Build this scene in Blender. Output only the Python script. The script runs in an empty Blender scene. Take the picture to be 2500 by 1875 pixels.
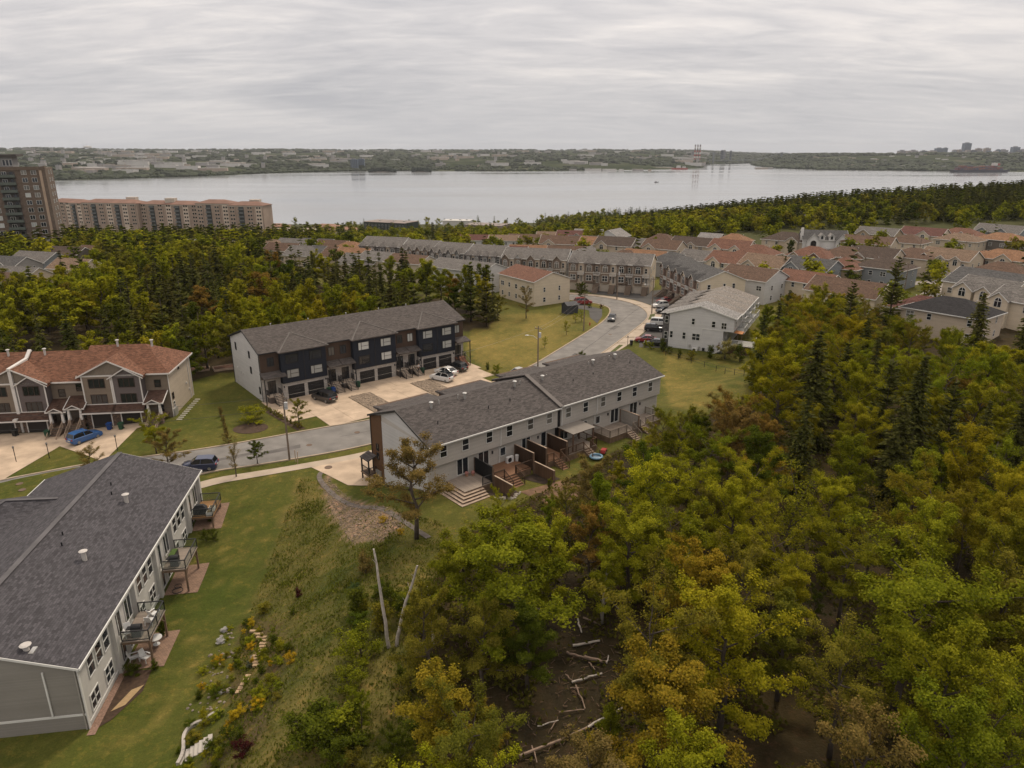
import bpy, bmesh, math, random
import numpy as np
from mathutils import Vector, noise as mnoise
scene = bpy.context.scene
col = scene.collection
rnd = random.Random(11)
R = math.radians

# ---------------------------------------------------------------- camera
F_PX, HORIZON, CAM_H = 1735.0, 366.0, 40.0
PITCH = math.atan((937.5 - HORIZON) / F_PX)
cam_d = bpy.data.cameras.new('camera'); cam = bpy.data.objects.new('camera', cam_d); col.objects.link(cam)
cam_d.sensor_width = 36; cam_d.lens = F_PX / 2500 * 36
cam_d.clip_start = 0.5; cam_d.clip_end = 40000
cam.location = (0, 0, CAM_H); cam.rotation_euler = (R(90) - PITCH, 0, 0)
scene.camera = cam

# ---------------------------------------------------------------- sky and sun
SUN_EL, SUN_AZ = 52, 25          # azimuth measured from +Y (view direction) towards +X
world = bpy.data.worlds.new('World'); scene.world = world; world.use_nodes = True
def build_world():
    nt = world.node_tree; N = nt.nodes; Lk = nt.links; N.clear()
    out = N.new('ShaderNodeOutputWorld'); bg = N.new('ShaderNodeBackground')
    sky = N.new('ShaderNodeTexSky'); sky.sky_type = 'NISHITA'; sky.sun_disc = False
    sky.sun_elevation = R(SUN_EL); sky.sun_rotation = R(SUN_AZ); sky.dust_density = 3
    sk = N.new('ShaderNodeVectorMath'); sk.operation = 'SCALE'; sk.inputs['Scale'].default_value = 0.09
    Lk.new(sky.outputs[0], sk.inputs[0])
    tc = N.new('ShaderNodeTexCoord'); sep = N.new('ShaderNodeSeparateXYZ'); Lk.new(tc.outputs['Generated'], sep.inputs[0])
    def m(op, a, b=None, clamp=False):
        n = N.new('ShaderNodeMath'); n.operation = op; n.use_clamp = clamp
        for i, s in enumerate((a, b)):
            if s is None: continue
            if isinstance(s, (int, float)): n.inputs[i].default_value = s
            else: Lk.new(s, n.inputs[i])
        return n.outputs[0]
    zz = m('ADD', m('MAXIMUM', sep.outputs['Z'], 0.0), 0.15)
    cx = m('DIVIDE', sep.outputs['X'], zz); cy = m('DIVIDE', sep.outputs['Y'], zz)
    def clouds(sx, sy, rot, scale, detail, rough, dist, off):
        cmb = N.new('ShaderNodeCombineXYZ'); Lk.new(cx, cmb.inputs[0]); Lk.new(cy, cmb.inputs[1]); cmb.inputs[2].default_value = off
        mp = N.new('ShaderNodeMapping'); mp.inputs['Rotation'].default_value[2] = R(rot); mp.inputs['Scale'].default_value = (sx, sy, 1)
        Lk.new(cmb.outputs[0], mp.inputs[0])
        t = N.new('ShaderNodeTexNoise'); t.inputs['Scale'].default_value = scale; t.inputs['Detail'].default_value = detail
        t.inputs['Roughness'].default_value = rough; t.inputs['Distortion'].default_value = dist
        Lk.new(mp.outputs[0], t.inputs['Vector']); return t.outputs['Fac']
    big = clouds(0.55, 0.9, 24, 1.0, 4, 0.55, 0.6, 1.7)
    mid = clouds(0.75, 1.7, 18, 2.2, 7, 0.60, 0.9, 4.2)
    fine = clouds(1.0, 2.6, -14, 4.5, 6, 0.6, 0.6, 9.1)
    s = m('ADD', m('ADD', m('MULTIPLY', big, 0.5), m('MULTIPLY', mid, 0.36)), m('MULTIPLY', fine, 0.14))
    ramp = N.new('ShaderNodeValToRGB'); Lk.new(s, ramp.inputs[0])
    e = ramp.color_ramp.elements
    e[0].position = 0.33; e[0].color = (0.365, 0.362, 0.385, 1)
    e[1].position = 0.70; e[1].color = (0.74, 0.69, 0.655, 1)
    a = e.new(0.50); a.color = (0.505, 0.487, 0.492, 1)
    # overcast sky: brighter overhead than at the horizon
    grad = m('ADD', m('MULTIPLY', m('MAXIMUM', sep.outputs['Z'], 0.0), 0.98), 0.84)
    gs = N.new('ShaderNodeVectorMath'); gs.operation = 'SCALE'; wt = N.new('ShaderNodeMix'); wt.data_type = 'RGBA'; wt.blend_type = 'MULTIPLY'; Lk.new(m('MAXIMUM', sep.outputs['Z'], 0.0), wt.inputs['Factor'])
    Lk.new(ramp.outputs[0], wt.inputs['A']); wt.inputs['B'].default_value = (1.0, .93, .82, 1); Lk.new(wt.outputs['Result'], gs.inputs[0]); Lk.new(grad, gs.inputs['Scale'])
    low = N.new('ShaderNodeMix'); low.data_type = 'RGBA'
    lf = m('SUBTRACT', 1.0, m('MULTIPLY', m('MAXIMUM', sep.outputs['Z'], 0.0), 9.0), True)
    Lk.new(m('MULTIPLY', lf, 0.65), low.inputs['Factor']); Lk.new(gs.outputs[0], low.inputs['A']); low.inputs['B'].default_value = (0.41, 0.41, 0.42, 1)
    mix = N.new('ShaderNodeMix'); mix.data_type = 'RGBA'; mix.inputs['Factor'].default_value = 0.96
    Lk.new(sk.outputs[0], mix.inputs['A']); Lk.new(low.outputs['Result'], mix.inputs['B'])
    Lk.new(mix.outputs['Result'], bg.inputs['Color']); bg.inputs['Strength'].default_value = 1.0
    Lk.new(bg.outputs[0], out.inputs['Surface'])
build_world()
sun_d = bpy.data.lights.new('sun', 'SUN'); sun = bpy.data.objects.new('sun', sun_d); col.objects.link(sun)
sun_d.energy = 1.5; sun_d.angle = R(11); sun_d.color = (1.0, 0.87, 0.70)
sun.rotation_euler = (R(90 - SUN_EL), 0, R(180 - SUN_AZ))
vs = scene.view_settings
vs.view_transform = 'Standard'; vs.look = 'None'; vs.gamma = 1.0; vs.use_curve_mapping = False; vs.exposure = 0.53
scene.render.engine = 'CYCLES'
scene.cycles.max_bounces = 4; scene.cycles.diffuse_bounces = 1; scene.cycles.glossy_bounces = 2
scene.cycles.transmission_bounces = 3; scene.cycles.volume_bounces = 0

# ---------------------------------------------------------------- geometry of the place
SEA = -55.0
_c, _s = math.cos(PITCH), math.sin(PITCH)
def ss(a, b, t):
    t = min(1.0, max(0.0, (t - a) / (b - a))); return t * t * (3 - 2 * t)
def T(x, y):
    """height of the ground; the street lies at 0"""
    t = y - (250 + 0.78 * max(0.0, x))
    z = 0.0
    if t > 0: z = max(-0.093 * t * t / (t + 25), SEA + 2.5 if t < 700 else SEA + 2.5 - (t - 700) * .1)
    z += 1.8 * ss(45, 120, x) * ss(100, 165, y) + 4.2 * ss(60, 220, x) * ss(325, 430, y) * (1 - ss(520, 800, y))
    if -75 < x and y < 175:
        w = (x + 17.56) * .641 - (y - 82.87) * .768
        S = ss(-27.5, -12, x)
        pl = 2.7 * ss(0, 13, w) + min(3.0, .04 * max(0, w - 18))
        za = -2.7 * (1 - ss(62, 85, y))
        z += pl * S + za * (1 - S)
    if -130 < x < -52 and 70 < y < 150:
        z -= 0.9 * ss(-55, -68, x) * ss(74, 84, y) * (1 - ss(118, 140, y))
    return max(z, SEA - 6)
def g(px, py, z=0.0):
    """point at height z that the photograph shows at (px, py)"""
    x = (px - 1250) / F_PX; y = -(py - 937.5) / F_PX
    fw = _c + y * _s; v = -_s + y * _c; t = (z - CAM_H) / v
    return (x * t, fw * t)
def hit(px, py, dz=0.0):
    """walk along the line of sight until it is dz above the ground"""
    x = (px - 1250) / F_PX; y = -(py - 937.5) / F_PX
    fw = _c + y * _s; v = -_s + y * _c
    t = 30.0; prev = t
    while t < 1600:
        if CAM_H + v * t <= T(x * t, fw * t) + dz:
            lo, hi = prev, t
            for _ in range(18):
                m = (lo + hi) / 2
                if CAM_H + v * m <= T(x * m, fw * m) + dz: hi = m
                else: lo = m
            return (x * hi, fw * hi)
        prev = t; t *= 1.01
    return (x * t, fw * t)
def inpoly(x, y, P):
    r = False; j = len(P) - 1
    for i in range(len(P)):
        if (P[i][1] > y) != (P[j][1] > y) and x < (P[j][0] - P[i][0]) * (y - P[i][1]) / (P[j][1] - P[i][1]) + P[i][0]: r = not r
        j = i
    return r

# ---------------------------------------------------------------- materials
MATS = {}
def mk(name):
    m = bpy.data.materials.new(name); m.use_nodes = True
    nt = m.node_tree; b = nt.nodes['Principled BSDF']; return m, nt, b
def lnk(nt, a, b): nt.links.new(a, b)
def mat(name, c, rough=0.8, var=0.18, scale=0.6, metal=0.0, spec=0.35, bump=0.0, bscale=20.0, coat=0.0):
    """plain surface with weathering noise in metres (object space)"""
    if name in MATS: return MATS[name]
    m, nt, b = mk(name); N = nt.nodes
    tc = N.new('ShaderNodeTexCoord')
    n1 = N.new('ShaderNodeTexNoise'); n1.inputs['Scale'].default_value = scale; n1.inputs['Detail'].default_value = 6; lnk(nt, tc.outputs['Object'], n1.inputs['Vector'])
    mr = N.new('ShaderNodeMapRange'); mr.inputs['From Min'].default_value = .3; mr.inputs['From Max'].default_value = .7
    mr.inputs['To Min'].default_value = 1 - var; mr.inputs['To Max'].default_value = 1 + var; lnk(nt, n1.outputs['Fac'], mr.inputs['Value'])
    sc = N.new('ShaderNodeVectorMath'); sc.operation = 'SCALE'; sc.inputs[0].default_value = c; lnk(nt, mr.outputs[0], sc.inputs['Scale'])
    lnk(nt, sc.outputs[0], b.inputs['Base Color'])
    b.inputs['Roughness'].default_value = rough; b.inputs['Metallic'].default_value = metal; b.inputs['Specular IOR Level'].default_value = spec
    b.inputs['Coat Weight'].default_value = coat
    if bump:
        n2 = N.new('ShaderNodeTexNoise'); n2.inputs['Scale'].default_value = bscale; n2.inputs['Detail'].default_value = 3; lnk(nt, tc.outputs['Object'], n2.inputs['Vector'])
        bp = N.new('ShaderNodeBump'); bp.inputs['Strength'].default_value = bump; bp.inputs['Distance'].default_value = .05
        lnk(nt, n2.outputs['Fac'], bp.inputs['Height']); lnk(nt, bp.outputs[0], b.inputs['Normal'])
    MATS[name] = m; return m
def banded(name, c, pitch=0.13, depth=.5, rough=.7, var=.10, vertical=False):
    """clapboard siding or boards: bands measured in metres along the wall's own UV"""
    if name in MATS: return MATS[name]
    m, nt, b = mk(name); N = nt.nodes
    uv = N.new('ShaderNodeUVMap'); sp = N.new('ShaderNodeSeparateXYZ'); lnk(nt, uv.outputs[0], sp.inputs[0])
    dv = N.new('ShaderNodeMath'); dv.operation = 'DIVIDE'; lnk(nt, sp.outputs[0 if vertical else 1], dv.inputs[0]); dv.inputs[1].default_value = pitch
    fr = N.new('ShaderNodeMath'); fr.operation = 'FRACT'; lnk(nt, dv.outputs[0], fr.inputs[0])
    fl = N.new('ShaderNodeMath'); fl.operation = 'FLOOR'; lnk(nt, dv.outputs[0], fl.inputs[0])
    wn = N.new('ShaderNodeTexWhiteNoise'); wn.noise_dimensions = '1D'; lnk(nt, fl.outputs[0], wn.inputs['W'])
    ns = N.new('ShaderNodeTexNoise'); ns.inputs['Scale'].default_value = .5; ns.inputs['Detail'].default_value = 5; lnk(nt, uv.outputs[0], ns.inputs['Vector'])
    rm = N.new('ShaderNodeValToRGB'); lnk(nt, fr.outputs[0], rm.inputs[0])
    e = rm.color_ramp.elements; e[0].color = (1 - depth,) * 3 + (1,); e[1].position = .16; e[1].color = (1, 1, 1, 1)
    s1 = N.new('ShaderNodeMath'); s1.operation = 'MULTIPLY_ADD'; lnk(nt, wn.outputs[0], s1.inputs[0]); s1.inputs[1].default_value = var; s1.inputs[2].default_value = 1 - var * .75
    s2 = N.new('ShaderNodeMath'); s2.operation = 'MULTIPLY_ADD'; lnk(nt, ns.outputs[0], s2.inputs[0]); s2.inputs[1].default_value = var * 2.4; lnk(nt, s1.outputs[0], s2.inputs[2])
    s3 = N.new('ShaderNodeMath'); s3.operation = 'SUBTRACT'; lnk(nt, s2.outputs[0], s3.inputs[0]); s3.inputs[1].default_value = var * 1.2
    m1 = N.new('ShaderNodeVectorMath'); m1.operation = 'SCALE'; lnk(nt, rm.outputs[0], m1.inputs[0]); lnk(nt, s3.outputs[0], m1.inputs['Scale'])
    m2 = N.new('ShaderNodeVectorMath'); m2.operation = 'MULTIPLY'; lnk(nt, m1.outputs[0], m2.inputs[0]); m2.inputs[1].default_value = c
    lnk(nt, m2.outputs[0], b.inputs['Base Color']); b.inputs['Roughness'].default_value = rough; b.inputs['Specular IOR Level'].default_value = .3
    bp = N.new('ShaderNodeBump'); bp.inputs['Strength'].default_value = .6; bp.inputs['Distance'].default_value = .015; lnk(nt, fr.outputs[0], bp.inputs['Height']); lnk(nt, bp.outputs[0], b.inputs['Normal'])
    MATS[name] = m; return m
def bricky(name, c1, c2, cm, bw, bh, mortar=.012, rough=.85, off=.5, var=.25, bump=.6, big=.35):
    """shingles, stone facing, pavers: brick pattern in metres on UV, with slow stains on top"""
    if name in MATS: return MATS[name]
    m, nt, b = mk(name); N = nt.nodes
    uv = N.new('ShaderNodeUVMap')
    t = N.new('ShaderNodeTexBrick'); t.offset = off; t.inputs['Scale'].default_value = 1.0
    t.inputs['Brick Width'].default_value = bw; t.inputs['Row Height'].default_value = bh; t.inputs['Mortar Size'].default_value = mortar
    t.inputs['Color1'].default_value = (*c1, 1); t.inputs['Color2'].default_value = (*c2, 1); t.inputs['Mortar'].default_value = (*cm, 1)
    lnk(nt, uv.outputs[0], t.inputs['Vector'])
    n1 = N.new('ShaderNodeTexNoise'); n1.inputs['Scale'].default_value = .45; n1.inputs['Detail'].default_value = 7; n1.inputs['Roughness'].default_value = .65; lnk(nt, uv.outputs[0], n1.inputs['Vector'])
    n2 = N.new('ShaderNodeTexNoise'); n2.inputs['Scale'].default_value = 3.2; n2.inputs['Detail'].default_value = 4; lnk(nt, uv.outputs[0], n2.inputs['Vector'])
    a = N.new('ShaderNodeMath'); a.operation = 'MULTIPLY_ADD'; lnk(nt, n1.outputs[0], a.inputs[0]); a.inputs[1].default_value = big * 2; a.inputs[2].default_value = 1 - big
    a2 = N.new('ShaderNodeMath'); a2.operation = 'MULTIPLY_ADD'; lnk(nt, n2.outputs[0], a2.inputs[0]); a2.inputs[1].default_value = var * 2; a2.inputs[2].default_value = 1 - var
    a3 = N.new('ShaderNodeMath'); a3.operation = 'MULTIPLY'; lnk(nt, a.outputs[0], a3.inputs[0]); lnk(nt, a2.outputs[0], a3.inputs[1])
    sc = N.new('ShaderNodeVectorMath'); sc.operation = 'SCALE'; lnk(nt, t.outputs['Color'], sc.inputs[0]); lnk(nt, a3.outputs[0], sc.inputs['Scale'])
    lnk(nt, sc.outputs[0], b.inputs['Base Color']); b.inputs['Roughness'].default_value = rough; b.inputs['Specular IOR Level'].default_value = .25
    if bump:
        bp = N.new('ShaderNodeBump'); bp.inputs['Strength'].default_value = bump; bp.inputs['Distance'].default_value = .02; bp.invert = True
        lnk(nt, t.outputs['Fac'], bp.inputs['Height']); lnk(nt, bp.outputs[0], b.inputs['Normal'])
    MATS[name] = m; return m
def shingle(name, c):
    k = lambda f: tuple(min(1, v * f) for v in c)
    return bricky('shingle_' + name, k(.68), k(1.34), k(.5), .46, .19, .010, .92, .5, .30, .5, .2)
def siding(name, c, **k): return banded('siding_' + name, c, **k)
def glass(name, c, rough=.06):
    if name in MATS: return MATS[name]
    m, nt, b = mk(name); N = nt.nodes
    oi = N.new('ShaderNodeObjectInfo'); a = N.new('ShaderNodeMath'); a.operation = 'MULTIPLY_ADD'; lnk(nt, oi.outputs['Random'], a.inputs[0]); a.inputs[1].default_value = .9; a.inputs[2].default_value = .55
    sc = N.new('ShaderNodeVectorMath'); sc.operation = 'SCALE'; sc.inputs[0].default_value = c; lnk(nt, a.outputs[0], sc.inputs['Scale']); lnk(nt, sc.outputs[0], b.inputs['Base Color'])
    b.inputs['Roughness'].default_value = rough; b.inputs['Specular IOR Level'].default_value = .55
    MATS[name] = m; return m
WHITE = mat('white_trim', (.62, .61, .58), .5, .06)
BLACK = mat('black_metal', (.016, .016, .018), .45, .1)
BLKTRIM = mat('black_trim', (.022, .021, .022), .5, .1)
GLASS = glass('window_glass', (.018, .021, .025))
BLIND = glass('window_blind', (.36, .37, .355), .2)
CURT = glass('window_curtain', (.14, .13, .115), .2)
CONC = mat('concrete', (.45, .345, .25), .9, .2, .5, bump=.15, bscale=30)
CONC2 = mat('sidewalk_concrete', (.40, .325, .25), .9, .13, .5, bump=.15, bscale=30)
KERB = mat('kerb_concrete', (.36, .285, .21), .9, .15, 1)
ASPH = mat('asphalt', (.185, .172, .158), .9, .22, .4, bump=.2, bscale=40)
ASPH2 = mat('dark_asphalt', (.075, .07, .066), .9, .2, .4, bump=.2, bscale=40)
WOODB = banded('brown_boards', (.105, .062, .038), .14, .6, .8, .3, True)
WOODG = banded('grey_boards', (.25, .205, .165), .14, .6, .85, .25, True)
DECKG = banded('deck_boards_grey', (.30, .245, .20), .14, .6, .85, .2, True)
DECKR = banded('deck_boards_red', (.22, .115, .065), .14, .6, .8, .2, True)
TIMB = mat('timber', (.16, .105, .07), .85, .3, 2)
STEPW = mat('step_timber', (.36, .27, .20), .8, .2, 2)
GALV = mat('galvanised', (.5, .49, .47), .4, .1, 3, metal=.6)
POLE = mat('pole_wood', (.17, .13, .10), .9, .3, 1.5)

# ---------------------------------------------------------------- mesh builder
class MB:
    def __init__(s): s.v = []; s.f = []; s.m = []
    def add(s, vs_, fs, m=0):
        o = len(s.v); s.v += [tuple(p) for p in vs_]
        for f in fs: s.f.append(tuple(i + o for i in f)); s.m.append(m)
        return s
    def box(s, x0, x1, y0, y1, z0, z1, m=0):
        return s.add([(x0, y0, z0), (x1, y0, z0), (x1, y1, z0), (x0, y1, z0), (x0, y0, z1), (x1, y0, z1), (x1, y1, z1), (x0, y1, z1)],
                     [(0, 3, 2, 1), (4, 5, 6, 7), (0, 1, 5, 4), (1, 2, 6, 5), (2, 3, 7, 6), (3, 0, 4, 7)], m)
    def poly(s, pts, m=0): return s.add(pts, [tuple(range(len(pts)))], m)
    def prism(s, pts, d, m=0):
        n = len(pts); q = [(p[0] + d[0], p[1] + d[1], p[2] + d[2]) for p in pts]
        return s.add(list(pts) + q, [tuple(range(n))[::-1], tuple(range(n, 2 * n))] + [(i, (i + 1) % n, n + (i + 1) % n, n + i) for i in range(n)], m)
    def bar(s, a, b, w, h=None, m=0):
        h = h or w; a = Vector(a); b = Vector(b); d = (b - a).normalized()
        up = Vector((0, 0, 1)) if abs(d.z) < .95 else Vector((0, 1, 0))
        x = d.cross(up).normalized() * (w / 2); y = x.cross(d).normalized() * (h / 2)
        return s.add([a - x - y, a + x - y, a + x + y, a - x + y, b - x - y, b + x - y, b + x + y, b - x + y],
                     [(0, 1, 2, 3), (7, 6, 5, 4), (0, 4, 5, 1), (1, 5, 6, 2), (2, 6, 7, 3), (3, 7, 4, 0)], m)
    def cyl(s, c, r, h, n=12, r2=None, m=0, axis='z'):
        r2 = r if r2 is None else r2; a = []; b = []
        for i in range(n):
            t = 2 * math.pi * i / n; ct, st = math.cos(t), math.sin(t)
            if axis == 'z': a.append((c[0] + r * ct, c[1] + r * st, c[2])); b.append((c[0] + r2 * ct, c[1] + r2 * st, c[2] + h))
            elif axis == 'y': a.append((c[0] + r * ct, c[1], c[2] + r * st)); b.append((c[0] + r2 * ct, c[1] + h, c[2] + r2 * st))
            else: a.append((c[0], c[1] + r * ct, c[2] + r * st)); b.append((c[0] + h, c[1] + r2 * ct, c[2] + r2 * st))
        return s.add(a + b, [tuple(range(n))[::-1], tuple(range(n, 2 * n))] + [(i, (i + 1) % n, n + (i + 1) % n, n + i) for i in range(n)], m)
    def tube(s, path, r0, r1=None, n=6, m=0):
        r1 = r0 if r1 is None else r1; k = len(path); vs_ = []
        for i, p in enumerate(path):
            p = Vector(p); q = Vector(path[min(i + 1, k - 1)]) - Vector(path[max(i - 1, 0)]); q.normalize()
            up = Vector((0, 0, 1)) if abs(q.z) < .9 else Vector((1, 0, 0))
            x = q.cross(up).normalized(); y = x.cross(q); r = r0 + (r1 - r0) * i / max(1, k - 1)
            vs_ += [p + x * (r * math.cos(2 * math.pi * j / n)) + y * (r * math.sin(2 * math.pi * j / n)) for j in range(n)]
        fs = [(i * n + j, i * n + (j + 1) % n, (i + 1) * n + (j + 1) % n, (i + 1) * n + j) for i in range(k - 1) for j in range(n)]
        fs += [tuple(range(n))[::-1], tuple(range((k - 1) * n, k * n))]
        return s.add(vs_, fs, m)
    def blob(s, c, r, seed=0, n=8, k=5, rough=.2, m=0):
        q = random.Random(seed); vs_ = []
        for i in range(1, k):
            for j in range(n):
                a = math.pi * i / k; b = 2 * math.pi * (j + .5 * (i % 2)) / n; f = 1 + q.uniform(-rough, rough)
                vs_.append((c[0] + r[0] * f * math.sin(a) * math.cos(b), c[1] + r[1] * f * math.sin(a) * math.sin(b), c[2] + r[2] * f * math.cos(a)))
        t = len(vs_); vs_ += [(c[0], c[1], c[2] + r[2]), (c[0], c[1], c[2] - r[2])]
        fs = [(i * n + j, (i + 1) * n + j, (i + 1) * n + (j + 1) % n, i * n + (j + 1) % n) for i in range(k - 2) for j in range(n)]
        fs += [(t, j, (j + 1) % n) for j in range(n)] + [(t + 1, (k - 2) * n + (j + 1) % n, (k - 2) * n + j) for j in range(n)]
        return s.add(vs_, fs, m)
    def mesh(s, name, mats, smooth=False):
        me = bpy.data.meshes.new(name); me.from_pydata(s.v, [], s.f)
        mats = mats if isinstance(mats, (list, tuple)) else [mats]
        for m in mats: me.materials.append(m)
        if len(mats) > 1: me.polygons.foreach_set('material_index', s.m)
        uvl = me.uv_layers.new(name='UVMap'); dat = [0.0] * (2 * len(me.loops)); i = 0
        for f in s.f:
            n = Vector((0, 0, 0))
            p0 = Vector(s.v[f[0]])
            for k in range(1, len(f) - 1): n += (Vector(s.v[f[k]]) - p0).cross(Vector(s.v[f[k + 1]]) - p0)
            if n.length < 1e-9: n = Vector((0, 0, 1))
            n.normalize()
            if abs(n.z) > .97: t = Vector((1, 0, 0)); b = Vector((0, 1, 0))
            else: t = Vector((-n.y, n.x, 0)).normalized(); b = n.cross(t)
            for k in f:
                p = Vector(s.v[k]); dat[i] = p.dot(t); dat[i + 1] = p.dot(b); i += 2
        uvl.data.foreach_set('uv', dat)
        if smooth: me.polygons.foreach_set('use_smooth', [True] * len(me.polygons))
        me.update(); return me
    def build(s, name, mats, parent=None, smooth=False): return ob(name, s.mesh(name, mats, smooth), parent)
def ob(name, me, parent=None, loc=None, rz=0.0):
    o = bpy.data.objects.new(name, me); col.objects.link(o); o.parent = parent
    if loc is not None: o.location = loc
    if rz: o.rotation_euler = (0, 0, rz)
    return o
def tag(o, label=None, cat=None, group=None, kind=None):
    if label: o['label'] = label
    if cat: o['category'] = cat
    if group: o['group'] = group
    if kind: o['kind'] = kind
    return o
def thing(name, label, cat, loc, rz=0.0, group=None):
    o = ob(name, None, None, loc, rz); o.empty_display_size = .1; return tag(o, label, cat, group)
def copy_tree(o, parent=None, loc=None, rz=None, label=None):
    c = o.copy(); col.objects.link(c); c.parent = parent
    for ch in list(o.children): copy_tree(ch, c)
    if loc is not None: c.location = loc
    if rz is not None: c.rotation_euler = (0, 0, rz)
    if label: c['label'] = label
    return c
# ---------------------------------------------------------------- ground
D_ORG, D_ANG = (-17.56, 82.87), 39.86
C_ORG, C_ANG = (-40.78, 110.78), 38.02
A_ORG, A_ANG = (-32.79, 44.11), 98.56
B_ORG, B_ANG = (-53.31, 104.01), 7.0
E_ORG, E_ANG = (33.3, 146.9), -27.0
def W(org, ang, x, y):
    a = R(ang); return (org[0] + x * math.cos(a) - y * math.sin(a), org[1] + x * math.sin(a) + y * math.cos(a))
WOODS = [(-4, 26), (-6, 38), (-7.5, 48), (-7, 56), (-3.5, 66), (8, 78), (21, 93), (37, 104), (46, 124), (53, 136), (64, 163), (78, 166), (95, 160), (120, 165), (170, 190), (190, 120), (60, 26)]
MIDWOODS = [(-150, 128), (-62, 121), (-53, 129), (-46, 134), (-16, 157), (-6, 164), (-3, 176), (-16, 194), (-34, 208), (-62, 222), (-110, 228), (-128, 190), (-150, 150)]
ROUGH = [(-27, 83), (-24.6, 82), (-16.6, 72.5), (-7, 66), (-6, 55), (-6.5, 48), (-5, 38), (-3, 26), (-20, 26), (-22, 45), (-25, 55), (-26.5, 70)]
GARDEN = [(-26.5, 57), (-23, 56), (-18, 50), (-17, 44), (-18, 36), (-24.5, 36), (-25, 44), (-26.5, 50)]
GRAVELP = [(-24.9, 82.6), (-23.5, 82.9), (-16.9, 73.6), (-11.0, 67.2), (-13, 63), (-16, 63.5), (-17.8, 67), (-21, 74.5)]
FIELD1 = [g(*p) for p in ((1140, 780), (1185, 765), (1420, 770), (1480, 790), (1290, 905), (1190, 915), (1150, 870))]
FIELD2 = [(27, 120), (32, 143), (40, 140), (47, 128), (38, 106), (28, 100), (24, 102)]
def nz(x, y, s, o=0.0): return mnoise.noise(Vector((x * s, y * s, o)))
def ground_colour(x, y):
    jx = x + 1.3 * nz(x, y, .35, 3); jy = y + 1.3 * nz(x, y, .35, 8)
    n = nz(x, y, .09, 1) * .6 + nz(x, y, .45, 2) * .4
    lawn = (.049, .064, .010); dry = (.20, .155, .042)
    f = .20 + .34 * n
    if inpoly(jx, jy, FIELD1): f = .62 + .8 * n
    elif inpoly(jx, jy, FIELD2): f = .48 + .8 * n
    elif y > 150: f = .3 + .5 * n
    f += .6 * max(0, nz(x, y, 1.1, 14) - .33)
    if x < -22 and y < 88: f += 1.3 * max(0, nz(x * .7, y, 1.0, 17) - .28) - .08
    f = min(1, max(0, f)); c = [lawn[i] * (1 - f) + dry[i] * f for i in range(3)]
    def mix(k, t): return [c[i] * (1 - t) + k[i] * t for i in range(3)]
    if inpoly(jx, jy, ROUGH):
        t = min(1, max(0, .48 + 1.1 * n + .25 * nz(x, y, .9, 5))); k = (.050 + .11 * t, .060 + .066 * t, .012 + .026 * t); c = mix(k, .95)
        if inpoly(jx, jy, GARDEN): c = mix((.075, .052, .03), min(.75, max(.1, .45 + 1.2 * nz(x, y, .6, 9))))
    if inpoly(jx, jy, GRAVELP): c = mix((.235, .165, .11), min(.95, max(.25, .8 + .9 * nz(x, y, .8, 7))))
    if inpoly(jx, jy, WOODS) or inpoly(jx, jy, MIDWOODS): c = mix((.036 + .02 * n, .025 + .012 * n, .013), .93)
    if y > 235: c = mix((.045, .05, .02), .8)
    return c
def axis(a, b, step, lo, hi, grow):
    xs = [a + i * step for i in range(int((b - a) / step) + 1)]
    d = step; v = xs[-1]
    while v < hi: d *= grow; v += d; xs.append(v)
    d = step; v = xs[0]
    while v > lo: d *= grow; v -= d; xs.insert(0, v)
    return xs
xs = axis(-78, 60, .85, -1500, 1700, 1.13); ys = axis(24, 128, .85, 12, 1750, 1.055)
gv = []; gc = []
for y in ys:
    for x in xs:
        z = T(x, y)
        if inpoly(x, y, ROUGH) and not inpoly(x, y, GRAVELP): z += .22 * nz(x, y, .5) + .1 * nz(x, y, 1.3, 4)
        elif inpoly(x, y, WOODS): z += .35 * nz(x, y, .25)
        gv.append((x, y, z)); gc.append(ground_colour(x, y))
nx = len(xs)
gf = [(j * nx + i, j * nx + i + 1, (j + 1) * nx + i + 1, (j + 1) * nx + i) for j in range(len(ys) - 1) for i in range(nx - 1)]
gm = bpy.data.meshes.new('ground'); gm.from_pydata(gv, [], gf)
ca = gm.color_attributes.new('soil', 'FLOAT_COLOR', 'POINT')
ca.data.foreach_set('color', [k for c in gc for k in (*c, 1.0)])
gm.polygons.foreach_set('use_smooth', [True] * len(gm.polygons))
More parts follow.
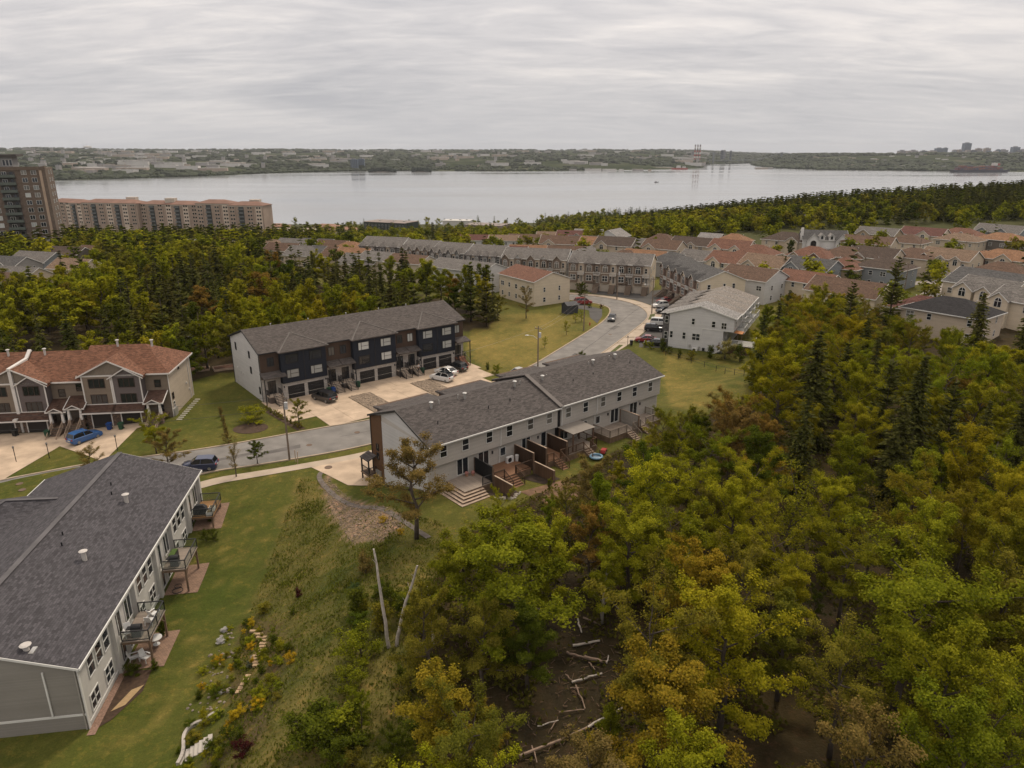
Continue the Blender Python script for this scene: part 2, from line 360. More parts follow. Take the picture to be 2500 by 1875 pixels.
def ground_mat():
    m, nt, b = mk('ground'); N = nt.nodes
    at = N.new('ShaderNodeAttribute'); at.attribute_name = 'soil'; tc = N.new('ShaderNodeTexCoord')
    fac = None
    for sc, amp in ((9.0, .5), (2.2, .35), (.5, .3)):
        n = N.new('ShaderNodeTexNoise'); n.inputs['Scale'].default_value = sc; n.inputs['Detail'].default_value = 5; n.inputs['Roughness'].default_value = .65
        lnk(nt, tc.outputs['Object'], n.inputs['Vector'])
        a = N.new('ShaderNodeMath'); a.operation = 'MULTIPLY_ADD'; lnk(nt, n.outputs[0], a.inputs[0]); a.inputs[1].default_value = amp * 2; a.inputs[2].default_value = 1 - amp
        if fac is None: fac = a.outputs[0]
        else:
            k = N.new('ShaderNodeMath'); k.operation = 'MULTIPLY'; lnk(nt, fac, k.inputs[0]); lnk(nt, a.outputs[0], k.inputs[1]); fac = k.outputs[0]
    n3 = N.new('ShaderNodeTexNoise'); n3.inputs['Scale'].default_value = 1.3; n3.inputs['Detail'].default_value = 6; n3.inputs['Roughness'].default_value = .75; lnk(nt, tc.outputs['Object'], n3.inputs['Vector'])
    m3 = N.new('ShaderNodeMapRange'); m3.inputs['From Min'].default_value = .52; m3.inputs['From Max'].default_value = .68; m3.inputs['To Max'].default_value = .75; lnk(nt, n3.outputs[0], m3.inputs[0])
    dry = N.new('ShaderNodeVectorMath'); dry.operation = 'MULTIPLY'; lnk(nt, at.outputs['Color'], dry.inputs[0]); dry.inputs[1].default_value = (2.0, 1.5, 1.6)
    mx = N.new('ShaderNodeMix'); mx.data_type = 'RGBA'; lnk(nt, m3.outputs[0], mx.inputs['Factor']); lnk(nt, at.outputs['Color'], mx.inputs['A']); lnk(nt, dry.outputs[0], mx.inputs['B'])
    sc = N.new('ShaderNodeVectorMath'); sc.operation = 'SCALE'; lnk(nt, mx.outputs['Result'], sc.inputs[0]); lnk(nt, fac, sc.inputs['Scale'])
    lnk(nt, sc.outputs[0], b.inputs['Base Color']); b.inputs['Roughness'].default_value = .95; b.inputs['Specular IOR Level'].default_value = .1
    n = N.new('ShaderNodeTexNoise'); n.inputs['Scale'].default_value = 6; n.inputs['Detail'].default_value = 6; lnk(nt, tc.outputs['Object'], n.inputs['Vector'])
    bp = N.new('ShaderNodeBump'); bp.inputs['Strength'].default_value = .7; bp.inputs['Distance'].default_value = .12; lnk(nt, n.outputs[0], bp.inputs['Height']); lnk(nt, bp.outputs[0], b.inputs['Normal'])
    return m
gm.materials.append(ground_mat())
tag(ob('ground', gm), kind='structure')

# water
def water_mat():
    m, nt, b = mk('water'); N = nt.nodes
    b.inputs['Base Color'].default_value = (.20, .21, .215, 1); b.inputs['Specular IOR Level'].default_value = .6
    tc = N.new('ShaderNodeTexCoord'); mp = N.new('ShaderNodeMapping'); mp.inputs['Scale'].default_value = (.0012, .004, 1); lnk(nt, tc.outputs['Object'], mp.inputs[0])
    n = N.new('ShaderNodeTexNoise'); n.inputs['Scale'].default_value = 1.0; n.inputs['Detail'].default_value = 5; lnk(nt, mp.outputs[0], n.inputs['Vector'])
    mr = N.new('ShaderNodeMapRange'); mr.inputs['From Min'].default_value = .35; mr.inputs['From Max'].default_value = .7; mr.inputs['To Min'].default_value = .07; mr.inputs['To Max'].default_value = .22
    lnk(nt, n.outputs[0], mr.inputs[0]); lnk(nt, mr.outputs[0], b.inputs['Roughness'])
    n2 = N.new('ShaderNodeTexNoise'); n2.inputs['Scale'].default_value = .25; n2.inputs['Detail'].default_value = 4; lnk(nt, tc.outputs['Object'], n2.inputs['Vector'])
    bp = N.new('ShaderNodeBump'); bp.inputs['Strength'].default_value = .03; bp.inputs['Distance'].default_value = .4; lnk(nt, n2.outputs[0], bp.inputs['Height']); lnk(nt, bp.outputs[0], b.inputs['Normal'])
    return m
tag(MB().poly([(-11000, 500, SEA), (11000, 500, SEA), (11000, 14500, SEA), (-11000, 14500, SEA)]).build('water', water_mat()), kind='structure')

# ---------------------------------------------------------------- flat sheets, roads, kerbs
def sheet(name, pts, m, off=.03, parent=None, kind='structure', cut=2.5, base=None, ear=None):
    """polygon laid on the ground, cut finely enough to follow it"""
    bm = bmesh.new(); bm.faces.new([bm.verts.new((p[0], p[1], 0)) for p in pts])
    bmesh.ops.triangulate(bm, faces=bm.faces[:])
    for _ in range(7):
        es = [e for e in bm.edges if e.calc_length() > cut]
        if not es: break
        bmesh.ops.subdivide_edges(bm, edges=es, cuts=1, use_grid_fill=True)
        bmesh.ops.triangulate(bm, faces=[f for f in bm.faces if len(f.verts) > 3])
    for v in bm.verts: v.co.z = (T(v.co.x, v.co.y) if base is None else base) + off
    bmesh.ops.recalc_face_normals(bm, faces=bm.faces[:])
    me = bpy.data.meshes.new(name); uvl = bm.loops.layers.uv.new('UVMap')
    for f in bm.faces:
        if f.normal.z < 0: f.normal_flip()
        for l in f.loops: l[uvl].uv = (l.vert.co.x, l.vert.co.y)
    bm.to_mesh(me); bm.free(); me.materials.append(m)
    o = ob(name, me, parent)
    if kind: o['kind'] = kind
    return o
def resample(P, step):
    out = [P[0]]
    for a, b in zip(P, P[1:]):
        d = math.dist(a, b); k = max(1, round(d / step))
        out += [(a[0] + (b[0] - a[0]) * i / k, a[1] + (b[1] - a[1]) * i / k) for i in range(1, k + 1)]
    return out
def smooth(P, it=2):
    for _ in range(it):
        q = [P[0]]
        for a, b in zip(P, P[1:]): q += [(a[0] * .75 + b[0] * .25, a[1] * .75 + b[1] * .25), (a[0] * .25 + b[0] * .75, a[1] * .25 + b[1] * .75)]
        P = q + [P[-1]]
    return P
def offset(P, d):
    out = []
    for i, p in enumerate(P):
        a = P[max(0, i - 1)]; b = P[min(len(P) - 1, i + 1)]; L = math.dist(a, b) or 1
        out.append((p[0] - (b[1] - a[1]) / L * d, p[1] + (b[0] - a[0]) / L * d))
    return out
def strip(name, A, B, m, off, kind='structure', parent=None):
    """ribbon between two lines with the same number of points"""
    mb = MB(); n = len(A)
    V = [(p[0], p[1], T(*p) + off) for p in A] + [(p[0], p[1], T(*p) + off) for p in B]
    mb.add(V, [(i, i + 1, n + i + 1, n + i) for i in range(n - 1)])
    o = mb.build(name, m, parent)
    if kind: o['kind'] = kind
    return o
def kerb(name, P, d, m=None, h=.13, w=.28, parent=None):
    """raised kerb along line P, d = side (+1 left)"""
    Q = offset(P, d * w); mb = MB(); n = len(P)
    lo = [(p[0], p[1], T(*p) - .05) for p in P]; hi = [(p[0], p[1], T(*p) + h) for p in P]
    ho = [(p[0], p[1], T(*p) + h) for p in Q]; lo2 = [(p[0], p[1], T(*p) - .05) for p in Q]
    mb.add(lo + hi + ho + lo2, [(k * n + i, k * n + i + 1, (k + 1) * n + i + 1, (k + 1) * n + i) for k in range(3) for i in range(n - 1)])
    return tag(mb.build(name, m or KERB, parent), kind='structure')
far_px = [(-160, 1196), (0, 1157), (95, 1147), (250, 1130), (430, 1107), (530, 1092), (627, 1075), (806, 1042), (908, 1026), (1010, 1002), (1120, 966), (1220, 928), (1292, 899), (1380, 845), (1440, 808), (1475, 785), (1491, 765), (1490, 752), (1470, 744), (1440, 738), (1400, 733), (1340, 730)]
near_px = [(-160, 1310), (40, 1262), (250, 1216), (506, 1152), (600, 1139), (690, 1125), (853, 1097), (960, 1070), (1100, 1030), (1250, 972), (1370, 918), (1457, 870), (1489, 848), (1535, 814), (1570, 788), (1582, 773), (1577, 760), (1557, 746), (1523, 735), (1472, 726), (1431, 721), (1340, 716)]
FARE = smooth([g(*p) for p in far_px]); NEARE = smooth([g(*p) for p in near_px])
def even(P, n):
    L = [0]
    for a, b in zip(P, P[1:]): L.append(L[-1] + math.dist(a, b))
    out = []; j = 0
    for i in range(n):
        t = L[-1] * i / (n - 1)
        while j < len(L) - 2 and L[j + 1] < t: j += 1
        f = (t - L[j]) / max(1e-6, L[j + 1] - L[j]); a, b = P[j], P[j + 1]
        out.append((a[0] + (b[0] - a[0]) * f, a[1] + (b[1] - a[1]) * f))
    return out
FE, NE = even(FARE, 110), even(NEARE, 110)
strip('road', NE, FE, ASPH, .035)
kerb('kerb', FE, +1)
kerb('kerb', NE, -1)
# pavement on the camera side, with a grass strip between it and the kerb
SW_IN = offset(NE, -2.2); SW_OUT = offset(NE, -3.9)
k0 = 66
strip('pavement', SW_OUT[:k0], SW_IN[:k0], CONC2, .06)
sw_in2 = offset(NE, -.30)
sw2 = [(1372, 925), (1460, 878), (1516, 855), (1560, 822), (1613, 777), (1618, 762), (1591, 746.5), (1550, 733), (1489, 723), (1438, 717.7), (1340, 711)]
sw2 = [g(*p) for p in sw2]
SW2o = even(smooth(sw2), 60)
def nearest(p, L): return min(L, key=lambda q: math.dist(p, q))
strip('pavement', SW2o, [nearest(p, sw_in2) for p in SW2o], CONC2, .055)
# repairs and utility covers in the road
tar = mat('tar_seam', (.045, .042, .04), .8, .2)
for a, b, w in (((1292, 960), (1560, 752), .10), ((830, 1068), (1150, 998), .07), ((20, 1240), (330, 1180), .06), ((1560, 752), (1450, 730), .08)):
    P0, P1 = g(*a), g(*b); n = 40; ln = []
    for i in range(n + 1):
        f = i / n; ln.append((P0[0] + (P1[0] - P0[0]) * f + .25 * nz(i, w * 99, .31), P0[1] + (P1[1] - P0[1]) * f + .25 * nz(i, w * 77, .27)))
    strip('tar_seam', ln, offset(ln, w), tar, .043)
pat = mat('asphalt_patch', (.115, .105, .098), .9, .2, .6)
for px, py, w, d in ((690, 1098, 2.6, 1.2), (1200, 955, 1.4, 3.0), (1500, 800, 2.0, 1.4), (560, 1118, 3.5, .9), (1420, 868, 1.0, 4.0), (1030, 1022, 2.2, 1.6)):
    x, y = g(px, py); a = R(30 if px < 1300 else 60); cs, sn = math.cos(a), math.sin(a)
    sheet('road_patch', [(x + u * cs - v * sn + .1 * nz(u, v, 3), y + u * sn + v * cs) for u, v in ((-w, -d * .5), (w * .9, -d * .55), (w, d * .5), (-w * .95, d * .45))], pat, .041)
iron = mat('cast_iron', (.13, .085, .06), .7, .2)
for p in ((872, 1056), (755, 1087), (45, 1170), (52, 1186), (1490, 817), (1365, 895)):
    x, y = g(*p); o = MB().cyl((0, 0, 0), .42, .012, 18).cyl((0, 0, 0), .34, .018, 18).build('manhole_cover', iron); o.location = (x, y, T(x, y) + .04)
    tag(o, {872: 'round iron cover in the road by the dark townhouse driveway', 755: 'round iron cover in the road beside the utility pole', 45: 'upper of two iron covers in the road at far left', 52: 'lower of two iron covers in the road at far left', 1490: 'iron cover in the road near the white row house', 1365: 'iron cover in the road behind the grey roof ridge'}[p[0]], 'manhole cover')

# slits for planting in the outer pavement (grass squares)
soil = mat('planting_soil', (.075, .06, .03), .95, .3, 2)
for p in ((1660 - 101, 806), (1538, 824), (1516, 838), (1572, 790), (1555, 744), (1572, 752), (1462, 725)):
    x, y = g(*p); sheet('soil_strip', [(x - 1.0, y - .28), (x + 1.0, y - .14), (x + 1.0, y + .22), (x - 1.0, y + .1)], soil, .066)
GRASSM = mat('strip_grass', (.072, .080, .020), .95, .35, 1.2, bump=.5, bscale=9)
sheet('grass_strip', [g(*p) for p in ((1432, 912), (1466, 879), (1512, 842), (1522, 843), (1500, 860), (1468, 888))], GRASSM, .07)
sheet('grass_strip', [g(*p) for p in ((1582, 781), (1588, 768), (1600, 766), (1596, 780))], GRASSM, .07)

# ---------------------------------------------------------------- driveways
def cl(x, y): return W(C_ORG, C_ANG, x, y)
def dl(x, y): return W(D_ORG, D_ANG, x, y)
def bl(x, y): return W(B_ORG, B_ANG, x, y)
# concrete in front of the dark townhouses: slabs with open joints
drive = tag(ob('driveway', None), kind='structure'); drive.empty_display_size = .1
nearfe = lambda p: nearest(p, FE)
def slabrow(x0, x1, y0, y1, n, m):
    for i in range(n):
        for j in range(m):
            a0, a1 = x0 + (x1 - x0) * i / n, x0 + (x1 - x0) * (i + 1) / n
            b0, b1 = y0 + (y1 - y0) * j / m, y0 + (y1 - y0) * (j + 1) / m
            jt = .016
            P = [cl(a0 + jt, b0 + jt), cl(a1 - jt, b0 + jt), cl(a1 - jt, b1 - jt), cl(a0 + jt, b1 - jt)]
            z = .075
            MB().prism([(p[0], p[1], T(*p) + z - .1) for p in P], (0, 0, .1)).build('slab', CONC, drive)
slabrow(-.3, 40.2, -5.2, 1.2, 11, 2)
slabrow(.1, 12.2, -10.6, -5.2, 3, 2)
slabrow(16.4, 24.3, -10.6, -5.2, 2, 2)
slabrow(28.3, 39.3, -10.6, -5.2, 3, 2)
slabrow(4.2, 12.2, -16.2, -10.6, 2, 2)
slabrow(16.4, 24.3, -17.5, -10.6, 2, 2)
slabrow(28.3, 36.5, -18.0, -10.6, 2, 2)
slabrow(12.2, 16.4, -17.4, -15.2, 1, 1); slabrow(24.3, 28.3, -17.8, -14.4, 1, 1)
RIVER = mat('river_gravel', (.26, .20, .145), .9, .35, 3, bump=.8, bscale=9)
stone_m = mat('river_stone', (.30, .235, .175), .85, .4, 1.5)
def stones(name, area, n, r0, r1, label, cat, m=None, zoff=.0):
    mb = MB(); q = random.Random(len(label)); xs_ = [p[0] for p in area]; ys_ = [p[1] for p in area]; k = 0
    while k < n:
        x, y = q.uniform(min(xs_), max(xs_)), q.uniform(min(ys_), max(ys_))
        if not inpoly(x, y, area): continue
        r = q.uniform(r0, r1) * (1 if q.random() < .9 else 1.9); k += 1
        mb.blob((x, y, T(x, y) + zoff + r * .2), (r, r * q.uniform(.6, 1), r * .6), q.randint(0, 9999), 5, 3, .3)
    return tag(mb.build(name, m or stone_m), label, cat, kind='stuff')
bed1 = [cl(*p) for p in ((12.3, -5.3), (16.3, -5.3), (16.3, -15.1), (12.3, -15.1))]
bed2 = [cl(*p) for p in ((24.4, -5.3), (28.2, -5.3), (28.2, -14.3), (24.4, -14.3))]
for bd, nm in ((bed1, 'first'), (bed2, 'second')):
    sheet('gravel_bed', bd, RIVER, .09)
stones('gravel', bed1, 1500, .05, .12, 'tan river stones in the bed between the driveways nearest the pole', 'stones', zoff=.09)
stones('gravel', bed2, 1100, .05, .12, 'tan river stones in the driveway bed beside the white cars', 'stones', zoff=.09)
# brown townhouse driveways
sheet('driveway', [bl(-1.2, -1.0), bl(-12.0, -1.0), bl(-12.3, -3.8), bl(-13.3, -7.4), g(430, 1107 + 0)][:4] + [g(252, 1129), g(335, 1045)], CONC, .05)
sheet('driveway', [bl(-13.2, -1.2), bl(-34, -1.2), bl(-36, -16), g(-60, 1170), g(4, 1157), g(62, 1108), g(110, 1078), g(160, 1068)], CONC, .05)
# drive and walk at the left end of the grey townhouses, and their front parking
sheet('driveway', [dl(-3.6, .5), dl(-1.0, -2.2), dl(40, .5), dl(40.5, 8.0)] + [nearest(dl(x, 9), SW_OUT) for x in (34, 26, 18, 10, 3, -4)], CONC, .066)
sheet('driveway', [g(*p) for p in ((1400, 738), (1425, 745), (1470, 755), (1470, 772), (1458, 790), (1440, 775), (1438, 758), (1400, 752))], ASPH2, .05)
sheet('driveway', [g(*p) for p in ((1562, 822), (1614, 778), (1617, 762), (1592, 746), (1550, 732.5), (1500, 724), (1575, 712), (1640, 705), (1645, 770), (1632, 850), (1560, 848))], ASPH2, .05)
sheet('driveway', [g(*p) for p in ((1445, 717), (1490, 722.5), (1550, 732), (1560, 712), (1480, 695), (1400, 690))], ASPH2, .045)
# road between the houses on the right
def rpoly(pp): return [hit(*p) for p in pp]
sheet('road', rpoly(((2222, 690), (2300, 678), (2330, 684), (2345, 700), (2310, 722), (2268, 735), (2238, 725), (2262, 708), (2300, 697), (2280, 693), (2225, 697))), mat('pale_asphalt', (.27, .24, .215), .9, .1, .3), .07)
sheet('driveway', rpoly(((2296, 668), (2332, 670), (2325, 684), (2286, 683))), mat('brick_drive', (.30, .16, .10), .9, .2), .06)
# ---------------------------------------------------------------- building kit
FACE = {'f': 0.0, 'b': math.pi, 'r': math.pi / 2, 'l': -math.pi / 2}
WCACHE = {}
def window(parent, x, y, z, w, h, face='f', style='hung', frame=None, pane=None, name='window', label=None):
    """window or glazed door on a wall; x,y,z = middle of its foot on the wall, -y is outwards"""
    frame = frame or WHITE; pane = pane or GLASS
    key = (round(w, 2), round(h, 2), style, frame.name, pane.name)
    if key not in WCACHE:
        t = .07 if w < 1.4 else .085; d = .07; f = MB(); p = MB()
        if style == 'arch':
            n = 9; r = w / 2; hb = h - r
            pts = [(-r, hb)] + [(-r * math.cos(math.pi * i / n), hb + r * math.sin(math.pi * i / n)) for i in range(1, n)] + [(r, hb)]
            out = [(-r, 0)] + pts + [(r, 0)]; inn = [(a * (1 - t / r), t + (b - t) * (1 - t / h)) for a, b in out]
            for i in range(len(out)):
                j = (i + 1) % len(out); a, b, c_, d_ = out[i], out[j], inn[j], inn[i]
                f.prism([(a[0], 0, a[1]), (b[0], 0, b[1]), (c_[0], 0, c_[1]), (d_[0], 0, d_[1])], (0, -d, 0))
            f.box(-t / 2, t / 2, -d, 0, 0, h - t); f.box(-r, r, -d, 0, hb - t / 2, hb + t / 2)
            p.poly([(a, -.02, b) for a, b in inn])
        else:
            f.box(-w / 2, w / 2, -d, 0, 0, t); f.box(-w / 2, w / 2, -d, 0, h - t, h)
            f.box(-w / 2, -w / 2 + t, -d, 0, t, h - t); f.box(w / 2 - t, w / 2, -d, 0, t, h - t)
            if style == 'hung': f.box(-w / 2 + t, w / 2 - t, -d * .8, 0, h / 2 - t / 2, h / 2 + t / 2)
            elif style == 'slide': f.box(-t / 2, t / 2, -d * .8, 0, t, h - t)
            elif style == 'triple':
                for k in (-1, 1): f.box(k * w / 6 - t / 2, k * w / 6 + t / 2, -d * .8, 0, t, h - t)
            elif style == 'two_hung':
                f.box(-t / 2, t / 2, -d, 0, t, h - t)
                for k in (-1, 1): f.box(min(0, k * (w / 2)) + t / 2, max(0, k * (w / 2)) - t / 2, -d * .7, 0, h / 2 - t / 2, h / 2 + t / 2)
            elif style == 'three_hung':
                for k in (-1, 1): f.box(k * w / 6 - t * .7, k * w / 6 + t * .7, -d, 0, t, h - t)
                for k in (-1, 0, 1): f.box(k * w / 3 - w / 6 + t, k * w / 3 + w / 6 - t, -d * .7, 0, h * .5 - t / 2, h * .5 + t / 2)
            elif style == 'side':   # wide light with a casement at one side and a bar across
                f.box(-w * .22, -w * .22 + t, -d * .8, 0, t, h - t); f.box(-w * .22 + t, w / 2 - t, -d * .7, 0, h * .5 - .03, h * .5 + .03)
            p.poly([(-w / 2 + t, -.02, t), (w / 2 - t, -.02, t), (w / 2 - t, -.02, h - t), (-w / 2 + t, -.02, h - t)])
        WCACHE[key] = (f.mesh(name, frame), p.mesh('pane', pane))
    fm, pm = WCACHE[key]
    o = ob(name, fm, parent, (x, y, z), FACE[face] if isinstance(face, str) else face)
    ob('pane', pm, o)
    if label: o['label'] = label
    return o
def box_part(name, m, parent, *a): return MB().box(*a).build(name, m, parent)
def gable_wall(parent, m, x0, x1, y0, y1, z0, ze, zr, yr=None, name='wall'):
    yr = (y0 + y1) / 2 if yr is None else yr
    return MB().prism([(x0, y0, z0), (x0, y1, z0), (x0, y1, ze), (x0, yr, zr), (x0, y0, ze)], (x1 - x0, 0, 0)).build(name, m, parent)
def gable_roof(parent, m, x0, x1, y0, y1, ze, zr, ov=.4, th=.16, yr=None, trim=None, rake=.25, name='roof'):
    """ridge along x; returns the roof part, its trim boards are sub-parts"""
    yr = (y0 + y1) / 2 if yr is None else yr
    s0 = (zr - ze) / (yr - y0); s1 = (zr - ze) / (y1 - yr); a, b = x0 - rake, x1 + rake
    zA, zB = ze - ov * s0, ze - ov * s1; up = .06
    mb = MB()
    mb.prism([(a, y0 - ov, zA + up), (b, y0 - ov, zA + up), (b, yr, zr + up), (a, yr, zr + up)], (0, 0, th))
    mb.prism([(a, yr, zr + up), (b, yr, zr + up), (b, y1 + ov, zB + up), (a, y1 + ov, zB + up)], (0, 0, th))
    r = mb.build(name, m, parent)
    if trim:
        t = MB()
        for yy, zz in ((y0 - ov, zA), (y1 + ov, zB)):
            k = -1 if yy < yr else 1
            t.box(a - .03, b + .03, min(yy, yy + k * .10), max(yy, yy + k * .10), zz + up - .04, zz + up + th - .01)
        for xx, k in ((a, -1), (b, 1)):
            x_ = xx + k * .005
            t.prism([(x_, y0 - ov, zA + up - .06), (x_, yr, zr + up - .06), (x_, yr, zr + up + th - .02), (x_, y0 - ov, zA + up + th - .02)], (k * .06, 0, 0))
            t.prism([(x_, yr, zr + up - .06), (x_, y1 + ov, zB + up - .06), (x_, y1 + ov, zB + up + th - .02), (x_, yr, zr + up + th - .02)], (k * .06, 0, 0))
        t.build('fascia', trim, r)
    return r
def cross_gable(parent, m, xc, w, yf, yb, ze, zr, ov=.35, th=.14, trim=None, name='front_gable_roof'):
    """small gable whose ridge runs along y from yf (front) back to yb (inside the main roof)"""
    s = (zr - ze) / (w / 2); up = .07; mb = MB(); y0 = yf - .3
    for k in (-1, 1):
        mb.prism([(xc, y0, zr + up), (xc, yb, zr + up), (xc + k * (w / 2 + ov), yb, ze - ov * s + up), (xc + k * (w / 2 + ov), y0, ze - ov * s + up)], (0, 0, th))
    r = mb.build(name, m, parent)
    if trim:
        t = MB()
        for k in (-1, 1):
            t.prism([(xc, y0 - .01, zr + up - .07), (xc + k * (w / 2 + ov), y0 - .01, ze - ov * s + up - .07), (xc + k * (w / 2 + ov), y0 - .01, ze - ov * s + up + th - .02), (xc, y0 - .01, zr + up + th - .02)], (0, -.06, 0))
        t.build('fascia', trim, r)
    return r
def hip_roof(parent, m, x0, x1, y0, y1, ze, zr, ov=.45, th=.16, hl=None, hr=None, trim=None, name='roof', yr=None):
    yr = (y0 + y1) / 2 if yr is None else yr; hd = (y1 - y0) / 2
    hl = hd if hl is None else hl; hr = hd if hr is None else hr
    s = (zr - ze) / hd; z = ze - ov * s + .05; a, b, c_, d = x0 - ov, x1 + ov, y0 - ov, y1 + ov
    ra, rb = x0 + hl, x1 - hr
    if ra > rb: ra = rb = (ra + rb) / 2
    V = [(a, c_, z), (b, c_, z), (b, d, z), (a, d, z), (ra, yr, zr), (rb, yr, zr)]
    V += [(p[0], p[1], p[2] + th) for p in V]
    mb = MB().add(V, [(6, 7, 11, 10), (8, 9, 10, 11), (9, 6, 10), (7, 8, 11), (0, 1, 7, 6), (1, 2, 8, 7), (2, 3, 9, 8), (3, 0, 6, 9), (3, 2, 1, 0)])
    r = mb.build(name, m, parent)
    if trim:
        t = MB(); t.box(a - .06, b + .06, c_ - .08, c_ - .005, z - .03, z + th); t.box(a - .06, b + .06, d + .005, d + .08, z - .03, z + th)
        t.box(a - .08, a - .005, c_, d, z - .03, z + th); t.box(b + .005, b + .08, c_, d, z - .03, z + th); t.build('fascia', trim, r)
    return r
def pipe(parent, x, y, z, h=.8, r=.07, m=None, cap=True, name='roof_vent'):
    mb = MB().cyl((x, y, z), r, h, 10)
    if cap: mb.cyl((x, y, z + h - .02), r * 1.7, .05, 10).cyl((x, y, z + h + .05), r * 1.9, .07, 10, r * 1.2)
    return mb.build(name, m or GALV, parent)
def stairs(parent, xc, w, y0, z0, y1, z1, n, m, rail=None, riser=None, rails=(-1, 1), name='step', bal=True):
    """flight from landing edge (y0,z0) down to the ground (y1,z1) towards -y; each tread a part"""
    dy = (y0 - y1) / n; dz = (z0 - z1) / n
    for i in range(n):
        box_part(name, m, parent, xc - w / 2, xc + w / 2, y0 - (i + 1) * dy - .03, y0 - i * dy, z0 - (i + 1) * dz - .05 + dz * .0, z0 - (i + 1) * dz + .0)
    s = MB()
    for k in (-1, 1):
        s.prism([(xc + k * (w / 2 - .04), y0, z0 - dz - .06), (xc + k * (w / 2 - .04), y1 + .05, z1), (xc + k * (w / 2 - .04), y0, z1)], (.05 * -k, 0, 0))
    for i in range(n):
        s.box(xc - w / 2 + .02, xc + w / 2 - .02, y0 - i * dy - .035, y0 - i * dy - .01, z0 - (i + 1) * dz - .0, z0 - i * dz - .05)
    s.build('stringer', riser or m, parent)
    if rail:
        for k in rails:
            xr = xc + k * (w / 2 + .02); t = MB()
            t.bar((xr, y0, z0 + .92), (xr, y1, z1 + .92), .06); t.bar((xr, y0, z0 + .15), (xr, y1, z1 + .15), .04)
            for yy, zz in ((y0, z0), (y1, z1)): t.box(xr - .04, xr + .04, yy - .04, yy + .04, zz - .1, zz + .98)
            q = max(3, int((y0 - y1) / .16)) if bal else 1
            for i in range(1, q): f = i / q; yy = y0 + (y1 - y0) * f; zz = z0 + (z1 - z0) * f; t.box(xr - .014, xr + .014, yy - .014, yy + .014, zz + .15, zz + .92)
            t.build('handrail', rail, parent)
def railing(parent, P, h, m, post=.09, gap=.14, bal=.03, name='railing', top=.07, glassm=None, z=0.0):
    """posts and rails are one part, balusters another (too fine to pick apart)"""
    a = MB(); b = MB()
    for p, q in zip(P, P[1:]):
        L = math.dist(p[:2], q[:2]); k = max(1, round(L / 1.8))
        a.bar((p[0], p[1], p[2] + h), (q[0], q[1], q[2] + h), top + .03, top); a.bar((p[0], p[1], p[2] + .12), (q[0], q[1], q[2] + .12), .05, .06)
        for i in range(k + 1):
            f = i / k; x, y, zz = (p[j] + (q[j] - p[j]) * f for j in range(3)); a.box(x - post / 2, x + post / 2, y - post / 2, y + post / 2, zz, zz + h + .04)
        if glassm is None:
            n = max(2, int(L / gap))
            for i in range(1, n):
                f = i / n; x, y, zz = (p[j] + (q[j] - p[j]) * f for j in range(3)); b.box(x - bal / 2, x + bal / 2, y - bal / 2, y + bal / 2, zz + .12, zz + h - .03)
        else:
            b.prism([(p[0], p[1], p[2] + .16), (q[0], q[1], q[2] + .16), (q[0], q[1], q[2] + h - .06), (p[0], p[1], p[2] + h - .06)], (.008, .008, 0))
    r = a.build(name, m, parent)
    if b.v: tag(b.build('baluster' if glassm is None else 'glass_panel', m if glassm is None else glassm, parent), kind='stuff' if glassm is None else None)
    return r
def garage_door(parent, xc, y, z, w, h, m, lites=None, face='f', name='garage_door'):
    d = MB(); k = 4
    for i in range(k): d.box(-w / 2, w / 2, -.05, 0, h * i / k + .012, h * (i + 1) / k - .012)
    o = ob(name, d.mesh(name, m), parent, (xc, y, z), FACE[face] if isinstance(face, str) else face)
    if lites:
        for i in range(1, 4):
            box_part('lite', lites, o, -w * .02, w * .24, -.062, -.045, h * i / k + .16, h * i / k + .28)
    return o
ROOTS = []   # footprints, kept clear of trees
def building(name, label, cat, org, ang, foot, z=0.0, group=None):
    o = thing(name, label, cat, (org[0], org[1], z), R(ang), group)
    x0, x1, y0, y1 = foot
    ROOTS.append([W(org, ang, *p) for p in ((x0, y0), (x1, y0), (x1, y1), (x0, y1))]); return o
